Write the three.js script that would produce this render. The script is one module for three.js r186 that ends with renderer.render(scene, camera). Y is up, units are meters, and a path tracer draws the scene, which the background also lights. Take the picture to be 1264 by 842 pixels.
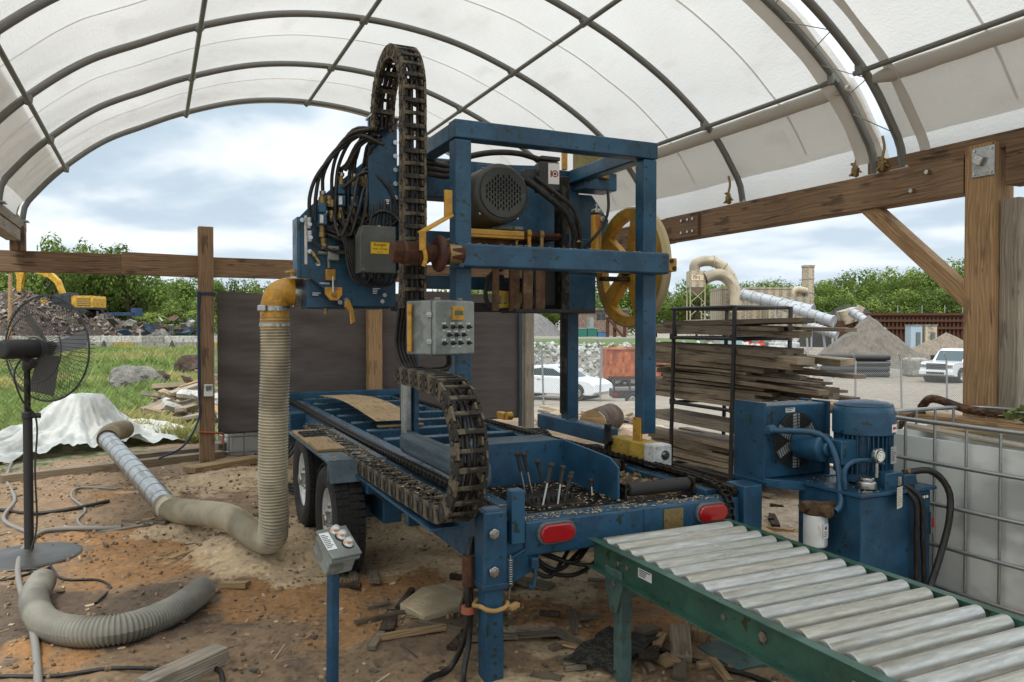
import * as THREE from 'three';
import { mergeGeometries } from 'three/addons/utils/BufferGeometryUtils.js';
import { RoundedBoxGeometry } from 'three/addons/geometries/RoundedBoxGeometry.js';

// ---------- camera, sky, sun, exposure ----------
const scene = new THREE.Scene();
const EYE = 1.6, FOC = 950, YAW = THREE.MathUtils.degToRad(25), PITCH = Math.atan(18 / FOC);
const FW = new THREE.Vector3(Math.sin(YAW) * Math.cos(PITCH), -Math.sin(PITCH), -Math.cos(YAW) * Math.cos(PITCH));
const RT = new THREE.Vector3(Math.cos(YAW), 0, Math.sin(YAW)), UPV = new THREE.Vector3().crossVectors(RT, FW);
const camera = new THREE.PerspectiveCamera(2 * Math.atan(421 / FOC) * 180 / Math.PI, 1264 / 842, 0.05, 1500);
camera.position.set(0, EYE, 0);
camera.lookAt(FW.x, EYE + FW.y, FW.z);
scene.add(camera);
const renderer = new THREE.WebGLRenderer({ antialias: true });
renderer.toneMapping = THREE.LinearToneMapping;
renderer.toneMappingExposure = 1.78;
renderer.shadowMap.enabled = true;

// random numbers and noise, all seeded
function rng(seed) { let a = seed >>> 0; return () => { a = (a + 0x6D2B79F5) | 0; let t = Math.imul(a ^ (a >>> 15), 1 | a); t = (t + Math.imul(t ^ (t >>> 7), 61 | t)) ^ t; return ((t ^ (t >>> 14)) >>> 0) / 4294967296; }; }
const R = rng(7), rr = (a, b) => a + (b - a) * R();
const LAT = new Float32Array(65536); { const q = rng(99); for (let i = 0; i < 65536; i++) LAT[i] = q(); }
function vn(x, y, per = 256) {           // value noise 0..1, repeats after per cells
  const xf = Math.floor(x), yf = Math.floor(y); let u = x - xf, v = y - yf; u = u * u * (3 - 2 * u); v = v * v * (3 - 2 * v);
  const x0 = ((xf % per) + per) % per, y0 = ((yf % per) + per) % per, x1 = (x0 + 1) % per, y1 = (y0 + 1) % per;
  const a = LAT[y0 * 256 + x0], b = LAT[y0 * 256 + x1], c = LAT[y1 * 256 + x0], d = LAT[y1 * 256 + x1];
  return a + (b - a) * u + (c - a + (a - b - c + d) * u) * v;
}
function fbm(x, y, o = 4, per = 256) { let s = 0, a = 0.5, n = 0; for (let i = 0; i < o; i++) { s += a * vn(x + i * 17, y + i * 31, per); n += a; a *= 0.5; x *= 2; y *= 2; per = Math.min(256, per * 2); } return s / n; }
const clamp = (x, a = 0, b = 1) => Math.min(b, Math.max(a, x)), sst = (a, b, x) => { const t = clamp((x - a) / (b - a)); return t * t * (3 - 2 * t); }, mix = (a, b, t) => a + (b - a) * t;

{ // overcast sky, computed
  const W = 4096, Hh = 2048, d = new Float32Array(W * Hh * 4);
  for (let j = 0; j < Hh; j++) for (let i = 0; i < W; i++) {
    if (j < Hh / 2) { const o = (j * W + i) * 4; d[o] = 0.3; d[o + 1] = 0.28; d[o + 2] = 0.25; d[o + 3] = 1; continue; }
    const el = ((j + 0.5) / Hh - 0.5) * Math.PI, az = ((i + 0.5) / W - 0.5) * 2 * Math.PI, y = Math.sin(el), c = Math.cos(el);
    const k = 1 / (Math.max(y, 0) + 0.13), px = c * Math.cos(az) * k, pz = c * Math.sin(az) * k;
    const wq = fbm(px * 0.8 + 90, pz * 0.8 + 33, 3); let n = fbm(px * 2.3 + 40 + wq * 1.5, pz * 2.3 + 60 + wq, 6), m = fbm(px * 0.4 + 80, pz * 0.4 + 20, 3);
    n = sst(0.33, 0.67, n * 0.78 + m * 0.22);
    const b = 0.76 + 1.05 * sst(0.2, 1.0, y), low = sst(0.2, 0.0, y) * 0.4;
    const o = (j * W + i) * 4, t = mix(n, 0.75, low);
    d[o] = b * mix(0.42, 0.76, t); d[o + 1] = b * mix(0.52, 0.81, t); d[o + 2] = b * mix(0.61, 0.85, t); d[o + 3] = 1;
  }
  const t = new THREE.DataTexture(d, W, Hh, THREE.RGBAFormat, THREE.FloatType);
  t.mapping = THREE.EquirectangularReflectionMapping; t.magFilter = THREE.LinearFilter; t.minFilter = THREE.LinearFilter; t.wrapS = THREE.RepeatWrapping; t.needsUpdate = true;
  scene.background = t; scene.environment = t;
}
const sun = new THREE.DirectionalLight(new THREE.Color(1, 0.96, 0.89), 1.5);
sun.position.set(-14, 40, 12); sun.target.position.set(2, 0, -6); scene.add(sun, sun.target);
sun.castShadow = true; sun.shadow.radius = 26; sun.shadow.mapSize.set(2048, 2048);
Object.assign(sun.shadow.camera, { left: -25, right: 25, top: 25, bottom: -25, near: 1, far: 120 });

// ---------- helpers ----------
const V = (x, y, z) => new THREE.Vector3(x, y, z);
const AX = { x: 0, y: 1, z: 2 };
function at(px, py, axis, val) {          // where the sight line through a pixel of the 1264 x 842 photograph meets the plane axis = val
  const d = FW.clone().addScaledVector(RT, (px - 632) / FOC).addScaledVector(UPV, (421 - py) / FOC), i = AX[axis];
  return d.multiplyScalar((val - (i === 1 ? EYE : 0)) / d.getComponent(i)).add(V(0, EYE, 0));
}
const gd = (px, py, y = 0) => at(px, py, 'y', y);
function far(px, py, dep) { return V(0, EYE, 0).addScaledVector(FW, dep).addScaledVector(RT, (px - 632) / FOC * dep).addScaledVector(UPV, (421 - py) / FOC * dep); }
const used = {};
function numbered(n) { const k = used[n] = (used[n] ?? -1) + 1; return k ? n + '_' + String(k).padStart(3, '0') : n; }
function tag(o, label, category, group) { o.userData.label = label; o.userData.category = category; o.userData.kind = 'thing'; if (group) o.userData.group = group; return o; }
function thing(name, label, category, group, x = 0, y = 0, z = 0, turn = 0) { const o = new THREE.Group(); o.name = numbered(name); o.position.set(x, y, z); o.rotation.y = turn; scene.add(o); return tag(o, label, category, group); }
function clean(g) { g = g.index ? g.toNonIndexed() : g; for (const k of Object.keys(g.attributes)) if (!['position', 'normal', 'uv'].includes(k)) g.deleteAttribute(k); g.morphAttributes = {}; g.clearGroups?.(); return g; }
function join(gs) { gs = [].concat(gs).map(clean); return gs.length > 1 ? mergeGeometries(gs) : gs[0]; }
function mesh(name, gs, mat, parent) { const m = new THREE.Mesh(join(gs), mat); m.name = parent ? name : numbered(name); m.castShadow = m.receiveShadow = true; (parent || scene).add(m); return m; }
function one(name, gs, mat, label, category, group) { return tag(mesh(name, gs, mat), label, category, group); }
function struct(name, gs, mat) { const m = mesh(name, gs, mat); m.userData.kind = 'structure'; return m; }
function dup(root, label, x, y, z, turn, group) { const c = root.clone(); c.name = numbered(root.name.replace(/_\d{3}$/, '')); c.userData = { ...root.userData }; scene.add(c); if (x !== undefined) c.position.set(x, y, z); if (turn !== undefined) c.rotation.y = turn; if (label) c.userData.label = label; if (group) c.userData.group = group; return c; }
function uvm(g, ox = 0, oy = 0, long) {   // uv in metres from the face each triangle points to; long = axis along u
  g = g.index ? g.toNonIndexed() : g; const p = g.attributes.position, n = p.count, uv = new Float32Array(n * 2), a = V(), b = V(), c = V();
  for (let i = 0; i < n; i += 3) {
    a.fromBufferAttribute(p, i); b.fromBufferAttribute(p, i + 1).sub(a); c.fromBufferAttribute(p, i + 2).sub(a); b.cross(c);
    const ax = Math.abs(b.x), ay = Math.abs(b.y), az = Math.abs(b.z), k = ay >= ax && ay >= az ? 1 : ax >= az ? 0 : 2;
    for (let j = 0; j < 3; j++) { const q = [p.getX(i + j), p.getY(i + j), p.getZ(i + j)]; let u = k === 0 ? q[2] : q[0], v = k === 1 ? q[2] : q[1];
      if (long !== undefined) { if (k === long) { u = q[(long + 1) % 3] * 0.6; v = q[(long + 2) % 3] * 3; } else { u = q[long]; v = q[3 - long - k]; } }
      uv[(i + j) * 2] = u + ox; uv[(i + j) * 2 + 1] = v + oy; }
  }
  g.setAttribute('uv', new THREE.BufferAttribute(uv, 2)); return g;
}
function put(g, x = 0, y = 0, z = 0, rx = 0, ry = 0, rz = 0) { if (rx || ry || rz) g.applyMatrix4(new THREE.Matrix4().makeRotationFromEuler(new THREE.Euler(rx, ry, rz, 'YXZ'))); g.translate(x, y, z); return g; }
function box(w, h, d, x = 0, y = 0, z = 0, rx = 0, ry = 0, rz = 0, r) {
  r = r ?? Math.min(0.008, 0.18 * Math.min(w, h, d));
  const g = r > 0.0008 ? new RoundedBoxGeometry(w, h, d, 1, r) : new THREE.BoxGeometry(w, h, d);
  return put(uvm(g, R() * 3, R() * 3), x, y, z, rx, ry, rz);
}
const ab = (x0, x1, y0, y1, z0, z1, r) => box(Math.abs(x1 - x0), Math.abs(y1 - y0), Math.abs(z1 - z0), (x0 + x1) / 2, (y0 + y1) / 2, (z0 + z1) / 2, 0, 0, 0, r);
function cyl(r0, h, x = 0, y = 0, z = 0, axis = 'y', r1 = r0, seg = 20, open = false) {
  const g = new THREE.CylinderGeometry(r1, r0, h, seg, 1, open); const uv = g.attributes.uv; for (let i = 0; i < uv.count; i++) uv.setXY(i, uv.getX(i) * 6.28 * r0, uv.getY(i) * h);
  if (axis === 'x') g.rotateZ(-Math.PI / 2); else if (axis === 'z') g.rotateX(Math.PI / 2);
  g.translate(x, y, z); return g.toNonIndexed();
}
function drum(r, h, x, y, z, axis = 'y', b = 0.01, seg = 28) { // cylinder with rounded rims
  const g = new THREE.LatheGeometry([[0.0001, -h / 2], [r - b, -h / 2], [r - b * 0.3, -h / 2 + b * 0.3], [r, -h / 2 + b], [r, h / 2 - b], [r - b * 0.3, h / 2 - b * 0.3], [r - b, h / 2], [0.0001, h / 2]].map(q => new THREE.Vector2(...q)), seg); { const uv = g.attributes.uv; for (let i = 0; i < uv.count; i++) uv.setXY(i, uv.getX(i) * 6.28 * r, uv.getY(i) * (h + 2 * r)); }
  if (axis === 'x') g.rotateZ(-Math.PI / 2); else if (axis === 'z') g.rotateX(Math.PI / 2);
  g.translate(x, y, z); return g.toNonIndexed();
}
const QU = new THREE.Quaternion(), Y1 = V(0, 1, 0);
function rod(a, b, r, seg = 8, r1 = r) { const d = b.clone().sub(a), L = d.length(); const g = new THREE.CylinderGeometry(r1, r, L, seg, 1); g.applyQuaternion(QU.setFromUnitVectors(Y1, d.normalize())); g.translate((a.x + b.x) / 2, (a.y + b.y) / 2, (a.z + b.z) / 2); return g.toNonIndexed(); }
function bar(a, b, w, h, long = true, r) { // box-section beam from a to b, w across, h high
  const L = a.distanceTo(b), rad = r ?? Math.min(0.006, 0.15 * Math.min(w, h)); const g = uvm(rad > 0.0008 ? new RoundedBoxGeometry(w, h, L, 1, rad) : new THREE.BoxGeometry(w, h, L), R() * 5, R() * 5, long ? 2 : undefined);
  const o = new THREE.Object3D(); o.position.copy(a).add(b).multiplyScalar(0.5); o.lookAt(b); o.updateMatrix(); g.applyMatrix4(o.matrix); return g;
}
function tube(pts, r, rad = 8, n, closed = false) { const c = new THREE.CatmullRomCurve3(pts.map(p => p.isVector3 ? p : V(...p)), closed, 'centripetal'); return new THREE.TubeGeometry(c, n ?? Math.max(6, Math.round(c.getLength() / 0.035)), r, rad, closed).toNonIndexed(); }
function hose(pts, r, pitch, amp, rad = 24) { // corrugated hose
  const c = new THREE.CatmullRomCurve3(pts, false, 'centripetal'), L = c.getLength(), n = Math.round(L / pitch * 5), fr = c.computeFrenetFrames(n, false), P = [], U = [], I = [], q = V();
  c.arcLengthDivisions = n * 2; c.updateArcLengths();
  for (let i = 0; i <= n; i++) { const p = c.getPointAt(i / n), k = Math.cos(i / 5 * 2 * Math.PI), rad2 = r + amp * (k > 0 ? Math.pow(k, 0.6) : -Math.pow(-k, 0.9));
    for (let j = 0; j <= rad; j++) { const a = j / rad * 2 * Math.PI + i * 0.0; q.copy(p).addScaledVector(fr.normals[i], Math.cos(a) * rad2).addScaledVector(fr.binormals[i], Math.sin(a) * rad2); P.push(q.x, q.y, q.z); U.push(i / n * L, j / rad * r * 6.28); } }
  for (let i = 0; i < n; i++) for (let j = 0; j < rad; j++) { const a = i * (rad + 1) + j, b = a + rad + 1; I.push(a, a + 1, b, b, a + 1, b + 1); }
  const g = new THREE.BufferGeometry(); g.setAttribute('position', new THREE.Float32BufferAttribute(P, 3)); g.setAttribute('uv', new THREE.Float32BufferAttribute(U, 2)); g.setIndex(I); g.computeVertexNormals(); return g;
}
function plate(pts, t, bev = 0.003) { // outline in x,y extruded along z by t
  const s = new THREE.Shape(pts.map(p => new THREE.Vector2(p[0], p[1]))); return uvm(new THREE.ExtrudeGeometry(s, { depth: t, bevelEnabled: bev > 0, bevelSize: bev, bevelThickness: bev, bevelSegments: 1 }), R() * 2, R() * 2);
}
function sheet(nu, nv, fn) { // surface from a function of (u,v) -> [x,y,z]
  const P = [], U = [], I = []; for (let j = 0; j <= nv; j++) for (let i = 0; i <= nu; i++) { const r = fn(i / nu, j / nv); P.push(r[0], r[1], r[2]); U.push(r[3] ?? i / nu, r[4] ?? j / nv); }
  for (let j = 0; j < nv; j++) for (let i = 0; i < nu; i++) { const a = j * (nu + 1) + i, b = a + nu + 1; I.push(a, a + 1, b, b, a + 1, b + 1); }
  const g = new THREE.BufferGeometry(); g.setAttribute('position', new THREE.Float32BufferAttribute(P, 3)); g.setAttribute('uv', new THREE.Float32BufferAttribute(U, 2)); g.setIndex(I); g.computeVertexNormals(); return g;
}
const bolt = (x, y, z, axis = 'z', r = 0.014, h = 0.014) => cyl(r, h, x, y, z, axis, r, 6);

// ---------- textures and materials ----------
function tex(n, fn, o = {}) { const d = new Uint8Array(n * n * 4); for (let j = 0; j < n; j++) for (let i = 0; i < n; i++) { const c = fn(i / n, j / n), k = (j * n + i) * 4; d[k] = clamp(c[0]) * 255; d[k + 1] = clamp(c[1]) * 255; d[k + 2] = clamp(c[2]) * 255; d[k + 3] = 255; }
  const t = new THREE.DataTexture(d, n, n); t.wrapS = t.wrapT = THREE.RepeatWrapping; t.magFilter = THREE.LinearFilter; t.minFilter = THREE.LinearMipmapLinearFilter; t.generateMipmaps = true; if (!o.data) t.colorSpace = THREE.SRGBColorSpace; const s = o.size ?? 1; t.repeat.set(1 / s, 1 / (o.sizeV ?? s)); t.needsUpdate = true; return t; }
const g3 = v => [v, v, v];
// worn paint: dust speckle, chips, scratches. size in metres of one repeat
const tPaint = tex(512, (u, v) => { const a = fbm(u * 6, v * 6, 5, 6), f = fbm(u * 60, v * 60, 3, 60), s = vn(u * 6, v * 140, 0 | 256) , chip = sst(0.70, 0.75, fbm(u * 24 + 3, v * 24, 4, 24)), dust = sst(0.5, 0.75, a) * sst(0.4, 0.6, f);
  let b = 0.74 + 0.16 * f + 0.26 * sst(0.3, 0.7, a) * (0.7 + 0.3 * s); const r0 = [b, b, b]; for (let k = 0; k < 3; k++) { r0[k] = mix(r0[k], [1.0, 0.93, 0.8][k], dust * 0.4); r0[k] = mix(r0[k], [2.2, 1.5, 0.9][k] * 0.4, chip * 0.85); } return r0; }, { size: 0.9 });
const tRough = tex(256, (u, v) => g3(0.55 + 0.45 * fbm(u * 12, v * 12, 5, 12)), { size: 0.7, data: true });
const tBump = tex(256, (u, v) => g3(fbm(u * 20, v * 20, 5, 20)), { size: 0.35, data: true });
const woodFn = (dark, knots, rough) => (u, v) => { // grain runs along u
  const w = fbm(u * 3, v * 5, 3, 3) * 0.9, g = fbm(u * 4 + 5, (v + w * 0.12) * 48, 4, 4), fine = vn(u * 8, v * 256, 8), ring = 0.5 + 0.5 * Math.sin((v * 9 + w * 3) * 6.28), st = sst(0.55, 0.8, fbm(u * 5 + 9, v * 7 + 2, 4, 5));
  let b = 0.62 + 0.3 * g + 0.1 * ring + 0.08 * (fine - 0.5) - rough * st * 0.3; let kn = 0; for (const [a, c, q] of knots) { const e = Math.hypot((u - a) * 1.6, (v - c) * 2.2) / q; kn = Math.max(kn, sst(1.0, 0.35, e)); }
  b *= 1 - 0.55 * kn; return [b * mix(1, 0.93, dark * st), b * mix(0.96, 0.9, st), b * mix(0.9, 0.86, st)]; };
const tWood = tex(512, woodFn(1, [[0.22, 0.3, 0.035], [0.7, 0.72, 0.03], [0.55, 0.12, 0.02]], 1), { size: 1.3, sizeV: 0.32 });
const tWood2 = tex(512, woodFn(0.6, [[0.4, 0.6, 0.03]], 0.6), { size: 1.1, sizeV: 0.24 });
const tWoodB = tex(256, (u, v) => g3(0.5 * fbm(u * 4, v * 64, 3, 4) + 0.5 * vn(u * 6, v * 128, 6)), { size: 1.2, sizeV: 0.3, data: true });
const tGalv = tex(512, (u, v) => { const a = fbm(u * 40, v * 40, 2, 40), c = vn(u * 90, v * 90, 90), d = sst(0.5, 0.8, fbm(u * 5, v * 5, 5, 5)); const b = 0.78 + 0.14 * a + 0.05 * (c > 0.6 ? 1 : 0) - 0.16 * d; return [b, b * mix(1, 0.97, d), b * mix(1, 0.9, d)]; }, { size: 0.5 });
const tRust = tex(512, (u, v) => { const a = fbm(u * 8, v * 8, 6, 8), f = fbm(u * 50, v * 50, 3, 50); const b = 0.45 + 0.55 * a + 0.25 * (f - 0.5); return [b, b * mix(0.75, 1, a), b * mix(0.6, 0.95, a)]; }, { size: 0.6 });
const tDust = tex(512, (u, v) => { const a = sst(0.38, 0.62, fbm(u * 10, v * 10, 5, 10)), f = fbm(u * 70, v * 70, 3, 70); const t = clamp(a * 0.8 + f * 0.6 - 0.25); return [mix(0.38, 1, t), mix(0.37, 0.94, t), mix(0.35, 0.84, t)]; }, { size: 0.4 });
const tFab = tex(512, (u, v) => { const w = 0.5 + 0.25 * Math.sin(u * 6.28 * 128) + 0.25 * Math.sin(v * 6.28 * 128), s = fbm(u * 3, v * 3, 5, 3), d = sst(0.55, 0.85, fbm(u * 9 + 4, v * 4, 5, 9)); const b = 0.93 + 0.03 * w + 0.06 * (s - 0.5) - 0.04 * d; return [b, b - 0.006 * d, b - 0.014 * d]; }, { size: 2.4 });
const tDustSoft = tex(256, (u, v) => { const a = fbm(u * 6, v * 6, 5, 6), f = fbm(u * 40, v * 40, 3, 40), s = sst(0.45, 0.7, fbm(u * 3 + 7, v * 5, 4, 3)); const b = 0.88 + 0.2 * (a - 0.5) + 0.08 * (f - 0.5) - 0.18 * s; return [b, b, b * 0.97]; }, { size: 1.3 });
const tMilk = tex(256, (u, v) => { const a = fbm(u * 5, v * 5, 5, 5), s = sst(0.5, 0.72, fbm(u * 3 + 7, v * 6, 5, 3)); const b = 0.97 + 0.05 * (a - 0.5) - 0.16 * s; return [b, b, b * 0.985]; }, { size: 1.3 });
const tTarp = tex(256, (u, v) => g3(0.8 + 0.2 * fbm(u * 6, v * 30, 4, 6)), { size: 1.5 });
const tStone = tex(512, (u, v) => { const a = fbm(u * 10, v * 10, 6, 10), f = fbm(u * 70, v * 70, 3, 70); const b = 0.55 + 0.35 * a + 0.3 * (f - 0.5); return [b, b * 0.98, b * 0.94]; }, { size: 1.5 });
const tGrit = tex(512, (u, v) => { const f = fbm(u * 90, v * 90, 3, 90), a = fbm(u * 8, v * 8, 5, 8); const b = 0.5 + 0.45 * f + 0.25 * (a - 0.5); return g3(b); }, { size: 2.0 });
const lin = (r, g, b) => new THREE.Color().setRGB(r, g, b);
function M(c, rough, o = {}) { const m = new (o.transmission || o.clearcoat || o.sheen ? THREE.MeshPhysicalMaterial : THREE.MeshStandardMaterial)({ color: Array.isArray(c) ? lin(...c) : new THREE.Color(c), roughness: rough, side: THREE.DoubleSide, ...o }); return m; }
const mBlue = M([0.019, 0.082, 0.150], 0.55, { map: tPaint, roughnessMap: tRough });
const mBlueD = mBlue;
const mNavy = mBlue;
const mBlueGrey = M([0.085, 0.125, 0.15], 0.7, { map: tPaint });
const mYellow = M([0.56, 0.29, 0.028], 0.6, { map: tPaint, roughnessMap: tRough });
const mYellow2 = M([0.62, 0.40, 0.05], 0.6, { map: tPaint });
const mGrey = M([0.34, 0.37, 0.365], 0.5, { map: tDustSoft, roughnessMap: tRough });
const mGreyD = M([0.18, 0.19, 0.185], 0.55, { map: tDustSoft, roughnessMap: tRough });
const mGreen = M([0.036, 0.105, 0.074], 0.5, { map: tPaint, roughnessMap: tRough });
const mGreenG = M([0.075, 0.135, 0.12], 0.55, { map: tPaint });
const mBlack = M([0.022, 0.021, 0.02], 0.6);
const mRubber = M([0.03, 0.028, 0.026], 0.75, { bumpMap: tBump, bumpScale: 0.002 });
const mHose = M([0.035, 0.032, 0.029], 0.55, { map: tDust });
const mChain = M([0.155, 0.14, 0.115], 0.85, { map: tDust, bumpMap: tBump, bumpScale: 0.002 });
const mDkSteel = M([0.07, 0.065, 0.058], 0.55, { metalness: 0.5, map: tDust });
const mGalv = M([0.55, 0.56, 0.55], 0.42, { metalness: 0.75, map: tGalv, roughnessMap: tRough });
const mRoll = M([0.56, 0.56, 0.52], 0.55, { metalness: 0.45, map: tGalv, roughnessMap: tRough });
const mPipe = M([0.27, 0.27, 0.25], 0.55, { metalness: 0.3, map: tGalv });
const mChrome = M([0.62, 0.62, 0.6], 0.25, { metalness: 0.9, map: tGalv });
const mRust = M([0.15, 0.075, 0.045], 0.9, { map: tRust });
const tRustBig = tRust.clone(); tRustBig.repeat.set(0.4, 0.4); tRustBig.needsUpdate = true;
const mOrangeR = M([0.78, 0.27, 0.10], 0.85, { map: tRustBig });
const mBrass = M([0.42, 0.29, 0.12], 0.45, { metalness: 0.6, map: tGalv });
const mCord = M([0.22, 0.205, 0.18], 0.8);
const mTimber = M([0.37, 0.25, 0.16], 0.85, { map: tWood, bumpMap: tWoodB, bumpScale: 0.006 });
const mTimberD = M([0.30, 0.20, 0.13], 0.88, { map: tWood, bumpMap: tWoodB, bumpScale: 0.006 });
const mTimberL = M([0.60, 0.40, 0.225], 0.85, { map: tWood2, bumpMap: tWoodB, bumpScale: 0.006 });
const mTimberG = M([0.46, 0.425, 0.37], 0.9, { map: tWood2, bumpMap: tWoodB, bumpScale: 0.006 });
const mSawn = M([0.52, 0.38, 0.215], 0.9, { map: tWood2, bumpMap: tWoodB, bumpScale: 0.005 });
const mSlab = [[0.42, 0.355, 0.275], [0.35, 0.29, 0.22], [0.50, 0.43, 0.335], [0.31, 0.265, 0.21], [0.24, 0.20, 0.155]].map(c => M(c, 0.92, { map: tWood2, bumpMap: tWoodB, bumpScale: 0.006 }));
const mBark = M([0.11, 0.085, 0.062], 0.95, { map: tRust, bumpMap: tBump, bumpScale: 0.02 });
const mTyre = M([0.026, 0.024, 0.022], 0.85, { map: tPaint, bumpMap: tBump, bumpScale: 0.003 });
const mWhite = M([0.72, 0.72, 0.69], 0.5, { map: tPaint });
const mStoneW = M([0.86, 0.85, 0.82], 0.9, { map: tStone });
const mStoneG = M([0.26, 0.25, 0.235], 0.92, { map: tStone });
const mConc = M([0.52, 0.51, 0.475], 0.9, { map: tStone });
const mGlassD = M([0.03, 0.04, 0.045], 0.12, { metalness: 0.1 });

// ---------- ground ----------
function drop(x, z) { // the yard to the right and behind lies lower than the pad under the tent
  const w = sst(0.14, 0.36, x / Math.max(1, -z)), e = Math.max(x - 6.6, (-z - 12) * w); return -1.65 * clamp(e / 17) * (z < 3 ? 1 : 0.5) - 0.45 * sst(13, 75, -z) * (1 - w);
}
const blobs = [ // centre pixel on the ground, radii across / along in metres, kind, strength
  [330, 690, 0.55, 0.5, 'L', 1], [385, 702, 0.3, 0.25, 'L', 0.8], [270, 655, 0.5, 0.5, 'L', 0.65], [470, 655, 0.8, 0.9, 'L', 0.85], [540, 690, 0.6, 0.6, 'L', 0.55], [300, 595, 1.3, 0.8, 'L', 0.55], [690, 815, 0.35, 0.25, 'L', 0.9], [720, 700, 0.5, 0.6, 'L', 0.5], [660, 720, 0.35, 0.4, 'L', 0.5],
  [190, 660, 0.7, 0.45, 'O', 0.95], [370, 735, 0.6, 0.3, 'O', 1], [250, 690, 0.8, 0.5, 'O', 0.75], [460, 715, 0.7, 0.35, 'O', 0.8], [560, 712, 0.4, 0.3, 'O', 0.6], [150, 610, 0.6, 0.4, 'O', 0.5], [400, 780, 0.5, 0.35, 'O', 0.45], [700, 740, 0.6, 0.5, 'O', 0.55], [810, 770, 0.6, 0.5, 'O', 0.5], [60, 810, 0.3, 0.2, 'O', 0.6],
  [110, 780, 0.9, 0.35, 'D', 0.75], [190, 740, 0.7, 0.2, 'D', 0.5], [560, 775, 0.5, 0.3, 'D', 0.45], [660, 740, 0.5, 0.4, 'D', 0.65], [40, 740, 0.5, 0.5, 'D', 0.55], [850, 740, 0.8, 0.7, 'D', 0.6], [450, 830, 0.8, 0.3, 'D', 0.3], [950, 640, 1.0, 0.9, 'P', 0.8], [430, 615, 0.5, 0.5, 'D', 0.4],
].map(([px, py, rx, rz, k, s]) => { const p = gd(px, py); return [p.x, p.z, rx, rz, k, s]; });
function mounds(x, z) { let h = 0; const p = (cx, cz, r, a) => { const d = Math.hypot(x - cx, z - cz) / r; if (d < 1) h += a * (1 - d * d) * (1 - d * d); };
  p(0.72, -5.72, 0.75, 0.16); p(0.3, -6.6, 0.6, 0.07); p(1.9, -6.3, 1.0, 0.16); p(1.7, -5.2, 0.7, 0.06); p(2.3, -3.3, 0.5, 0.05); p(0.9, -8.5, 0.9, 0.08); return h; }
const hN = (x, z) => drop(x, z) + mounds(x, z) + 0.05 * (fbm(x * 0.9 + 30, z * 0.9 + 50, 3) - 0.5) + 0.022 * (fbm(x * 13 + 4, z * 13 + 9, 3) - 0.5) + 0.05 * (fbm(x * 5 + 9, z * 5 + 70, 3) - 0.5) * (1 + 0.7 * sst(0.5, 0.7, fbm(x * 0.6, z * 0.6 + 8, 2)));
const gy = (x, z) => (x > -4.2 && x < 8 && z > -13.2 && z < -1) ? hN(x, z) : drop(x, z);
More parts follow.
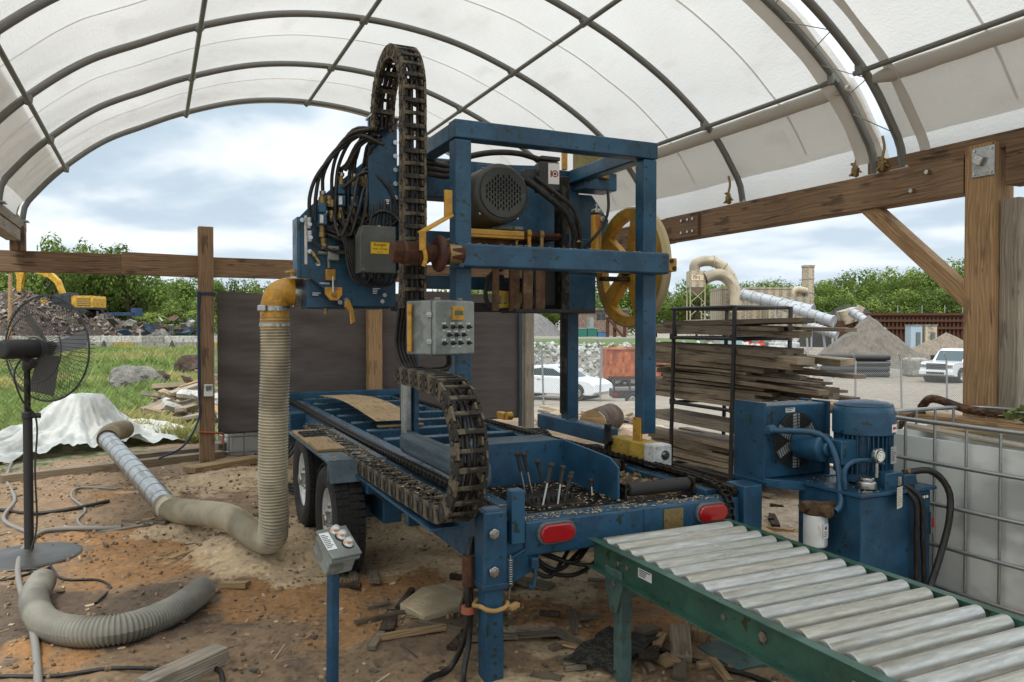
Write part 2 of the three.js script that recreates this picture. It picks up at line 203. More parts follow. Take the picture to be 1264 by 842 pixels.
{
  const X0 = -4.2, Z0 = -13.2, S = 12.2, N = 1536, d = new Uint8Array(N * N * 4), e = new Uint8Array(N * N * 4);
  const base = [0.225, 0.148, 0.084], cL = [0.45, 0.335, 0.205], cO = [0.31, 0.155, 0.055], cD = [0.085, 0.060, 0.041], cP = [0.38, 0.30, 0.22], cG = [0.10, 0.115, 0.035], cGr = [0.20, 0.165, 0.10];
  const sr = c => c < 0.0031 ? c * 12.92 : 1.055 * Math.pow(c, 1 / 2.4) - 0.055;
  for (let j = 0; j < N; j++) for (let i = 0; i < N; i++) {
    const x = X0 + (i + 0.5) / N * S, z = Z0 + (j + 0.5) / N * S;
    const wx = fbm(x * 2.2 + 5, z * 2.2 + 9, 4) - 0.5, wz = fbm(x * 2.2 + 45, z * 2.2 + 19, 4) - 0.5, f = fbm(x * 42, z * 42, 3), m = fbm(x * 7 + 3, z * 7 + 11, 3);
    let wL = 0, wO = 0, wD = 0.18 * sst(0.5, 0.75, m), wP = 0; const xx = x + wx * 0.9, zz = z + wz * 0.9;
    for (const b of blobs) { const a = (xx - b[0]) / b[2], c = (zz - b[1]) / b[3], q = a * a + c * c; if (q < 3) { const v = b[5] * Math.exp(-q * 1.1) * 1.25; if (b[4] === 'L') wL += v; else if (b[4] === 'O') wO += v; else if (b[4] === 'D') wD += v; else wP += v; } }
    const ed = (w, lo = 0.32, hi = 0.5) => sst(lo, hi, w + (m - 0.5) * 0.7 + (f - 0.5) * 0.22) * clamp(w * 1.6);
    wL = ed(wL); wO = ed(wO); wD = ed(wD); wP = ed(wP + sst(6.2, 7.4, x));
    // grass outside the pad, ragged edge
    const gEdge = -11.2 + (x < 0.4 ? (0.4 - x) * 0.9 * sst(0.4, -2, x) : 0) + wx * 1.6, wG = sst(gEdge + 0.25, gEdge - 0.35, z + (m - 0.5) * 0.8) * sst(1.6, 0.6, x + wz);
    const c = [0, 1, 2].map(k => { let v = base[k]; v = mix(v, cD[k], wD * 0.85); v = mix(v, cO[k], wO * 0.85); v = mix(v, cL[k], wL * 0.9); v = mix(v, cP[k], wP * 0.9); v = mix(v, mix(cG[k], cGr[k], sst(0.45, 0.65, m)), wG);
      const sp = f > 0.72 ? 1.2 : f < 0.29 ? 0.62 : 1; return v * (0.84 + 0.32 * f) * (0.74 + 0.52 * m) * sp; });
    const o = (j * N + i) * 4; for (let k = 0; k < 3; k++) d[o + k] = clamp(sr(c[k])) * 255; d[o + 3] = 255; const bh = clamp(0.6 * f + 0.4 * m) * 255; e[o] = e[o + 1] = e[o + 2] = bh; e[o + 3] = 255;
  }
  const mk = (a, s) => { const t = new THREE.DataTexture(a, N, N); t.magFilter = THREE.LinearFilter; t.minFilter = THREE.LinearFilter; if (s) t.colorSpace = THREE.SRGBColorSpace; t.needsUpdate = true; return t; };
  const nn = 305, g = sheet(nn, nn, (u, v) => { const x = X0 + u * S, z = Z0 + v * S; return [x, hN(x, z), z, u, v]; });
  const m = struct('dirt_floor', g, M([1, 1, 1], 0.95, { map: mk(d, true), bumpMap: mk(e), bumpScale: 0.018 })); m.userData.label = 'brown dirt and sawdust floor under the tent';
}
{ // one sheet out to the horizon
  const lines = (a, b, da, db, far0, far1) => { const o = []; for (let v = a; v <= b + 1e-6; v += da) o.push(v); let s = da * 1.5; let v = b; while (v < far1) { v += s; s *= 1.16; o.push(v); } s = da * 1.5; v = a; while (v > far0) { v -= s; s *= 1.16; o.unshift(v); } return o; };
  const xs = lines(-14, 30, 0.55, 0, -500, 700), zs = lines(-48, 4, 0.55, 0, -900, 60), P = [], U = [], C = [], I = [];
  for (const z of zs) for (const x of xs) {
    const inside = x > -4.0 && x < 7.8 && z > -13 && z < -1.1; let y = drop(x, z) + (inside ? -0.15 : 0);
    const ou = Math.max(x - 7.8, -4 - x, -13 - z); y += (ou > 0.4 ? 0.22 * (fbm(x * 0.22 + 3, z * 0.22 + 7, 4) - 0.5) * clamp(ou / 4) : (inside ? 0 : 0.05 * (fbm(x * 0.9 + 30, z * 0.9 + 50, 3) - 0.5) - 0.02));
    P.push(x, y, z); U.push(x, z);
    const ang = x / Math.max(1, -z), n = fbm(x * 0.35 + 7, z * 0.35, 4), n2 = fbm(x * 0.06 + 20, z * 0.06, 3);
    const grassL = sst(0.42, 0.26, ang + (n - 0.5) * 0.1) * sst(-10.5, -12.5, z), strip = sst(0.4, 0.46, ang) * sst(0.0, 0.1, sst(52, 56, -z) * sst(80, 70, -z)) * sst(0.62, 0.5, ang);
    const gr = clamp(grassL + strip * 0.9), dry = sst(0.42, 0.62, n);
    const yard = [mix(0.44, 0.58, n), mix(0.365, 0.49, n), mix(0.28, 0.385, n)], grass = [mix(0.085, 0.17, dry), mix(0.135, 0.165, dry), mix(0.028, 0.06, dry)];
    for (let k = 0; k < 3; k++) C.push(mix(yard[k], grass[k], gr) * (0.85 + 0.3 * n2));
  }
  const w = xs.length; for (let j = 0; j < zs.length - 1; j++) for (let i = 0; i < w - 1; i++) { const a = j * w + i, b = a + w; I.push(a, b, a + 1, b, b + 1, a + 1); }
  const g = new THREE.BufferGeometry(); g.setAttribute('position', new THREE.Float32BufferAttribute(P, 3)); g.setAttribute('uv', new THREE.Float32BufferAttribute(U, 2)); g.setAttribute('color', new THREE.Float32BufferAttribute(C, 3)); g.setIndex(I); g.computeVertexNormals();
  const m = new THREE.Mesh(g, M([1, 1, 1], 0.95, { vertexColors: true, map: tGrit, bumpMap: tGrit, bumpScale: 0.03 })); m.name = 'ground'; m.receiveShadow = m.castShadow = true; m.userData = { kind: 'structure', label: 'meadow and gravel yard reaching to the horizon' }; scene.add(m);
}

// ---------- timber frame of the tent ----------
const XL = -1.27, XR = 4.93, ZB = -9.78, XC = 1.83, BEAM = 2.72;
{
  const f = thing('timber_frame', 'brown timber post and beam frame carrying the white tent', 'timber frame');
  const P = (n, g, m = mTimber) => mesh(n, g, m, f);
  P('cross_beam', bar(V(-2.6, 2.30, ZB), V(-0.20, 2.30, ZB), 0.14, 0.225), mTimberD); P('cross_beam', bar(V(-0.32, 2.315, ZB + 0.006), V(0.55, 2.30, ZB + 0.006), 0.15, 0.25), mTimber); P('cross_beam', bar(V(0.553, 2.30, ZB), V(2.7, 2.30, ZB), 0.14, 0.23), mTimber); P('cross_beam', bar(V(2.703, 2.30, ZB), V(4.95, 2.30, ZB), 0.14, 0.23), mTimberD);
  P('post', uvm(box(0.165, 2.95, 0.165, 0.56, 1.28, ZB + 0.13), R(), R(), 1), mTimber);
  P('post', uvm(box(0.18, 2.4, 0.14, 2.56, 1.0, ZB + 0.12), R(), R(), 1), mTimberL);
  P('post', uvm(box(0.14, 2.9, 0.14, 4.78, 1.0, ZB + 0.05), R(), R(), 1), mTimberG);
  // side beam to the right, in two lengths, with the upper ledger beyond the post
  P('side_beam', bar(V(XR, 2.60, -9.75), V(XR, 2.60, -6.63), 0.15, 0.25), mTimberD);
  P('side_beam', bar(V(XR, 2.605, -6.63), V(XR, 2.605, -3.36), 0.155, 0.25), mTimber);
  P('side_beam', bar(V(XR + 0.02, 2.62, -3.1), V(XR + 0.02, 2.62, -0.6), 0.15, 0.26), mTimberD);
  P('ledger', bar(V(XR + 0.03, 2.785, -4.15), V(XR + 0.03, 2.785, -0.6), 0.13, 0.10), mTimberD);
  P('splice_block', bar(V(XR - 0.095, 2.60, -6.75), V(XR - 0.095, 2.60, -6.05), 0.035, 0.23), mTimberD);
  for (const z of [-6.62, -6.3, -6.2, -6.12]) for (const y of [2.54, 2.66]) P('bolt', bolt(XR - 0.118, y, z, 'x', 0.014, 0.012), mChrome);
  for (const [z, y] of [[-3.6, 2.66], [-3.72, 2.55]]) P('bolt', bolt(XR - 0.09, y, z, 'x', 0.016, 0.06), mChrome);
  P('post', uvm(box(0.2, 3.0, 0.2, 4.95, 1.28, -3.25), R(), R(), 1), mTimberL);
  P('post', uvm(box(0.17, 2.62, 0.125, 4.985, 1.1, -3.085), R(), R(), 1), mTimberG);
  P('brace', bar(at(1072, 254, 'x', 4.93), at(1205, 376, 'x', 4.93), 0.1, 0.11), mTimberL);
  const pl = P('bolted_plate', box(0.012, 0.19, 0.15, 4.845, 2.66, -3.22), mGalv);
  mesh('nut', [box(0.03, 0.06, 0.06, 4.825, 2.67, -3.24, 0.5)], mChrome, pl); for (const a of [-1, 1]) for (const b of [-1, 1]) mesh('plate_bolt', bolt(4.836, 2.66 + a * 0.075, -3.22 + b * 0.055, 'x', 0.008, 0.01), mChrome, pl);
  // left side beams
  P('side_beam', bar(V(XL - 0.05, 2.56, ZB + 0.25), V(XL - 0.05, 2.56, -4.2), 0.13, 0.12), mTimberG);
  P('side_beam', bar(V(XL - 0.05, 2.68, ZB - 0.15), V(XL - 0.05, 2.68, -4.0), 0.14, 0.10), mTimberG);
  P('block', uvm(box(0.14, 0.26, 0.12, XL - 0.02, 2.53, ZB + 0.17), R(), R(), 1), mTimberD);
  P('post', uvm(box(0.16, 2.4, 0.16, -1.95, 1.1, ZB + 0.05), R(), R(), 1), mTimber);
}
{ // ledge board along the posts, with the things lying on it
  one('ledge_board', bar(V(4.78, 0.985, -4.6), V(4.78, 0.985, -2.2), 0.22, 0.05), mTimberL, 'long plank ledge fixed in front of the tall brown post', 'ledge board');
  const b = thing('ledge_bracket_bar', 'grey flat steel bar leaning under the plank ledge', 'steel bar'); mesh('bar', bar(at(1130, 532, 'x', 4.7), at(1225, 570, 'x', 4.55), 0.012, 0.07), mGalv, b);
  one('coiled_strap', [tube([[4.72, 1.05, -3.55], [4.68, 1.12, -3.45], [4.70, 1.07, -3.2], [4.75, 1.06, -3.0]], 0.028, 8), tube([[4.72, 1.02, -3.52], [4.66, 0.97, -3.62], [4.64, 0.87, -3.68]], 0.022, 8)], M([0.19, 0.095, 0.04], 0.7, { map: tDust }), 'brown leather-like strap coiled on the plank ledge by the post', 'strap');
  const lg = []; const q = rng(5); for (let i = 0; i < 60; i++) { const g = new THREE.PlaneGeometry(0.055, 0.03, 2, 1); g.translate(0.02, 0, 0); put(g, 4.74 + (q() - 0.5) * 0.1, 1.03 + q() * 0.07, -2.87 + (q() - 0.5) * 0.2, q() * 6, q() * 6, q() * 6); lg.push(g); }
  one('leafy_sprig', lg, M([0.16, 0.2, 0.06], 0.8, { transmission: 0.2, thickness: 0 }), 'small green leafy bundle lying on the plank ledge', 'leaves');
}

// ---------- white fabric tent ----------
const prof = [[-3.1, 2.72], [-3.09, 2.86], [-2.96, 3.06], [-2.72, 3.33], [-2.3, 3.68], [-1.9, 3.89], [-1.5, 4.08], [-0.8, 4.31], [0, 4.39], [0.8, 4.31], [1.5, 4.09], [1.9, 3.91], [2.3, 3.68], [2.74, 3.33], [2.95, 3.06], [3.07, 2.86], [3.09, 2.72]];
const arcC = new THREE.CatmullRomCurve3(prof.map(p => V(p[0], p[1], 0)), false, 'centripetal'); arcC.arcLengthDivisions = 600;
const arc = (t, out = 0) => { const p = arcC.getPointAt(clamp(t)), d = arcC.getTangentAt(clamp(t)); return [XC + p.x - d.y * out, p.y + d.x * out]; };
const mFab = M([0.80, 0.765, 0.715], 0.9, { map: tFab, transmission: 0.66, thickness: 0, bumpMap: tBump, bumpScale: 0.004 });
const mFabSeam = M([0.80, 0.77, 0.73], 0.9, { map: tFab, transmission: 0.5, thickness: 0 });
const mFabS = M([0.76, 0.71, 0.64], 0.9, { map: tFab, transmission: 0.3, thickness: 0 });
function tent(zs, label, zEnd0, zEnd1, purl) {
  const t = thing('fabric_tent', label, 'tent');
  const fabricAt = (u, z, amp = 1) => { // stretched over the arches, slack between them, with wrinkles towards the eaves
    let near = 9; for (const a of zs) near = Math.min(near, Math.abs(z - a)); const slack = -0.03 * sst(0, 0.7, near), low = Math.pow(Math.abs(u - 0.5) * 2, 3);
    const wr = amp * (0.075 * low * (fbm(z * 3.2 + u * 8 + 9, u * 7 + 3 + z * 0.8, 4) - 0.5) + 0.024 * (fbm(z * 1.4 + u * 9, u * 14 + 7 + z, 4) - 0.5)); const [x, y] = arc(u, 0.055 + slack + wr); return [x, y, z]; };
  for (let i = -1; i < zs.length; i++) { const a = i < 0 ? zEnd0 : zs[i], b = i + 1 < zs.length ? zs[i + 1] : zEnd1; if (b - a < 0.03) continue;
    mesh('fabric_panel', sheet(110, Math.max(3, Math.round((b - a) / 0.1)), (u, v) => { const z = mix(a, b, v), q = fabricAt(0.03 + u * 0.94, z); return [...q, u * 8.6, z]; }), mFab, t); }
  for (const z of zs) mesh('arch_pipe', tube(Array.from({ length: 40 }, (_, i) => { const [x, y] = arc(i / 39); return V(x, y, z); }), 0.029, 10, 90), mPipe, t);
  for (const u of purl) { const [x, y] = arc(u, -0.035); mesh('purlin', rod(V(x, y, zs[0] - 0.05), V(x, y, zs[zs.length - 1] + 0.05), 0.02, 8), mPipe, t); for (const z of zs) mesh('clamp', [box(0.075, 0.05, 0.06, x, y + 0.015, z, 0, 0, Math.atan2(y - 3, x - XC) - Math.PI / 2)], mPipe, t); }
  for (let i = 0; i + 1 < zs.length; i++) { const z = (zs[i] + zs[i + 1]) / 2 + 0.12; mesh('seam', sheet(110, 1, (u, v) => { const q = fabricAt(0.04 + u * 0.92, z + (v - 0.5) * 0.018), [x, y] = arc(0.04 + u * 0.92, -0.0); const k = 0.012; return [q[0] + (XC - q[0]) * k / 3, q[1] - k, q[2], u * 8, v * 0.02]; }), mFabSeam, t); }
  for (const s of [0, 1]) { // rolled sleeve and the skirt below it
    const us = s ? 0.905 : 0.06, [sx, sy] = arc(us, 0.012); if (s) mesh('fabric_sleeve', hoseLike(V(sx, sy, zEnd0 + 0.05), V(sx, sy, zEnd1 - 0.02), 0.055), mFabS, t);
    mesh('fabric_skirt', sheet(12, 60, (u, v) => { const z = mix(zEnd0, zEnd1, v), [x, y] = arc(s ? mix(0.90, 0.995, u) : mix(0.10, 0.005, u), 0.075 + 0.05 * u * (fbm(z * 2.3 + 4, u * 2 + s * 9, 3) - 0.35)); return [x, y - 0.02 * u, z, u, z]; }), mFab, t);
    for (const z of zs) { const x = s ? XR + 0.0 : XL + 0.0; mesh('base_plate', [box(0.12, 0.012, 0.16, x, BEAM + 0.012, z), bolt(x - 0.04, BEAM + 0.025, z + 0.05, 'y'), bolt(x + 0.04, BEAM + 0.025, z - 0.05, 'y')], mGalv, t);
      mesh('lashing', [tube([[x - 0.05, BEAM + 0.02, z - 0.14], [x - 0.07, BEAM + 0.11, z - 0.13], [x - 0.05, BEAM + 0.2, z - 0.13], [x - 0.06, BEAM + 0.28, z - 0.14]], 0.011, 6), box(0.04, 0.07, 0.05, x - 0.06, BEAM + 0.06, z - 0.14, 0.3, 0, 0.2), tube([[x - 0.09, BEAM + 0.03, z - 0.17], [x - 0.06, BEAM + 0.1, z - 0.11], [x - 0.09, BEAM + 0.13, z - 0.16], [x - 0.04, BEAM + 0.05, z - 0.1]], 0.008, 5)], mBrass, t); } }
  return t;
}
function hoseLike(a, b, r) { const n = 50; return sheet(14, n, (u, v) => { const k = r * (0.35 + 0.65 * sst(0, 0.035, Math.min(v, 1 - v))) * (1 + 0.22 * (fbm(v * 26 + 4, u * 3, 2, 256) - 0.5)), an = u * 6.2832; return [mix(a.x, b.x, v) + Math.cos(an) * k, mix(a.y, b.y, v) + Math.sin(an) * k, mix(a.z, b.z, v), u * 0.4, v * (b.z - a.z)]; }); }
const uOf = x => { let b = 0, e = 9; for (let i = 0; i <= 400; i++) { const q = Math.abs(arcC.getPointAt(i / 400).x - x); if (q < e) { e = q; b = i / 400; } } return b; };
const PU = [-2.71, -1.47, -0.08, 1.42, 2.66].map(uOf);
{
  const t = tent([-9.78, -8.36, -6.94, -5.53, -4.1], 'white fabric arch tent with pipe hoops over the sawmill', -9.98, -4.03, PU);
  // hem with lacing at the open end, and the rolled flaps where the two tents meet
  mesh('end_hem', tube(Array.from({ length: 40 }, (_, i) => { const [x, y] = arc(0.03 + i / 39 * 0.94, 0.03); return V(x, y, -9.97); }), 0.022, 7, 110), mFabS, t);
  for (let i = 0; i < 34; i++) { const u = 0.06 + i / 33 * 0.88, [x, y] = arc(u, 0.0), [x2, y2] = arc(u + 0.012, 0.035); mesh('lacing', rod(V(x, y, -9.79), V(x2, y2, -9.95), 0.004, 4), mCord, t); }
  mesh('end_flap', sheet(70, 5, (u, v) => { const [x, y] = arc(0.60 + u * 0.385, mix(0.03, -0.05, v) * (0.6 + 0.5 * u)); return [x, y, mix(-4.06, -4.22, v) + 0.03 * fbm(u * 9, v * 2, 2), u * 4, v * 0.3]; }), mFabS, t);
  const t2 = tent([-3.86, -2.4, -0.95], 'white fabric arch tent joined in front, near section', -3.93, 0.6, PU);
  mesh('end_flap', sheet(70, 5, (u, v) => { const [x, y] = arc(0.60 + u * 0.385, mix(0.03, -0.05, v) * (0.6 + 0.5 * u)); return [x, y, mix(-3.76, -3.62, v) + 0.03 * fbm(u * 8 + 4, v * 2, 2), u * 4, v * 0.3]; }), mFabS, t2);
  for (let i = 0; i < 12; i++) { const u = 0.60 + i * 0.03, [x, y] = arc(u, -0.03), [x2, y2] = arc(u + (i % 2 ? 0.028 : 0.012), -0.03); mesh('lacing', rod(V(x, y, i % 2 ? -4.1 : -3.86), V(x2, y2, i % 2 ? -3.86 : -4.1), 0.004, 4), mCord, t2); }
}
// brown curtain hung across the back of the tent
{
  const c = thing('tarp_curtain', 'dark brown mesh tarp curtain hung behind the sawmill', 'curtain');
  const mT = M([0.125, 0.104, 0.095], 0.8, { map: tTarp, bumpMap: tTarp, bumpScale: 0.01 });
  mesh('tarp', sheet(80, 30, (u, v) => { const x = mix(0.69, 4.66, u), y = mix(0.33, 2.02 + 0.07 * u - 0.04 * Math.sin(u * 9.4) ** 2, v); return [x, y, ZB + 0.03 + 0.035 * (fbm(u * 5 + y * 2, y * 3 + u * 3, 4) - 0.5) + 0.012 * Math.sin(y * 16 + u * 7 + 5 * fbm(u * 3, 5, 2)) * (1 - u), x, y]; }), mT, c);
  mesh('edge_pole', rod(V(4.66, 0.2, ZB + 0.06), V(4.66, 2.3, ZB + 0.06), 0.028, 10), M([0.05, 0.07, 0.08], 0.5), c);
  mesh('hem', [rod(V(0.69, 0.33, ZB + 0.04), V(4.66, 0.33, ZB + 0.04), 0.014, 6)], mBlack, c);
  for (const x of [0.66]) mesh('tie_strap', [box(0.2, 0.035, 0.19, 0.56, 1.98, ZB + 0.13, 0, 0, 0, 0.004)], M([0.02, 0.03, 0.07], 0.7), c);
  const b = thing('switch_box', 'small pale outlet box on the brown post beside the curtain', 'outlet box'); mesh('box', box(0.1, 0.14, 0.05, 0.575, 0.86, ZB + 0.24), mWhite, b); mesh('cover', box(0.06, 0.05, 0.012, 0.575, 0.89, ZB + 0.27), mGreyD, b); mesh('conduit', [rod(V(0.475, 0.8, ZB + 0.23), V(0.475, 2.0, ZB + 0.23), 0.016), tube([[0.475, 0.8, ZB + 0.23], [0.47, 0.55, ZB + 0.25], [0.3, 0.25, ZB + 0.35], [0.05, 0.1, ZB + 0.2]], 0.011)], M([0.012, 0.025, 0.07], 0.6), b);
  mesh('strap', [tube([[0.47, 0.38, ZB + 0.22], [0.66, 0.36, ZB + 0.22], [0.74, 0.33, ZB + 0.15], [0.72, 0.22, ZB + 0.2]], 0.012)], M([0.4, 0.09, 0.03], 0.7), b);
}

// ---------- sawmill trailer ----------
const mRed = M([0.36, 0.007, 0.01], 0.18, { clearcoat: 0.8 });
const ZR = -3.25;                       // rear beam
function rollerChain(path, pitch, w, h) { // flat list of link geometries along points
  const c = new THREE.CatmullRomCurve3(path, false, 'centripetal'), L = c.getLength(), n = Math.floor(L / pitch), gs = []; c.arcLengthDivisions = n * 3;
  for (let i = 0; i < n; i++) { const p = c.getPointAt((i + 0.5) / n), t = c.getTangentAt((i + 0.5) / n), o = new THREE.Object3D(); o.position.copy(p); o.up.set(1, 0, 0); o.lookAt(p.clone().add(t)); o.updateMatrix();
    const k = i % 2 ? 0.72 : 1; for (const s of [-1, 1]) { const g = new THREE.BoxGeometry(h, 0.006, pitch * 0.92); g.translate(0, s * w * 0.5 * k, 0); g.applyMatrix4(o.matrix); gs.push(g.toNonIndexed()); }
    const r = new THREE.CylinderGeometry(h * 0.34, h * 0.34, w * 0.8, 6, 1); r.translate(0, 0, pitch * 0.5); r.applyMatrix4(o.matrix); gs.push(r.toNonIndexed()); }
  return gs;
}
{
  const t = thing('sawmill_trailer', 'long blue steel sawmill bed on trailer wheels under the tent', 'sawmill');
  const P = (n, g, m = mBlue) => mesh(n, g, m, t);
  for (const [x, w] of [[1.56, 0.12], [2.76, 0.12]]) { P('main_rail', [ab(x - w / 2, x + w / 2, 0.5, 0.715, -9.45, ZR - 0.06)]); }
  for (const x of [1.47, 2.80]) { const b = P('track', [rod(V(x, 0.735, -9.4), V(x, 0.735, -3.2), 0.016, 8), ab(x - 0.03, x + 0.03, 0.705, 0.722, -9.4, -3.2, 0.002)], mDkSteel);
    mesh('drive_chain', rollerChain([V(x - 0.055, 0.752, -9.3), V(x - 0.055, 0.742, -6), V(x - 0.055, 0.757, -3.35), V(x - 0.055, 0.735, -3.24), V(x - 0.05, 0.68, -3.19), V(x - 0.05, 0.5, -3.18)], 0.034, 0.05, 0.022), mDkSteel, b); }
  P('track_support', [ab(1.40, 1.505, 0.45, 0.70, -9.45, -3.3)], mBlueD); P('track_support', [ab(2.82, 2.86, 0.45, 0.70, -9.45, -3.3)], mBlueD);
  for (const z of [-9.4, -8.75, -8.1, -7.5, -6.9, -6.35, -5.8, -5.3, -4.8, -4.35]) P('cross_beam', [ab(1.62, 2.70, 0.56, 0.73, z - 0.06, z + 0.06)]);
  P('end_beam', [ab(1.38, 2.9, 0.62, 0.80, -9.62, -9.48)]);
  P('side_bracket', [ab(1.25, 1.40, 0.50, 0.72, -8.2, -8.0), ab(1.22, 1.40, 0.48, 0.54, -8.4, -7.8)]);
  P('axle_beam', [ab(1.22, 2.9, 0.33, 0.42, -5.12, -5.02), ab(1.22, 2.9, 0.33, 0.42, -6.05, -5.95), ab(1.3, 1.42, 0.36, 0.5, -6.4, -4.7)], mBlueD);
  // near end: rear beam, corner blocks, deck
  P('rear_beam', [ab(1.56, 2.84, 0.525, 0.69, ZR - 0.06, ZR + 0.05, 0.012)]);
  P('weld_seam', [ab(2.22, 2.255, 0.535, 0.685, ZR + 0.05, ZR + 0.055, 0.001)], mBlueD);
  const tl = (x) => { const f = P('tail_light', [lampShape(0.098, 0.047, 0.018, x, 0.628, ZR + 0.052)], mGreyD); mesh('lens', [lampShape(0.085, 0.036, 0.016, x, 0.628, ZR + 0.068)], mRed, f); };
  function lampShape(a, b, d, x, y, z) { const s = new THREE.Shape(); const r = b; s.moveTo(-a + r, -b); s.lineTo(a - r, -b); s.absarc(a - r, 0, r, -Math.PI / 2, Math.PI / 2, false); s.lineTo(-a + r, b); s.absarc(-a + r, 0, r, Math.PI / 2, Math.PI * 1.5, false); const g = new THREE.ExtrudeGeometry(s, { depth: d * 0.5, bevelEnabled: true, bevelSize: 0.006, bevelThickness: d * 0.5, bevelSegments: 3, curveSegments: 10 }); g.translate(x, y, z); return g; }
  tl(1.72); tl(2.64);
  const bp = P('brass_plate', [box(0.12, 0.105, 0.004, 2.40, 0.618, ZR + 0.054)], mBrass); mesh('screw', [bolt(2.352, 0.618, ZR + 0.058, 'z', 0.006, 0.004), bolt(2.448, 0.618, ZR + 0.058, 'z', 0.006, 0.004)], mChrome, bp);
  P('corner_plate', [ab(1.475, 1.545, 0.60, 0.85, ZR + 0.02, ZR + 0.085)]); P('corner_block', [ab(1.40, 1.62, 0.45, 0.66, ZR - 0.1, ZR + 0.03)]);
  P('corner_block', [ab(2.83, 2.96, 0.46, 0.755, ZR - 0.06, ZR + 0.09, 0.012), ab(2.945, 2.985, 0.5, 0.62, ZR, ZR + 0.06)]);
  P('pull_hook', [tube([[1.60, 0.50, ZR + 0.07], [1.60, 0.43, ZR + 0.075], [1.585, 0.38, ZR + 0.075], [1.565, 0.41, ZR + 0.075]], 0.009), box(0.04, 0.05, 0.04, 1.60, 0.50, ZR + 0.06)], mBlue);
  // jack post at the corner
  const j = P('jack_post', [box(0.092, 1.05, 0.092, 1.385, 0.25, -3.2, 0, 0, 0, 0.008)]);
  mesh('jack_sleeve', [box(0.118, 0.36, 0.118, 1.385, 0.59, -3.2, 0, 0, 0, 0.01), box(0.13, 0.03, 0.13, 1.385, 0.43, -3.2)], mBlue, j); mesh('clamp_bolt', [drum(0.026, 0.022, 1.37, 0.675, -3.128, 'z', 0.005, 6), cyl(0.012, 0.09, 1.37, 0.675, -3.15, 'z')], mChrome, j); mesh('clamp_bolt', [drum(0.026, 0.022, 1.37, 0.505, -3.128, 'z', 0.005, 6), cyl(0.012, 0.09, 1.37, 0.505, -3.15, 'z')], mChrome, j);
  mesh('spring', [tube(Array.from({ length: 60 }, (_, i) => V(1.452 + 0.009 * Math.cos(i * 1.2), 0.55 - i * 0.002, -3.13 + 0.009 * Math.sin(i * 1.2))), 0.003, 5, 180), rod(V(1.452, 0.57, -3.13), V(1.452, 0.545, -3.13), 0.004), rod(V(1.452, 0.43, -3.13), V(1.45, 0.37, -3.14), 0.004)], mChrome, j);
  mesh('rope_tie', [tube(Array.from({ length: 13 }, (_, i) => { const a = i / 12 * 6.283; return V(1.385 + 0.072 * Math.max(-0.9, Math.min(0.9, 1.25 * Math.cos(a))), 0.335 + 0.01 * Math.sin(a * 3), -3.2 + 0.072 * Math.max(-0.9, Math.min(0.9, 1.25 * Math.sin(a)))); }), 0.011, 6, 50), box(0.05, 0.022, 0.03, 1.47, 0.335, -3.13, 0, 0.3, 0.15)], M([0.42, 0.25, 0.09], 0.9), j);
  mesh('adjust_hole', Array.from({ length: 9 }, (_, i) => cyl(0.008, 0.004, 1.3875, 0.26 - i * 0.06, -3.153, 'z')), mBlack, j);
  mesh('bracket_arm', [bar(V(1.42, 0.46, -3.2), V(1.62, 0.52, -3.24), 0.05, 0.12, false)], mBlue, j);
  const j2 = P('jack_post', [box(0.09, 0.75, 0.09, 2.89, 0.12, -3.24)]); mesh('foot', [box(0.2, 0.02, 0.2, 2.89, -0.01, -3.24)], mBlue, j2);
  P('deck_plate', [ab(1.62, 2.20, 0.675, 0.692, -3.95, ZR - 0.06, 0.002)], mBlueGrey); P('deck_plate', [ab(2.19, 2.74, 0.66, 0.675, -4.25, ZR - 0.06, 0.002)], mDkSteel);
  P('shield_panel', [plate([[1.60, 0.69], [2.205, 0.69], [2.205, 0.93], [1.72, 0.93], [1.655, 0.88], [1.60, 0.76]], 0.008).translate(0, 0, -4.0)], mNavy);
  P('shield_panel', [put(plate([[0, 0.69], [0.6, 0.69], [0.6, 0.86], [0.52, 0.90], [0, 0.93]], 0.008), 2.205, 0, -4.0, 0, -Math.PI / 2)], mNavy);
  P('shelf_panel', [ab(1.62, 2.2, 0.905, 0.925, -4.28, -4.02, 0.003)], mBlueGrey);
  P('sawdust_pile', [sheet(24, 24, (u, v) => { const x = mix(2.24, 2.72, u), z = mix(-3.95, -3.42, v), e = Math.sin(u * Math.PI) * Math.sin(v * Math.PI); return [x, 0.67 + 0.06 * e * (0.4 + fbm(u * 8, v * 8, 3)) - 0.004, z, x, z]; })], M([0.46, 0.33, 0.19], 0.95, { map: tDust, bumpMap: tBump, bumpScale: 0.02 }));
  const chip = []; { const q = rng(31); for (let i = 0; i < 160; i++) { const g = new THREE.BoxGeometry(0.012 + q() * 0.03, 0.002, 0.006 + q() * 0.012); put(g, 2.26 + q() * 0.44, 0.69 + q() * 0.03, -3.95 + q() * 0.55, q(), q() * 6, q()); chip.push(g); } }
  const ch = P('wood_chips', chip, mSawn); ch.userData.kind = 'stuff';
  const ro = (x0, x1, z, y, r) => { const a = P('feed_roller', [drum(r, x1 - x0, (x0 + x1) / 2, y, z, 'x', 0.008)], mRubber); mesh('roller_shaft', [cyl(0.014, x1 - x0 + 0.09, (x0 + x1) / 2, y, z, 'x'), ab(x0 - 0.035, x0 - 0.02, y - 0.05, y + 0.035, z - 0.03, z + 0.03), ab(x1 + 0.02, x1 + 0.035, y - 0.05, y + 0.035, z - 0.03, z + 0.03)], mDkSteel, a); };
  ro(2.27, 2.66, -3.42, 0.735, 0.036); ro(2.30, 2.66, -4.12, 0.72, 0.045);
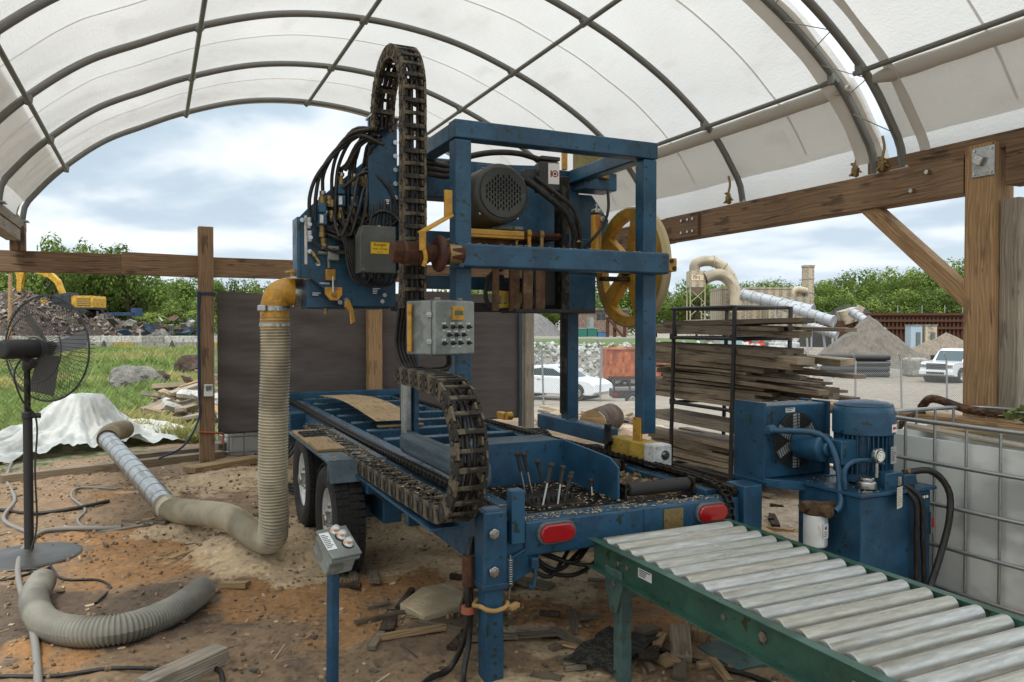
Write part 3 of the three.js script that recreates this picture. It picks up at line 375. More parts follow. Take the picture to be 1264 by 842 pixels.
  // control levers
  const lv = [[1.79, -3.66, 1.745, 0.925], [1.825, -3.65, 1.78, 0.92], [1.85, -3.53, 1.80, 0.90], [1.74, -3.38, 1.80, 0.905], [1.82, -3.37, 1.86, 0.89], [1.87, -3.40, 1.92, 0.83], [1.91, -3.46, 1.96, 0.835], [2.13, -3.55, 2.135, 0.77]];
  lv.forEach(([x, z, tx, ty], i) => { const l = P('lever', [rod(V(x, 0.69, z), V(mix(x, tx, 0.62), mix(0.69, ty, 0.62), z - 0.01), 0.006)], i % 3 === 2 ? mBlack : mChrome); mesh('grip', [rod(V(mix(x, tx, 0.6), mix(0.69, ty, 0.6), z - 0.01), V(tx, ty, z - 0.015), 0.011, 8, 0.013), drum(0.016, 0.024, tx, ty, z - 0.015, 'y', 0.007, 10)], mBlack, l); });
  P('valve_bank', [ab(1.70, 1.98, 0.665, 0.715, -3.7, -3.36), ...[0, 1, 2, 3, 4].map(i => cyl(0.016, 0.03, 1.73 + i * 0.055, 0.725, -3.45))], mDkSteel);
  P('deck_grate', Array.from({ length: 14 }, (_, i) => ab(1.64, 2.18, 0.693, 0.70, -3.93 + i * 0.045, -3.915 + i * 0.045, 0)), mDkSteel);
  // wheels, fender
  for (const [x, z, s] of [[1.10, -5.05, 1], [1.10, -5.98, 1], [3.0, -5.05, -1], [3.0, -5.98, -1]]) {
    const w = P('wheel', [tyre(0.355, 0.205, 0.2)], mTyre); w.position.set(x, gy(x, z) + 0.35, z); w.rotation.z = s > 0 ? 0 : Math.PI;
    mesh('rim', [rim()], mWhite, w); mesh('hub_cap', [drum(0.045, 0.06, -0.075, 0, 0, 'x', 0.012, 16)], mChrome, w); for (let k = 0; k < 5; k++) mesh('lug_nut', bolt(-0.065, 0.075 * Math.cos(k * 1.257), 0.075 * Math.sin(k * 1.257), 'x', 0.01, 0.02), mChrome, w);
    const tr = []; for (let k = 0; k < 46; k++) for (const o of [-0.07, -0.024, 0.024, 0.07]) { const a = (k + (o > 0 ? 0.5 : 0)) / 46 * 6.283; const g = new THREE.BoxGeometry(0.036, 0.012, 0.036); g.translate(o, 0.358, 0); g.rotateX(a); tr.push(g); } const td = mesh('tread_blocks', tr, mTyre, w); td.userData.kind = 'stuff';
  }
  const fe = P('fender', [ab(0.985, 1.36, 0.735, 0.75, -6.4, -4.86, 0.003), put(plate([[0, 0], [0.375, 0], [0.375, 0.12], [0, 0.12]], 0.01), 0.985, 0.63, -4.85), put(box(0.375, 0.15, 0.01, 1.172, 0.69, -4.81, -0.5)), put(box(0.375, 0.15, 0.01, 1.172, 0.69, -6.45, 0.5))], mBlueGrey);
  mesh('fender_board', [uvm(box(0.19, 0.02, 1.05, 1.09, 0.762, -5.75), R(), R(), 2)], mSawn, fe);
  P('chain_tray', [ab(1.145, 1.315, 0.655, 0.668, -6.8, -3.35, 0.002), ...[-6.6, -5.7, -4.75, -3.9].map(z => ab(1.2, 1.41, 0.55, 0.655, z - 0.04, z + 0.04))], mBlueD);
  // hydraulic hoses under the rear beam
  const hs = [[1.62, 0.55, 1.9, 0.36, 2.2, 0.5], [1.66, 0.54, 1.8, 0.40, 2.05, 0.5], [1.7, 0.5, 1.88, 0.43, 2.1, 0.52], [1.6, 0.5, 1.74, 0.38, 1.95, 0.47], [1.64, 0.52, 2.0, 0.41, 2.3, 0.54]];
  hs.forEach((h, i) => P('hydraulic_hose', [tube([[h[0], h[1], -3.42 - i * 0.02], [(h[0] + h[2]) / 2, h[3] + 0.03, -3.35], [h[2], h[3], -3.33 + i * 0.01], [(h[2] + h[4]) / 2, h[3] + 0.05, -3.36], [h[4], h[5], -3.4 - i * 0.02]], 0.011)], mHose));
  P('hydraulic_hose', [tube([[1.335, 0.62, -3.3], [1.30, 0.52, -3.27], [1.295, 0.38, -3.26], [1.30, 0.22, -3.27], [1.24, 0.02, -3.33], [1.10, 0.02, -3.25], [0.95, 0.02, -3.05]], 0.014)], mHose); P('hydraulic_hose', [tube([[1.35, 0.62, -3.31], [1.315, 0.5, -3.28], [1.315, 0.3, -3.27], [1.30, 0.14, -3.26], [1.25, 0.02, -3.2], [1.2, 0.02, -3.0]], 0.014)], mHose);
  P('hose_clamp', [cyl(0.03, 0.14, 1.305, 0.48, -3.27)], mRust); P('hose_clamp', [cyl(0.034, 0.03, 1.303, 0.3, -3.268)], M([0.35, 0.1, 0.05], 0.8));
  for (let i = 0; i < 4; i++) P('hydraulic_hose', [tube([[1.36, 0.52, -8.2 + i * 0.1], [1.22, 0.42 - i * 0.03, -8.0 + i * 0.07], [1.08 - i * 0.03, 0.22, -7.6], [1.16, 0.07 + 0.03 * i, -7.2], [1.3, 0.3, -7.0]], 0.014)], mHose);
}
function tyre(r, w, rin) { const h = w / 2, p = [[rin, -h * 0.72], [rin + 0.02, -h * 0.85], [(r + rin) / 2, -h], [r - 0.03, -h * 0.92], [r - 0.006, -h * 0.7], [r, -h * 0.45], [r, h * 0.45], [r - 0.006, h * 0.7], [r - 0.03, h * 0.92], [(r + rin) / 2, h], [rin + 0.02, h * 0.85], [rin, h * 0.72]]; const g = new THREE.LatheGeometry(p.map(q => new THREE.Vector2(...q)), 44); g.rotateZ(Math.PI / 2); return g; }
function rim(r = 0.2, w = 0.15) { const h = w / 2, p = [[0.0001, h * 0.5], [0.06, h * 0.5], [0.1, h * 0.62], [r * 0.72, h * 0.35], [r * 0.85, h * 0.45], [r * 0.9, h * 0.85], [r + 0.012, h], [r + 0.008, h * 0.75], [r - 0.005, h * 0.3], [r - 0.005, -h]]; const g = new THREE.LatheGeometry(p.map(q => new THREE.Vector2(...q)), 36); g.rotateZ(Math.PI / 2); return g; }
// boards and scraps on the bed
one('slab_board', [sheet(20, 3, (u, v) => { const a = gdY(390, 492, 0.78), b = gdY(487, 520, 0.78), z = mix(-9.0, -6.35, u), x = 1.72 + v * 0.40 + 0.02 * Math.sin(u * 5); return [x, 0.80 + 0.045 * Math.sin(u * 3.14), z, z, v * 0.3]; }), ab(1.72, 2.12, 0.745, 0.76, -6.42, -6.35)], mSawn, 'warped pale sawn slab lying across the blue mill bed', 'board');
function gdY(px, py, y) { return at(px, py, 'y', y); }
for (const [x, z, l, w, a, m, lb] of [[2.25, -7.1, 0.8, 0.09, 1.2, mSawn, 'narrow pale offcut lying on the mill bed beside the slab'], [2.45, -6.2, 0.6, 0.06, 1.4, mSawn, 'thin pale strip lying on the mill bed cross beams'], [2.2, -5.6, 0.5, 0.12, 1.0, mSlab[0], 'short brown offcut on the mill bed under the saw head']]) one('wood_offcut', uvm(box(l, 0.03, w, x, 0.75, z, 0, a, 0), 0, 0, 0), m, lb, 'offcut');

// ---------- saw carriage: gantry, head, motor, band wheel, control panel ----------
function textTex(w, h, draw) { const c = document.createElement('canvas'); c.width = w; c.height = h; const x = c.getContext('2d'); draw(x, w, h); const t = new THREE.CanvasTexture(c); t.colorSpace = THREE.SRGBColorSpace; return t; }
function decal(name, w, h, x, y, z, draw, parent, rot = 0, pw = 256) { const g = new THREE.PlaneGeometry(w, h); if (rot) g.rotateY(rot); g.translate(x, y, z); const m = new THREE.Mesh(g, M([1, 1, 1], 0.6, { map: textTex(pw, Math.round(pw * h / w), draw) })); m.name = name; parent.add(m); return m; }
const scrib = (ink, bg, lines) => (x, w, h) => { x.fillStyle = bg; x.fillRect(0, 0, w, h); x.fillStyle = ink; const q = rng(lines); for (let i = 0; i < lines; i++) x.fillRect(w * 0.08, h * (0.12 + i * 0.8 / lines), w * (0.4 + 0.45 * q()), h * 0.4 / lines); };
const carriage = thing('saw_carriage', 'blue gantry saw head with motor, hydraulics and band wheel', 'saw carriage');
{
  const P = (n, g, m = mBlue) => mesh(n, g, m, carriage);
  const s = 0.1, xl = 1.58, xr = 2.84, zf = -4.08, zb = -5.06;
  P('gantry_post', [ab(xl - s / 2, xl + s / 2, 0.95, 2.65, zf - s / 2, zf + s / 2, 0.01)]); P('gantry_post', [ab(xr - s / 2, xr + s / 2, 0.92, 2.65, zf - s / 2, zf + s / 2, 0.01)]);
  P('gantry_post', [ab(xl - s / 2, xl + s / 2, 0.95, 2.65, zb - s / 2, zb + s / 2, 0.01)], mBlueD); P('gantry_post', [ab(xr - s / 2, xr + s / 2, 0.9, 2.65, zb - s / 2, zb + s / 2, 0.01)], mBlueD);
  P('post_track', [ab(xr - 0.10, xr - 0.055, 0.95, 2.6, zb + 0.02, zb + 0.06)], mDkSteel);
  P('top_beam', [ab(xl - 0.055, xr + 0.055, 2.652, 2.757, zf - 0.05, zf + 0.055, 0.01)]); P('top_beam', [ab(xl - 0.05, xr + 0.05, 2.653, 2.755, zb - 0.05, zb + 0.05, 0.01)], mBlueD);
  P('top_beam', [ab(xl - 0.05, xl + 0.05, 2.655, 2.752, zb + 0.052, zf - 0.053, 0.01)]); P('top_beam', [ab(xr - 0.05, xr + 0.05, 2.655, 2.752, zb + 0.052, zf - 0.053, 0.01)]);
  P('mid_beam', [ab(xl - 0.07, xr + 0.075, 1.925, 2.055, zf + 0.053, zf + 0.155, 0.014), ab(xl - 0.075, xl - 0.04, 1.92, 2.06, zf + 0.02, zf + 0.16)]);
  P('mid_beam', [ab(xl + 0.05, xr - 0.05, 1.86, 1.95, zb - 0.04, zb + 0.04)], mBlueD);
  const eb = P('end_bracket', [ab(xr + 0.08, xr + 0.155, 1.945, 2.03, zf + 0.05, zf + 0.12)], mYellow); mesh('bolt', [bolt(xr + 0.11, 2.01, zf + 0.125, 'z'), bolt(xr + 0.13, 1.965, zf + 0.125, 'z')], mBlack, eb);
  // foot beams on the tracks
  P('foot_beam', [ab(2.76, 2.86, 0.80, 0.91, -5.45, -4.42, 0.01)], mBlueD); P('pivot_pin', [cyl(0.025, 0.2, 2.75, 0.85, -4.38), cyl(0.03, 0.06, 2.75, 0.84, -4.36, 'x')], mDkSteel);
  const wb = P('wheel_block', [ab(2.76, 2.89, 0.757, 0.872, -4.37, -3.98, 0.012)], mYellow2); mesh('wear_cap', [ab(2.755, 2.895, 0.735, 0.875, -3.978, -3.87, 0.012)], mWhite, wb); mesh('cap_bolt', [bolt(2.84, 0.81, -3.862, 'z', 0.02, 0.02), cyl(0.03, 0.006, 2.84, 0.81, -3.867, 'z')], mChrome, wb); mesh('post_foot', [ab(2.782, 2.80, 0.872, 1.02, zf - 0.056, zf + 0.03, 0.002)], mYellow, wb);
  P('yellow_clip', [ab(2.74, 2.80, 0.79, 0.85, -6.2, -6.05), cyl(0.035, 0.05, 2.77, 0.83, -6.0, 'x')], mYellow);
  P('guide_rail', [new RoundedBoxGeometry(0.11, 0.15, 1.35, 3, 0.045).translate(1.535, 0.83, -4.30)], mBlueGrey);
  P('galvanised_upright', [ab(1.50, 1.565, 0.80, 1.98, -4.98, -4.94)], mGalv); P('galvanised_upright', [ab(1.50, 1.512, 0.8, 1.98, -4.94, -4.88)], mGalv); P('upright_back', [ab(1.57, 1.6, 0.8, 1.9, -5.0, -4.9)], mBlueD);
  // ---- head: main housing
  const zp = -4.85;
  P('head_housing', [plate([[0.82, 1.9], [0.82, 2.27], [0.88, 2.335], [1.24, 2.66], [1.42, 2.66], [1.42, 1.73], [1.09, 1.73], [0.885, 1.90]], 0.02).translate(0, 0, zp)], mBlueD);
  P('head_housing', [plate([[0.83, 1.92], [0.83, 2.25], [0.9, 2.32], [1.24, 2.62], [1.42, 2.62], [1.42, 1.92]], 0.16).translate(0, 0, zp - 0.18), ab(0.80, 0.822, 1.90, 2.27, zp - 0.14, zp + 0.03)], mBlueD);
  P('edge_strip', [ab(0.845, 0.862, 1.98, 2.28, zp + 0.022, zp + 0.03, 0.002)], mWhite);
  P('lower_housing', [ab(0.87, 1.4, 1.715, 1.90, zp - 0.36, zp - 0.03)], mBlueD);
  P('head_beam', [ab(1.4, 2.95, 2.05, 2.25, zp - 0.3, zp - 0.12)], mBlueD); P('head_beam', [ab(1.42, 2.5, 2.46, 2.60, zp - 0.2, zp - 0.02)], mBlueD);
  P('motor_backplate', [plate([[2.0, 2.19], [2.62, 2.19], [2.62, 2.74], [2.0, 2.70]], 0.02).translate(0, 0, -4.88)], mBlueD); P('plate_edge', [ab(2.2, 2.5, 2.185, 2.2, -4.87, -4.6, 0.002)], mRust);
  P('bottom_bar', [ab(2.15, 2.75, 1.69, 1.715, -4.8, -4.55), ab(1.42, 2.7, 1.70, 1.76, -4.95, -4.85)], mBlack);
  P('chain_bracket', [ab(1.205, 1.385, 1.9, 2.87, -4.69, -4.66, 0.004), ab(1.385, 1.40, 1.95, 2.6, -4.72, -4.62)], mBlueD); P('bracket_cap', [ab(1.2, 1.39, 2.872, 2.885, -4.72, -4.58)], mChrome);
  for (let i = 0; i < 5; i++) P('bolt', bolt(1.37, 2.74 - i * 0.085, -4.655, 'z', 0.016, 0.018), mChrome);
  for (const [x, y] of [[0.875, 2.06], [0.925, 1.985], [1.10, 1.765], [1.345, 1.80], [1.33, 1.76], [1.06, 1.75], [0.83, 2.25]]) P('bolt', bolt(x, y, zp + 0.03, 'z', 0.015, 0.016), mChrome);
  decal('warning_label', 0.085, 0.02, 0.975, 1.868, zp + 0.026, (x, w, h) => { x.fillStyle = '#16304d'; x.fillRect(0, 0, w, h); x.fillStyle = '#dfe6ea'; x.font = 'bold 44px sans-serif'; x.fillText('TENSION', 6, h - 12); }, carriage);
  decal('warning_label', 0.06, 0.05, 1.295, 1.825, zp + 0.026, scrib('#dfe6ea', '#1a3350', 4), carriage); decal('warning_label', 0.07, 0.03, 0.93, 1.80, zp - 0.026, scrib('#cfd6da', '#1a3350', 2), carriage); decal('warning_label', 0.055, 0.04, 1.33, 2.37, -4.657, scrib('#e6e9ea', '#1a3350', 3), carriage);
  // valve stacks with fittings
  for (const [x, y0] of [[1.055, 2.30], [1.135, 2.30], [1.215, 2.30], [0.94, 2.18]]) {
    const v = P('valve_block', [box(0.05, 0.07, 0.07, x, y0 + 0.07, zp + 0.09), box(0.046, 0.06, 0.06, x, y0 + 0.14, zp + 0.09)], mBlueD); mesh('valve_band', [box(0.02, 0.05, 0.006, x - 0.01, y0 + 0.07, zp + 0.129)], mWhite, v);
    mesh('fitting', [cyl(0.018, 0.05, x, y0 + 0.01, zp + 0.09, 'y', 0.018, 6), cyl(0.022, 0.03, x, y0 - 0.02, zp + 0.09, 'y', 0.022, 6)], mBrass, v); mesh('fitting', [cyl(0.022, 0.035, x, y0 + 0.19, zp + 0.09, 'y', 0.022, 6), cyl(0.015, 0.04, x, y0 + 0.225, zp + 0.09, 'y', 0.015, 8)], mBrass, v); mesh('collar', [cyl(0.02, 0.02, x + 0.004, y0 + 0.235, zp + 0.09, 'y', 0.02, 6)], mChrome, v);
  }
  for (const [x, y] of [[0.865, 2.22], [0.87, 2.14], [0.95, 2.10], [0.985, 2.36], [1.0, 2.27], [1.2, 2.5], [1.28, 2.42]]) P('fitting', [cyl(0.017, 0.05, x, y, zp + 0.075, 'y', 0.017, 6), cyl(0.022, 0.022, x, y + 0.03, zp + 0.075, 'y', 0.022, 6), cyl(0.013, 0.07, x, y, zp + 0.06, 'z')], R() > 0.5 ? mBrass : mChrome);
  P('sensor_block', [box(0.07, 0.09, 0.06, 1.01, 2.05, zp + 0.07), cyl(0.01, 0.08, 0.985, 2.0, zp + 0.07), cyl(0.012, 0.06, 0.95, 2.05, zp + 0.07, 'x')], mGrey); P('grease_fitting', [rod(V(0.895, 2.05, zp + 0.04), V(0.93, 1.99, zp + 0.06), 0.01), rod(V(0.89, 2.06, zp + 0.04), V(0.905, 2.03, zp + 0.05), 0.014)], mBrass);
  const la = P('latch_lug', [box(0.062, 0.07, 0.03, 1.0, 1.92, zp + 0.04)], mYellow); mesh('eye_bolt', [cyl(0.008, 0.1, 1.015, 1.86, zp + 0.05)], mChrome, la); const s2 = P('latch_plate', [plate([[0.97, 1.84], [1.07, 1.84], [1.07, 1.80], [1.045, 1.765], [1.0, 1.765], [0.97, 1.80]], 0.02).translate(0, 0, zp + 0.025)], mYellow); mesh('bolt', [bolt(1.02, 1.80, zp + 0.05, 'z', 0.018)], mBrass, s2);
  P('handle', [plate([[1.085, 1.755], [1.105, 1.76], [1.13, 1.70], [1.14, 1.63], [1.12, 1.62], [1.115, 1.69], [1.085, 1.72]], 0.03).translate(0, 0, zp + 0.06)], mYellow); P('drain_plug', [cyl(0.013, 0.045, 0.99, 1.70, zp - 0.06)], mBrass);
  // hoses from the bracket to the valves
  const src = V(1.235, 2.84, -4.62), fit = [[0.865, 2.27], [0.90, 2.24], [0.945, 2.42], [1.0, 2.42], [1.055, 2.55], [1.06, 2.54], [1.135, 2.55], [1.14, 2.53], [1.215, 2.55], [1.19, 2.54], [1.10, 2.3], [1.02, 2.2]];
  fit.forEach(([x, y], i) => { const top = 2.70 + (i % 4) * 0.035 - i * 0.006, lean = Math.max(0.0, (1.22 - x)); P('hydraulic_hose', [tube([src.clone().add(V(i % 3 * 0.02, -0.02 - i * 0.011, (i % 4) * 0.018)), V(mix(1.22, x, 0.45), top + 0.04 - lean * 0.12, -4.68 + (i % 3) * 0.02), V(mix(1.22, x, 0.88), top - 0.06 - lean * 0.35, zp + 0.12), V(x, mix(y, top, 0.35) - lean * 0.1, zp + 0.10), V(x, y, zp + 0.09)], 0.0115)], mHose); });
  for (const pts of [[[1.06, 2.45, zp + .13], [1.2, 2.55, zp + .17], [1.33, 2.45, zp + .2], [1.38, 2.3, zp + .2], [1.30, 2.22, zp + .2]], [[1.15, 2.2, zp + .15], [1.28, 2.31, zp + .22], [1.38, 2.25, zp + .25], [1.36, 2.1, zp + .3]], [[1.25, 2.3, zp + .12], [1.33, 2.22, zp + .2], [1.4, 2.28, zp + .2]], [[1.10, 2.3, zp + .15], [1.17, 2.25, zp + .17], [1.2, 2.22, zp + .18]]]) P('hydraulic_hose', [tube(pts, 0.01)], mHose);
  for (let i = 0; i < 6; i++) P('control_cable', [tube([[1.0 + i * 0.03, 2.22 - i * 0.02, zp + 0.10], [1.06 + i * 0.012, 2.12, zp + 0.15], [1.08 + i * 0.014, 1.98, zp + 0.16], [1.12 + i * 0.03, 1.875 - (i % 3) * 0.012, zp + 0.18], [1.2 + i * 0.03, 1.87, zp + 0.2], [1.2 + i * 0.035, 1.93, zp + 0.22]], 0.008)], mHose);
  // small tubes across the head face
  for (let i = 0; i < 18; i++) { const a = [0.88 + R() * 0.2, 2.1 + R() * 0.25], b = [1.1 + R() * 0.25, 2.1 + R() * 0.3]; P('control_cable', [tube([[a[0], a[1], zp + 0.06], [(a[0] + b[0]) / 2, Math.min(a[1], b[1]) - 0.05, zp + 0.12], [b[0], b[1], zp + 0.07]], 0.005 + 0.004 * (i % 3))], mHose); }
  for (let i = 0; i < 14; i++) { const x = 0.90 + R() * 0.42, y = 2.08 + R() * 0.34; P('fitting', [cyl(0.012 + R() * 0.008, 0.03 + R() * 0.04, x, y, zp + 0.05 + R() * 0.05, R() > 0.4 ? 'y' : 'x', undefined, 6), cyl(0.01, 0.07, x, y, zp + 0.05, 'z')], [mBrass, mChrome, mDkSteel][i % 3]); }
  for (let i = 0; i < 7; i++) { const x = 1.0 + i * 0.05; P('hydraulic_hose', [tube([[x, 2.25 + R() * 0.1, zp + 0.13], [x + 0.03, 2.14, zp + 0.19], [x + 0.1 - i * 0.01, 2.25 + R() * 0.08, zp + 0.2], [x + 0.16 - i * 0.02, 2.45 + R() * 0.1, zp + 0.15], [1.3, 2.6 + R() * 0.12, zp + 0.16]], 0.009 + R() * 0.004)], mHose); }
  // grey junction box
  const jb = P('junction_box', [put(plate([[-0.105, -0.135], [0.105, -0.135], [0.105, 0.135], [-0.085, 0.135], [-0.105, 0.08]], 0.11, 0.004), 1.22, 2.06, -4.62)], mGreyD);
  decal('danger_label', 0.118, 0.072, 1.232, 2.068, -4.503, (x, w, h) => { x.fillStyle = '#d9b21a'; x.fillRect(0, 0, w, h); x.strokeStyle = '#3a3010'; x.lineWidth = 4; x.strokeRect(4, 4, w - 8, h - 8); x.fillStyle = '#1a1508'; x.font = 'bold 50px sans-serif'; x.textAlign = 'center'; x.fillText('Danger', w / 2, 54); x.fillStyle = '#7a2a10'; x.font = 'bold 32px sans-serif'; x.fillText('High Voltage', w / 2, 100); x.fillStyle = '#1a1508'; x.font = '20px sans-serif'; x.fillText('480 volts', w / 2, 135); }, jb);
  mesh('box_screw', [bolt(1.128, 1.94, -4.502, 'z', 0.01, 0.006), bolt(1.24, 2.2, -4.55, 'y', 0.012)], mChrome, jb); mesh('cable_gland', [0, 1, 2, 3].map(i => cyl(0.013, 0.03, 1.15 + i * 0.045, 1.91, -4.56)), mBlack, jb);
  // rusty shaft with collar, nut and yellow bracket
  P('shaft', [drum(0.058, 0.2, 1.215, 1.985, -3.86, 'x', 0.01), cyl(0.063, 0.02, 1.18, 1.985, -3.86, 'x'), cyl(0.066, 0.015, 1.26, 1.985, -3.86, 'x'), cyl(0.045, 0.32, 1.35, 1.985, -3.86, 'x')], mRust);
  P('shaft_collar', [drum(0.098, 0.045, 1.375, 1.985, -3.86, 'x', 0.02)], M([0.13, 0.045, 0.035], 0.6, { map: tRust })); P('shaft_nut', [cyl(0.06, 0.07, 1.46, 1.985, -3.87, 'x', 0.055, 7)], mBrass);
  P('yellow_bracket', [ab(1.415, 1.46, 2.18, 2.33, -3.90, -3.885), bar(V(1.45, 2.195, -3.89), V(1.255, 2.085, -3.80), 0.05, 0.012, false), ab(1.24, 1.275, 1.99, 2.09, -3.79, -3.778), tube([[1.265, 2.0, -3.785], [1.275, 1.95, -3.785], [1.265, 1.91, -3.79]], 0.012)], mYellow);
  // electric motor
  const mMotor = M([0.085, 0.085, 0.08], 0.55, { map: tDustSoft }); const mo = P('electric_motor', [drum(0.19, 0.34, 2.0, 2.44, -4.6, 'z', 0.03, 40), cyl(0.175, 0.4, 2.0, 2.44, -4.72, 'z', 0.175, 40)], mMotor);
  { const fr = new THREE.Shape(); fr.absarc(0, 0, 0.155, 0, Math.PI * 2); for (let i = -6; i <= 6; i++) for (let k = -4; k <= 4; k++) { const hx = i * 0.019, hy = k * 0.033 + (i & 1 ? 0.016 : 0); if (Math.hypot(hx, Math.abs(hy) + 0.012) > 0.125) continue; const p = new THREE.Path(); p.moveTo(hx - 0.005, hy - 0.012); p.lineTo(hx + 0.005, hy - 0.012); p.lineTo(hx + 0.005, hy + 0.012); p.lineTo(hx - 0.005, hy + 0.012); fr.holes.push(p); }
    mesh('fan_grille', [new THREE.ExtrudeGeometry(fr, { depth: 0.012, bevelEnabled: false, curveSegments: 40 }).translate(2.0, 2.44, -4.425)], mMotor, mo); mesh('grille_recess', [cyl(0.135, 0.004, 2.0, 2.44, -4.4275, 'z', 0.135, 32)], mBlack, mo); }
  mesh('foot', [box(0.09, 0.03, 0.1, 2.06, 2.235, -4.55), box(0.06, 0.02, 0.05, 2.1, 2.22, -4.42)], mGreyD, mo); mesh('screw', [0.6, 2.2, 3.9, 5.4].map(a => bolt(2 + 0.19 * Math.cos(a), 2.44 + 0.19 * Math.sin(a), -4.47, 'z', 0.008)), mChrome, mo);
  P('motor_platform', [ab(1.72, 2.13, 2.165, 2.20, -4.42, -4.38), ab(1.72, 2.13, 2.15, 2.165, -4.9, -4.38)], mYellow); P('motor_rail', [ab(1.75, 2.1, 2.09, 2.15, -4.5, -4.44)], mRust);
  const tb = P('terminal_box', [put(new RoundedBoxGeometry(0.14, 0.19, 0.13, 2, 0.012), 2.36, 2.58, -4.52, 0, -0.18), ab(2.29, 2.43, 2.685, 2.71, -4.56, -4.46), box(0.07, 0.1, 0.1, 2.24, 2.58, -4.56)], M([0.045, 0.045, 0.045], 0.55, { map: tPaint }));
  decal('maker_label', 0.075, 0.135, 2.375, 2.595, -4.449, (x, w, h) => { x.fillStyle = '#e4e2dc'; x.fillRect(0, 0, w, h); x.strokeStyle = '#a32a2a'; x.lineWidth = 14; x.beginPath(); x.arc(w * 0.62, h * 0.5, w * 0.25, 0, 7); x.stroke(); x.fillStyle = '#7a2020'; x.fillRect(w * 0.2, h * 0.34, w * 0.12, h * 0.32); x.fillStyle = '#2a2a2a'; x.beginPath(); x.arc(w * 0.62, h * 0.5, w * 0.12, 0, 7); x.fill(); }, tb, -0.18, 128);
  P('power_cable', [tube([[1.60, 2.60, -4.7], [1.75, 2.655, -4.6], [1.95, 2.71, -4.55], [2.15, 2.72, -4.52], [2.3, 2.69, -4.5]], 0.02)], mHose); P('power_cable', [tube([[2.2, 2.55, -4.5], [2.32, 2.44, -4.42], [2.45, 2.33, -4.4], [2.52, 2.2, -4.42], [2.53, 2.08, -4.46]], 0.026)], mHose); P('power_cable', [tube([[2.25, 2.57, -4.47], [2.38, 2.44, -4.38], [2.48, 2.36, -4.37], [2.545, 2.2, -4.4], [2.56, 2.1, -4.44]], 0.014)], mHose);
  for (let i = 0; i < 3; i++) P('power_cable', [tube([[1.42, 2.66 - i * 0.03, -4.68], [1.55, 2.63 - i * 0.035, -4.6], [1.72, 2.62 - i * 0.03, -4.62], [1.85, 2.66, -4.66]], 0.02)], mHose);
  P('cable_tie', [cyl(0.03, 0.012, 2.545, 2.16, -4.43)], mBrass);
  // hanging deflector flaps on a bar
  const mFlap = M([0.24, 0.175, 0.12], 0.85, { map: tRust }); P('flap_bar', [rod(V(1.98, 2.21, -4.6), V(2.5, 2.21, -4.6), 0.018)], mRust);
  for (const x of [2.03, 2.165, 2.262, 2.355]) { const w = x < 2.1 ? 0.045 : 0.072; const f = P('deflector_flap', [ab(x - w / 2, x + w / 2, 1.70, 2.10, -4.62, -4.595, 0.006)], mFlap); mesh('hinge_strap', [ab(x - 0.012, x + 0.012, 2.08, 2.24, -4.59, -4.575), cyl(0.03, 0.03, x, 2.21, -4.6, 'x')], R() > 0.4 ? mYellow : mBrass, f); }
  P('flap_bar', [ab(2.12, 2.14, 2.05, 2.22, -4.58, -4.56)], mYellow);
  { const s4 = new THREE.Shape([[2.06, 1.72], [2.25, 1.73], [2.25, 1.83], [2.06, 1.84]].map(p => new THREE.Vector2(...p))); for (const x of [2.085, 2.125, 2.165, 2.21]) s4.holes.push(new THREE.Path([[x, 1.75], [x + 0.02, 1.75], [x + 0.02, 1.80], [x, 1.80]].map(p => new THREE.Vector2(...p)))); P('guide_guard', [new THREE.ExtrudeGeometry(s4, { depth: 0.02, bevelEnabled: false }).translate(0, 0, -4.7)], mYellow2); }
  P('guide_hose', [tube([[2.16, 2.0, -4.75], [2.05, 1.95, -4.72], [2.0, 1.85, -4.7], [2.0, 1.76, -4.68], [2.05, 1.715, -4.66]], 0.015)], mRubber); P('guide_body', [ab(2.06, 2.16, 1.84, 1.95, -4.85, -4.75), ab(2.4, 2.6, 1.74, 2.05, -4.9, -4.7), cyl(0.04, 0.3, 2.3, 1.86, -4.86, 'x')], mBlack); P('inner_column', [ab(2.52, 2.58, 1.7, 2.62, -4.72, -4.6)], mDkSteel);
  // right side of the head with the yellow band wheel
  P('wheel_housing', [plate([[2.6, 1.98], [3.12, 1.98], [3.2, 2.42], [3.05, 2.60], [2.6, 2.60]], 0.02).translate(0, 0, -5.12)], mBlue); P('tension_block', [ab(2.84, 3.12, 2.60, 2.73, -5.05, -4.85)], mBlueD); P('tension_plate', [ab(2.86, 3.10, 2.735, 2.9, -5.06, -4.98)], M([0.30, 0.25, 0.09], 0.6, { map: tPaint })); P('relief_valve', [drum(0.045, 0.13, 3.0, 2.74, -4.85, 'y', 0.012, 10), cyl(0.018, 0.1, 3.05, 2.75, -4.83, 'x')], mBrass); P('gauge_post', [ab(2.73, 2.77, 2.75, 2.95, -5.0, -4.97)], mYellow);
  const hc = P('tension_cylinder', [drum(0.038, 0.27, 2.91, 2.27, -4.8, 'y', 0.008, 18)], mYellow); mesh('cylinder_cap', [drum(0.042, 0.035, 2.91, 2.43, -4.8, 'y', 0.008, 18), cyl(0.012, 0.05, 2.91, 2.46, -4.8)], mChrome, hc); mesh('port_plug', [drum(0.022, 0.02, 2.94, 2.37, -4.765, 'z', 0.004, 14)], mChrome, hc); mesh('hydraulic_hose', [tube([[3.02, 2.6, -4.82], [3.0, 2.45, -4.78], [2.94, 2.33, -4.75], [2.85, 2.22, -4.76], [2.8, 2.16, -4.8]], 0.011)], mHose, hc);
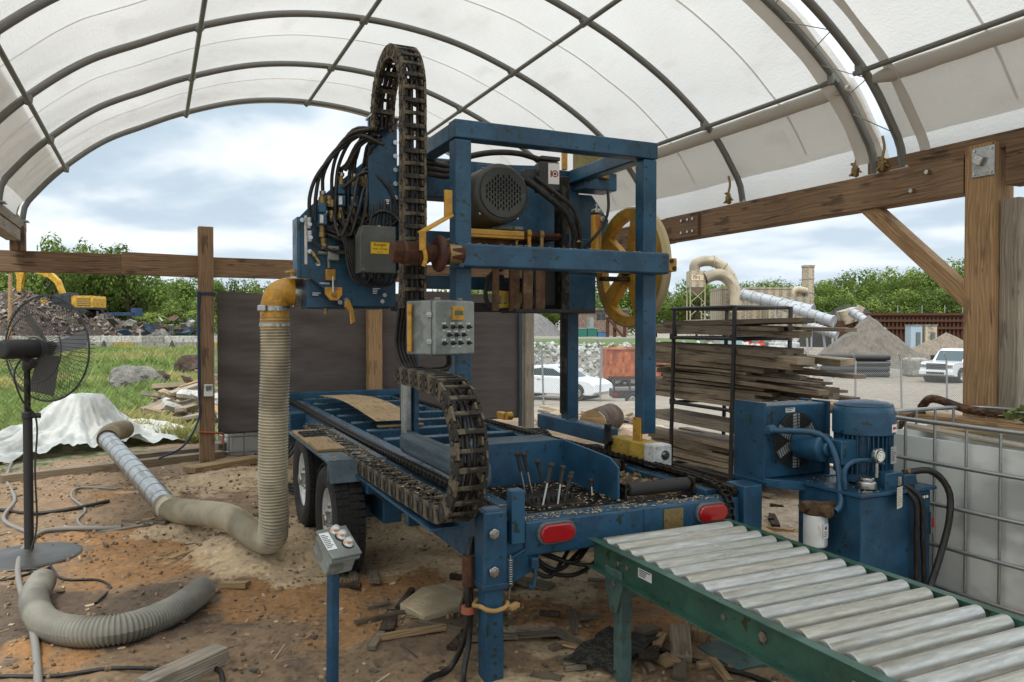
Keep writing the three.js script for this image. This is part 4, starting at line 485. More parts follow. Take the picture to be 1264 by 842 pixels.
  P('lower_housing', [ab(2.55, 3.0, 1.70, 1.98, -5.15, -4.95), ab(2.6, 2.72, 1.78, 1.86, -4.95, -4.85)], mBlueD); P('arm_bar', [ab(2.86, 3.1, 1.92, 1.95, -4.68, -4.6), rod(V(2.75, 2.0, -4.5), V(3.1, 2.0, -4.62), 0.012)], mDkSteel);
  const bw = P('band_wheel', [wheelBody()], mYellow); bw.position.set(3.1, 2.02, -4.63); mesh('worn_tread', [treadRing()], M([0.66, 0.52, 0.30], 0.7, { map: tDustSoft }), bw); mesh('hub', [drum(0.055, 0.12, -0.02, 0, 0, 'x', 0.012), cyl(0.03, 0.2, -0.03, 0, 0, 'x')], mDkSteel, bw);
  // yellow dust elbow bolted to the head
  const ye = P('dust_elbow', [new THREE.TubeGeometry(new THREE.CatmullRomCurve3([V(0.87, 1.825, -5.13), V(0.80, 1.825, -5.13), V(0.74, 1.80, -5.13), V(0.715, 1.74, -5.13), V(0.71, 1.64, -5.13), V(0.71, 1.58, -5.13)]), 30, 0.092, 20)], mYellow); mesh('clamp_band', [cyl(0.097, 0.03, 0.711, 1.715, -5.13), box(0.05, 0.04, 0.04, 0.62, 1.715, -5.06)], mChrome, ye); mesh('foil_tape', [cyl(0.1, 0.06, 0.855, 1.825, -5.13, 'x')], mChrome, ye);
  P('chute_lid', [box(0.26, 0.012, 0.22, 0.90, 1.945, -5.0, 0.05), box(0.2, 0.05, 0.06, 0.88, 1.93, -4.93)], mYellow); P('chute_edge', [box(0.26, 0.012, 0.05, 0.90, 1.9, -4.87)], mWhite);
  // control panel on its arm
  const cp = P('control_panel', [new RoundedBoxGeometry(0.30, 0.295, 0.24, 2, 0.012)], mGrey); cp.position.set(1.375, 1.593, -3.84); cp.scale.setScalar(0.95); cp.rotation.y = 0.41;
  mesh('door_seam', [box(0.31, 0.303, 0.006, 0, 0, 0.09, 0, 0, 0, 0.002)], mGreyD, cp); for (const y of [0.07, -0.075]) mesh('latch', [box(0.018, 0.03, 0.035, -0.155, y, 0.08), box(0.012, 0.012, 0.04, -0.162, y, 0.08)], mChrome, cp);
  const ds = mesh('display', [box(0.085, 0.075, 0.02, 0.01, 0.078, 0.125)], mYellow, cp); const sc = mesh('screen', [box(0.06, 0.024, 0.004, 0.01, 0.082, 0.1365)], M([0.05, 0.09, 0.02], 0.2), ds);
  const kb = [[-0.09, 0.005], [-0.025, 0.005], [0.03, 0.005], [0.095, 0.005], [-0.055, -0.038], [0.0, -0.038], [0.055, -0.038], [-0.09, -0.083], [-0.025, -0.083], [0.03, -0.083], [0.095, -0.083]];
  for (const [x, y] of kb) { const k = mesh('switch', [drum(0.011, 0.016, x, y, 0.127, 'z', 0.003, 14), box(0.022, 0.006, 0.012, x + 0.003, y + 0.001, 0.138, 0, 0, -0.5)], mBlack, cp); decal('switch_label', 0.028, 0.009, x, y + 0.02, 0.1212, scrib('#555', '#e8e8e4', 2), k, 0, 64); }
  for (const [x, y] of [[-0.09, -0.013], [0.095, -0.013], [-0.02, -0.1], [0.03, -0.1]]) decal('switch_label', 0.02, 0.008, x, y, 0.1212, scrib('#555', '#e8e8e4', 1), cp, 0, 64);
  mesh('mounting_arm', [box(0.012, 0.26, 0.03, -0.165, 0.0, -0.07)], mYellow, cp); mesh('lug', [box(0.03, 0.02, 0.02, -0.08, 0.155, 0.06), box(0.03, 0.02, 0.02, 0.09, 0.155, 0.06)], mGrey, cp);
  P('panel_bracket', [ab(1.40, 1.6, 1.5, 1.56, -4.06, -3.93)], mBlueD);
  for (let i = 0; i < 5; i++) P('control_cable', [tube([[1.24 + i * 0.022, 1.98, -4.1], [1.235 + i * 0.02, 1.7, -4.12], [1.225 + i * 0.018, 1.5, -4.15], [1.235 + i * 0.02, 1.4, -4.1], [1.26 + i * 0.012, 1.345, -4.0], [1.25 + i * 0.01, 1.33, -3.9]], 0.011)], mHose); P('control_cable', [tube([[1.42, 1.46, -3.85], [1.42, 1.40, -3.83], [1.38, 1.375, -3.80], [1.32, 1.37, -3.80], [1.26, 1.36, -3.82]], 0.016)], mHose);
}
function treadRing() { const r = 0.425, g = new THREE.LatheGeometry([[r - 0.012, -0.034], [r, -0.036], [r + 0.006, 0], [r, 0.036], [r - 0.012, 0.034]].map(q => new THREE.Vector2(...q)), 60); g.rotateZ(-Math.PI / 2); return g; }
function wheelBody() { const s = new THREE.Shape(); s.absarc(0, 0, 0.418, 0, Math.PI * 2); for (let i = 0; i < 5; i++) { const a0 = i / 5 * 6.2832 + 0.2, a1 = a0 + 0.98, p = new THREE.Path(); const pt = (a, r) => [Math.cos(a) * r, Math.sin(a) * r]; p.moveTo(...pt(a0 + 0.24, 0.12)); p.lineTo(...pt(a0 + 0.02, 0.35)); p.absarc(0, 0, 0.35, a0 + 0.02, a1 - 0.02, false); p.lineTo(...pt(a1 - 0.24, 0.12)); p.absarc(0, 0, 0.12, a1 - 0.24, a0 + 0.24, true); s.holes.push(p); }
  const g = uvm(new THREE.ExtrudeGeometry(s, { depth: 0.05, bevelEnabled: true, bevelSize: 0.004, bevelThickness: 0.006, bevelSegments: 2, curveSegments: 30 })); g.rotateY(-Math.PI / 2); g.translate(0.025, 0, 0); return g; }

// ---------- cable drag chains: every link its own piece ----------
function dragChain(label, path, w, h, pitch, group) {
  const t = thing('cable_chain', label, 'cable chain', group), c = new THREE.CatmullRomCurve3(path, false, 'centripetal'); c.arcLengthDivisions = 800; const L = c.getLength(), n = Math.round(L / pitch);
  const side = s => [box(0.014, h, pitch * 1.02, s * (w / 2 - 0.008), 0, 0, 0, 0, 0, 0.003), box(0.012, h * 0.8, pitch * 0.5, s * (w / 2 - 0.022), 0, pitch * 0.5, 0, 0, 0, 0.003), bolt(s * (w / 2 + 0.001), 0, pitch * 0.48, 'x', 0.012, 0.006), box(0.006, h * 0.66, 0.012, s * (w / 2 + 0.001), 0, -pitch * 0.3)];
  const gBar = join([...side(1), ...side(-1), box(w * 0.9, 0.014, 0.024, 0, h / 2 - 0.007, 0, 0, 0, 0, 0.003), box(w * 0.9, 0.014, 0.024, 0, -h / 2 + 0.007, 0, 0, 0, 0, 0.003), box(0.03, 0.016, 0.03, w * 0.26, h / 2 - 0.006, 0), box(0.03, 0.016, 0.03, -w * 0.26, h / 2 - 0.006, 0)]), gOpen = join([...side(1), ...side(-1), box(0.035, 0.014, 0.026, w * 0.34, h / 2 - 0.007, 0), box(0.035, 0.014, 0.026, -w * 0.34, h / 2 - 0.007, 0), box(w * 0.9, 0.012, 0.02, 0, -h / 2 + 0.007, 0)]);
  for (let i = 0; i < n; i++) { const p = c.getPointAt((i + 0.5) / n), d = c.getTangentAt((i + 0.5) / n); const m = new THREE.Mesh(i % 2 ? gOpen : gBar, mChain); m.name = 'link'; m.castShadow = m.receiveShadow = true; m.position.copy(p); const z = d.clone(), y = V(1, 0, 0).cross(z).multiplyScalar(-1).normalize(), x = y.clone().cross(z); m.quaternion.setFromRotationMatrix(new THREE.Matrix4().makeBasis(x, y, z)); m.rotateY((R() - 0.5) * 0.025); m.rotateX((R() - 0.5) * 0.03); t.add(m); }
  for (const [ox, r] of [[-0.034, 0.012], [-0.006, 0.014], [0.026, 0.011]]) mesh('inner_cable', [tube(path.map((p, i) => p.clone().add(V(ox + 0.004 * Math.sin(i * 2 + ox * 90), 0, 0.004 * Math.cos(i * 3)))), r, 7, 90)], mHose, t);
  return t;
}
function loop(x, pts) { return pts.map(p => V(x, p[0], p[1])); }
{
  const R1 = 0.30, c1 = [2.85, -4.29], a = []; for (let i = 0; i <= 10; i++) { const t = i / 10 * Math.PI; a.push([c1[0] + R1 * Math.sin(t), c1[1] + R1 * Math.cos(t)]); }
  dragChain('dusty cable drag chain looping high over the saw head', loop(1.272, [[1.70, -4.0], [2.1, -3.99], [2.5, -3.99], ...a, [2.80, -4.6]]), 0.135, 0.078, 0.068);
  const R2 = 0.295, c2 = [1.03, -3.37], b = []; for (let i = 0; i <= 10; i++) { const t = -Math.PI / 2 + i / 10 * Math.PI; b.push([c2[0] + R2 * Math.sin(t), c2[1] + R2 * Math.cos(t)]); }
  dragChain('dusty cable drag chain lying along the mill side tray', loop(1.232, [[0.715, -6.72], [0.715, -6.2], [0.72, -5.5], [0.715, -4.8], [0.72, -4.1], [0.728, -3.7], ...b, [1.338, -3.62], [1.345, -3.95]]), 0.15, 0.084, 0.075);
}

// ---------- roller conveyor ----------
{
  const t = thing('roller_conveyor', 'green framed gravity roller conveyor at the end of the mill', 'conveyor');
  const P = (n, g, m = mGreen) => mesh(n, g, m, t), xa = 1.885, xb = 2.655, z0 = -3.12, z1 = -0.55, top = 0.605;
  const chan = (x, s) => [ab(x - 0.0025, x + 0.0025, top - 0.135, top, z0, z1, 0.001), ab(x, x + s * 0.04, top - 0.005, top, z0, z1, 0.001), ab(x, x + s * 0.04, top - 0.135, top - 0.13, z0, z1, 0.001)];
  const ra = P('side_rail', chan(xa, -1)), rb = P('side_rail', chan(xb, 1));
  for (const z of [-2.9, -2.83, -2.2, -2.0, -1.62, -1.55]) mesh('rail_bolt', bolt(xa - 0.006, top - 0.065, z, 'x', z === -2.0 ? 0.02 : 0.012, 0.008), mChrome, ra);
  const lb = new THREE.Mesh(new THREE.PlaneGeometry(0.1, 0.04).rotateY(-Math.PI / 2).translate(xa - 0.005, top - 0.06, -2.7), M([1, 1, 1], 0.6, { map: textTex(128, 52, scrib('#444', '#d8d8d2', 4)) })); lb.name = 'data_label'; ra.add(lb);
  const mr = [[0.66, 0.66, 0.61], [0.60, 0.59, 0.52], [0.70, 0.70, 0.66], [0.62, 0.59, 0.5]].map(c => M(c, 0.42, { metalness: 0.45, map: tGalv, roughnessMap: tRough })); const gR = join([drum(0.032, xb - xa - 0.03, 0, 0, 0, 'x', 0.004, 24), cyl(0.006, xb - xa - 0.004, 0, 0, 0, 'x', 0.006, 6)]);
  for (let i = 0; i < 25; i++) { const m = new THREE.Mesh(gR, mr[(i * 7 + (i >> 2)) % 4]); m.name = 'roller'; m.castShadow = m.receiveShadow = true; m.position.set((xa + xb) / 2, top - 0.022, -3.05 + i * 0.0995); m.rotation.x = R() * 6; t.add(m); }
  P('end_plate', [ab(xa, xb, top - 0.135, top - 0.06, z0, z0 + 0.005)]);
  for (const [x, s] of [[xa, 1], [xb, -1]]) { const l = P('leg', [ab(x - 0.002, x + s * 0.055, -0.03, top - 0.16, -2.95, -2.885, 0.004)], mGreenG); mesh('leg_bracket', [put(plate([[0, 0], [0.13, 0], [0.13, -0.08], [0.09, -0.19], [0.04, -0.19], [0, -0.08]], 0.005), x - s * 0.006, top - 0.1, -3.0, 0, -Math.PI / 2)], mGreenG, l); mesh('bolt', [bolt(x - s * 0.012, top - 0.16, -2.92, 'x')], mChrome, l); }
  P('cross_strut', [ab(xa, xb, top - 0.23, top - 0.19, -2.94, -2.90)], mGreenG); P('foot_plate', [ab(2.42, 2.75, -0.015, 0.02, -3.05, -2.75)], mGreenG);
  for (const x of [xa, xb]) P('leg', [ab(x - 0.03, x + 0.03, -0.03, top - 0.14, -0.9, -0.84)], mGreenG);
}

// ---------- hydraulic power unit ----------
{
  const t = thing('hydraulic_power_unit', 'blue hydraulic power unit with tank, upright motor and fan cooler', 'power unit');
  const P = (n, g, m = mBlue) => mesh(n, g, m, t);
  P('tank', [ab(3.22, 3.74, 0.13, 0.735, -3.17, -2.75, 0.012)], mBlue); P('tank_lid', [ab(3.20, 3.76, 0.737, 0.755, -3.19, -2.73, 0.004)], mBlueD); P('skid', [ab(3.22, 3.28, 0.0, 0.13, -3.17, -2.75)], mBlueD); P('skid', [ab(3.68, 3.74, 0.0, 0.13, -3.17, -2.75)], mBlueD);
  const cx = 3.50, cz = -2.98; const mo = P('motor', [cyl(0.125, 0.24, cx, 0.915, cz, 'y', 0.125, 28), drum(0.13, 0.05, cx, 0.79, cz, 'y', 0.008)], mBlue);
  for (let i = 0; i < 36; i++) { const a = i / 36 * 6.283; mesh('cooling_fin', box(0.03, 0.21, 0.006, cx + Math.cos(a) * 0.135, 0.915, cz - Math.sin(a) * 0.135, 0, a, 0), mBlueD, mo); }
  mesh('fan_cover', [new THREE.LatheGeometry([[0.0001, 0.155], [0.05, 0.155], [0.125, 0.145], [0.15, 0.125], [0.158, 0.09], [0.158, -0.02], [0.15, -0.022]].map(q => new THREE.Vector2(...q)), 36).translate(cx, 1.045, cz)], mBlue, mo); mesh('lid_rim', [new THREE.TorusGeometry(0.143, 0.008, 6, 36).rotateX(Math.PI / 2).translate(cx, 1.175, cz)], mBlue, mo);
  decal('arrow_label', 0.055, 0.042, cx + 0.055, 1.06, cz + 0.1505, (x, w, h) => { x.fillStyle = '#eeeae4'; x.fillRect(0, 0, w, h); x.fillStyle = '#c02626'; x.beginPath(); x.moveTo(w * 0.12, h / 2); x.lineTo(w * 0.45, h * 0.15); x.lineTo(w * 0.45, h * 0.36); x.lineTo(w * 0.9, h * 0.36); x.lineTo(w * 0.9, h * 0.64); x.lineTo(w * 0.45, h * 0.64); x.lineTo(w * 0.45, h * 0.85); x.fill(); }, mo, 0.25, 128);
  decal('rating_plate', 0.07, 0.09, cx + 0.045, 0.92, cz + 0.155, scrib('#555', '#a9aaa5', 7), mo, 0.28, 128); mesh('terminal_box', [box(0.12, 0.13, 0.1, cx - 0.18, 0.935, cz + 0.02)], mBlue, mo);
  P('pump_block', [box(0.14, 0.1, 0.12, 3.49, 0.79, -2.83), box(0.09, 0.06, 0.08, 3.57, 0.80, -2.78)], mBlueD);
  const g = P('pressure_gauge', [drum(0.04, 0.03, 3.40, 0.93, -2.80, 'z', 0.006), cyl(0.01, 0.09, 3.40, 0.86, -2.81)], mChrome); decal('dial', 0.056, 0.056, 3.40, 0.93, -2.784, (x, w, h) => { x.fillStyle = '#e9e7df'; x.beginPath(); x.arc(w / 2, h / 2, w / 2, 0, 7); x.fill(); x.strokeStyle = '#222'; x.lineWidth = 5; x.beginPath(); x.arc(w / 2, h / 2, w * 0.36, 2.4, 7.0); x.moveTo(w / 2, h / 2); x.lineTo(w * 0.3, h * 0.36); x.stroke(); }, g, 0, 128);
  P('filler_cap', [drum(0.05, 0.045, 3.34, 0.78, -2.82, 'y', 0.01, 20), drum(0.038, 0.02, 3.34, 0.81, -2.82, 'y', 0.005)], mChrome); P('pipe_loop', [tube([[3.22, 0.76, -2.85], [3.215, 0.86, -2.85], [3.25, 0.90, -2.84], [3.36, 0.905, -2.83], [3.46, 0.88, -2.82]], 0.013)], mBlue);
  P('lift_handle', [tube([[3.62, 0.755, -2.80], [3.62, 0.80, -2.80], [3.66, 0.81, -2.80], [3.68, 0.755, -2.80]], 0.012)], mBlueD);
  const cl = P('cooler', [ab(3.01, 3.48, 0.765, 1.165, -3.40, -3.22, 0.008)], mBlue); mesh('side_flange', [ab(2.995, 3.01, 0.73, 1.185, -3.43, -3.19, 0.002)], mBlue, cl); mesh('side_flange', [ab(3.48, 3.495, 0.75, 1.175, -3.42, -3.20, 0.002)], mBlue, cl);
  mesh('fan_opening', [cyl(0.155, 0.004, 3.245, 0.965, -3.216, 'z', 0.155, 32)], mBlack, cl); mesh('fan_blade', Array.from({ length: 6 }, (_, i) => put(new THREE.BoxGeometry(0.045, 0.13, 0.004).translate(0, 0.085, 0), 3.245, 0.965, -3.209, 0, 0, i * 1.047)), M([0.42, 0.43, 0.42], 0.5), cl);
  const wires = []; for (let r = 0.04; r < 0.165; r += 0.0165) wires.push(new THREE.TorusGeometry(r, 0.0022, 5, 36).translate(3.245, 0.965, -3.196)); for (let i = 0; i < 8; i++) { const a = i / 8 * 6.283; wires.push(rod(V(3.245 + Math.cos(a) * 0.04, 0.965 + Math.sin(a) * 0.04, -3.194), V(3.245 + Math.cos(a) * 0.165, 0.965 + Math.sin(a) * 0.165, -3.2), 0.003, 5)); } const wg = mesh('wire_guard', wires, mBlack, cl);
  mesh('fan_motor', [drum(0.078, 0.19, 3.245, 0.95, -3.09, 'z', 0.014, 24), drum(0.04, 0.03, 3.245, 0.95, -2.985, 'z', 0.008)], mBlue, cl); mesh('wiring', [tube([[3.06, 1.13, -3.2], [3.05, 1.05, -3.19], [3.07, 0.95, -3.19], [3.09, 0.85, -3.2]], 0.006)], mHose, cl);
  decal('cooler_label', 0.07, 0.025, 3.21, 1.135, -3.2185, scrib('#555', '#cfd0cb', 2), cl, 0, 128);
  P('cooler_shelf', [ab(2.99, 3.62, 0.735, 0.762, -3.44, -3.16, 0.004), bar(V(3.0, 0.75, -3.2), V(3.3, 0.72, -3.1), 0.03, 0.05, false)], mBlue);
  P('return_pipe', [tube([[3.02, 1.04, -3.16], [3.12, 1.035, -3.12], [3.20, 1.03, -3.03], [3.235, 1.0, -2.98], [3.235, 0.9, -2.92], [3.22, 0.76, -2.88], [3.19, 0.68, -2.85], [3.15, 0.655, -2.85]], 0.017, 10), drum(0.03, 0.05, 3.02, 1.04, -3.17, 'x', 0.008, 8)], mBlue);
  const mDirtyM = M([0.16, 0.11, 0.06], 0.85, { map: tRust }); const fl = P('filter_head', [drum(0.062, 0.06, 3.11, 0.655, -2.94, 'y', 0.01), cyl(0.028, 0.16, 3.17, 0.66, -2.93, 'x'), drum(0.03, 0.05, 3.05, 0.67, -2.95, 'x', 0.006, 8), drum(0.034, 0.05, 3.11, 0.655, -2.87, 'z', 0.006, 8)], mDirtyM); mesh('filter_canister', [drum(0.06, 0.175, 3.11, 0.545, -2.94, 'y', 0.014, 28)], mWhite, fl); decal('filter_label', 0.045, 0.075, 3.118, 0.55, -2.8785, (x, w, h) => { x.fillStyle = '#dcdbd5'; x.fillRect(0, 0, w, h); x.fillStyle = '#3a3a3a'; x.beginPath(); x.arc(w * 0.5, h * 0.3, w * 0.2, 0, 7); x.fill(); for (let i = 0; i < 3; i++) x.fillRect(w * 0.2, h * (0.55 + i * 0.13), w * 0.6, h * 0.05); }, fl, 0.2, 96);
  const hh = [[[3.56, 0.83, -2.78], [3.70, 0.84, -2.72], [3.78, 0.74, -2.68], [3.76, 0.6, -2.66], [3.68, 0.42, -2.65], [3.58, 0.25, -2.64], [3.45, 0.1, -2.6]], [[3.52, 0.77, -2.76], [3.56, 0.7, -2.71], [3.575, 0.5, -2.71], [3.58, 0.2, -2.71], [3.57, 0.05, -2.7]], [[3.54, 0.775, -2.75], [3.585, 0.72, -2.70], [3.61, 0.5, -2.70], [3.625, 0.2, -2.70], [3.6, 0.05, -2.7]]]; hh.forEach((p, i) => P('hydraulic_hose', [tube(p, i ? 0.014 : 0.018)], mHose)); P('hose_fitting', [cyl(0.02, 0.06, 3.60, 0.835, -2.77, 'x', 0.02, 6)], mBrass); P('hose_fitting', [cyl(0.016, 0.05, 3.52, 0.795, -2.77, 'y', 0.016, 6)], mChrome);
  decal('hang_tag', 0.07, 0.11, 3.455, 0.725, -2.715, (x, w, h) => { x.fillStyle = '#cfc9b8'; x.fillRect(0, 0, w, h); x.fillStyle = '#8a8474'; for (let i = 0; i < 7; i++) x.fillRect(w * 0.1, h * (0.1 + i * 0.12), w * (0.4 + R() * 0.4), h * 0.03); }, t, 0.3, 96);
  decal('logo_label', 0.075, 0.03, 3.685, 0.70, -2.7475, (x, w, h) => { x.fillStyle = '#22262a'; x.fillRect(0, 0, w, h); x.fillStyle = '#e6e6e2'; for (let i = 0; i < 3; i++) { x.beginPath(); x.arc(w * (0.22 + i * 0.28), h * 0.5, h * 0.3, 0, 7); x.fill(); } }, t, 0, 128); const lv = P('level_gauge', [box(0.02, 0.12, 0.012, 3.735, 0.56, -2.742)], mChrome); mesh('sight_tube', [box(0.012, 0.05, 0.006, 3.735, 0.56, -2.733)], M([0.5, 0.03, 0.03], 0.3), lv);
}

// ---------- totes ----------
function tote(name, label, x0, z0, w, d, top, y0, fill) {
  const t = thing(name, label, 'tote'), mB = M([0.96, 0.96, 0.94], 0.6, { map: tMilk, transmission: 0.3, thickness: 0 }), x1 = x0 + w, z1 = z0 + d, yb = y0 + 0.14;
  const th = 0.012, hB = top - 0.10; const ring = new THREE.Shape(); const rr2 = (s, a, b, c, e, r) => { s.moveTo(a + r, b); s.lineTo(c - r, b); s.quadraticCurveTo(c, b, c, b + r); s.lineTo(c, e - r); s.quadraticCurveTo(c, e, c - r, e); s.lineTo(a + r, e); s.quadraticCurveTo(a, e, a, e - r); s.lineTo(a, b + r); s.quadraticCurveTo(a, b, a + r, b); };
  rr2(ring, x0 + 0.03, z0 + 0.03, x1 - 0.03, z1 - 0.03, 0.09); const hole = new THREE.Path(); rr2(hole, x0 + 0.03 + th, z0 + 0.03 + th, x1 - 0.03 - th, z1 - 0.03 - th, 0.08); ring.holes.push(hole);
  const g = new THREE.ExtrudeGeometry(ring, { depth: hB - yb, bevelEnabled: false, curveSegments: 6 }); g.rotateX(Math.PI / 2); g.translate(0, hB, 0); uvm(g); mesh('plastic_bottle', [g], mB, t);
  if (fill) mesh('residue', [ab(x0 + 0.05, x1 - 0.05, yb, fill, z0 + 0.05, z1 - 0.05)], M([0.7, 0.7, 0.68], 0.8, { map: tDustSoft }), t); else mesh('bottle_top', [ab(x0 + 0.05, x1 - 0.05, hB - 0.01, hB + 0.02, z0 + 0.05, z1 - 0.05, 0.01)], mB, t);
  const n = 5, ys = Array.from({ length: n }, (_, i) => mix(yb + 0.06, top, i / (n - 1)));
  for (const y of ys) mesh('cage_hoop', [tube([[x0 + 0.06, y, z0], [x1 - 0.06, y, z0], [x1, y, z0 + 0.06], [x1, y, z1 - 0.06], [x1 - 0.06, y, z1], [x0 + 0.06, y, z1], [x0, y, z1 - 0.06], [x0, y, z0 + 0.06]], y === top ? 0.013 : 0.011, 6, 90, true)], mGalv, t);
  for (let i = 0; i <= 6; i++) for (const x of [x0, x1]) mesh('cage_bar', [rod(V(x, y0 + 0.12, z0 + 0.06 + (d - 0.12) * i / 6), V(x, top, z0 + 0.06 + (d - 0.12) * i / 6), 0.0085, 6)], mGalv, t); for (let i = 0; i <= 5; i++) for (const z of [z0, z1]) mesh('cage_bar', [rod(V(x0 + 0.06 + (w - 0.12) * i / 5, y0 + 0.12, z), V(x0 + 0.06 + (w - 0.12) * i / 5, top, z), 0.0085, 6)], mGalv, t);
  const pl = mesh('pallet', [ab(x0 - 0.01, x1 + 0.01, y0 + 0.1, y0 + 0.125, z0 - 0.01, z1 + 0.01)], mGalv, t); for (const x of [x0 + 0.06, (x0 + x1) / 2, x1 - 0.06]) mesh('pallet_skid', [ab(x - 0.05, x + 0.05, y0, y0 + 0.1, z0, z1)], mGalv, pl);
}
tote('liquid_tote', 'open topped dusty plastic tote in a wire cage beside the power unit', 3.86, -3.24, 0.98, 1.2, 1.08, 0.0, 0.34);
tote('liquid_tote', 'white caged plastic tote standing behind the brown curtain', 0.78, -11.0, 1.0, 0.9, 0.62, -0.35, 0);
for (const [i, a, b, m, lb] of [[0, V(4.0, 1.02, -3.1), V(4.5, 0.9, -2.4), mTimberG, 'grey weathered board laid inside the open tote'], [1, V(4.3, 0.98, -3.2), V(4.7, 0.98, -2.5), mSawn, 'pale flat board laid inside the open tote'], [2, V(3.95, 0.86, -2.3), V(4.6, 1.0, -2.6), mRust, 'rusty brown strip sticking out of the open tote']]) one('tote_board', bar(a, b, 0.14, 0.02), m, lb, 'board');

// ---------- dust collection ----------
{
  const mHz = M([0.68, 0.58, 0.43], 0.6, { map: tDustSoft, transmission: 0.15, thickness: 0 }), mHg = M([0.33, 0.31, 0.265], 0.6, { map: tDustSoft });
  const e = [V(0.71, 1.66, -5.13), V(0.712, 1.4, -5.13), V(0.70, 1.0, -5.14), V(0.695, 0.6, -5.15), V(0.70, 0.33, -5.16), V(0.69, 0.21, -5.22), V(0.60, 0.20, -5.42), V(0.50, 0.24, -5.72), V(0.36, 0.20, -6.15), V(0.20, 0.155, -6.5), V(0.06, 0.16, -6.75)];
  const t = thing('dust_hose', 'clear beige corrugated hose dropping from the yellow elbow to the floor', 'hose'); mesh('hose', [hose(e, 0.09, 0.019, 0.0055)], mHz, t); mesh('hose_clamp', [cyl(0.098, 0.02, 0.71, 1.61, -5.13)], mChrome, t);
  const a = V(0.10, 0.155, -6.68), b = far(132, 542, 8.3); const d = thing('metal_duct', 'straight galvanised duct leading from the beige hose to the white tarp', 'duct'); mesh('duct', [rod(a, b, 0.088, 28)], mGalv, d); const n = 12; for (let i = 1; i < n; i++) { const p = a.clone().lerp(b, i / n), q = b.clone().sub(a).normalize(); mesh('seam', [rod(p.clone().addScaledVector(q, -0.006), p.clone().addScaledVector(q, 0.006), 0.091, 28)], mGalv, d); } mesh('collar', [rod(a.clone().lerp(b, -0.03), a.clone().lerp(b, 0.015), 0.097, 28)], mHz, d);
  one('dust_outlet', [hose([b.clone().lerp(a, 0.01), b.clone().add(V(0.02, 0.03, -0.2)), b.clone().add(V(0.16, 0.04, -0.5))], 0.1, 0.03, 0.008)], M([0.5, 0.4, 0.27], 0.8, { map: tDustSoft }), 'tan hose end joining the metal duct inside the white tarp', 'hose');
  const g = [[52, 712, 0.09], [42, 738, 0.08], [58, 764, 0.08], [100, 776, 0.08], [150, 773, 0.08], [205, 752, 0.08], [252, 722, 0.09]].map(([x, y, h]) => { const p = gd(x, y, h); p.y = gy(p.x, p.z) + 0.075; return p; });
  one('loose_hose', [hose(g, 0.072, 0.02, 0.005), hose(g, 0.061, 0.02, 0.002)], mHg, 'grey corrugated hose lying in a curve on the dirt', 'hose');
  // white tarp thrown over a heap
  const c = gd(122, 556); const tp = (u, v) => { const x = mix(-1.9, 1.45, u), z = mix(0.2, -1.5, v), X = c.x + x * 0.92 + z * 0.35, Z = c.z + z - x * 0.42; const r = Math.hypot(x * 0.95, (z + 0.7) * 1.1), an = Math.atan2(z + 0.7, x);
    const dome = 0.34 * Math.exp(-Math.pow(r / 0.43, 3.4)) + 0.24 * Math.exp(-Math.pow(r / 0.8, 2)) + 0.10 * Math.exp(-r * r / 1.4), fold = (Math.abs(fbm(an * 2.6 + 20, r * 0.9 + 3, 3) - 0.5) - 0.1) * 0.85 * sst(0.12, 0.6, r) * sst(1.5, 0.7, r) + (Math.abs(fbm(an * 6 + 50, r * 1.2 + 3, 3) - 0.5) - 0.1) * 0.55 * sst(0.1, 0.5, r), cr = 0.06 * (Math.abs(fbm(x * 4 + 9, z * 4 + 9, 3) - 0.5) - 0.1) + 0.02 * fbm(x * 16, z * 16, 2); const wing = 0.10 * Math.exp(-((z + 0.2) ** 2) / 0.1) * fbm(x * 3 + 2, 4, 3);
    const rag = (fbm(x * 3 + 40, 7, 3) - 0.5) * 0.55 * sst(0.25, 0, v) + (fbm(x * 3 + 80, 17, 3) - 0.5) * 0.5 * sst(0.8, 1, v); return [X, gy(X, Z) + Math.max(0.012 + 0.03 * fbm(x * 6, z * 6, 2), dome + fold * 0.95 * (0.35 + dome) + cr * 1.3 + wing + ridges(an, r)), Z + rag, x, z]; };
  function ridges(an, r) { let h = 0; for (const [a0, w, k] of [[0.25, 0.16, 0.10], [-0.35, 0.12, 0.09], [-0.9, 0.14, 0.13], [-1.45, 0.10, 0.08], [-1.95, 0.13, 0.13], [-2.5, 0.10, 0.10], [-2.95, 0.12, 0.09], [2.7, 0.15, 0.1], [0.7, 0.12, 0.06]]) { const d = Math.abs(an - a0 - 0.12 * Math.sin(r * 5 + a0 * 7)) * (0.35 + r); h = Math.max(h, k * Math.max(0, 1 - d / w) * sst(0.1, 0.45, r) * sst(1.7, 0.6, r)); } return h; }
  one('white_tarp', [sheet(150, 90, tp)], M([0.70, 0.70, 0.69], 0.75, { map: tDustSoft, transmission: 0.15, thickness: 0 }), 'crumpled white plastic tarp draped over a heap beside the duct', 'tarp');
}

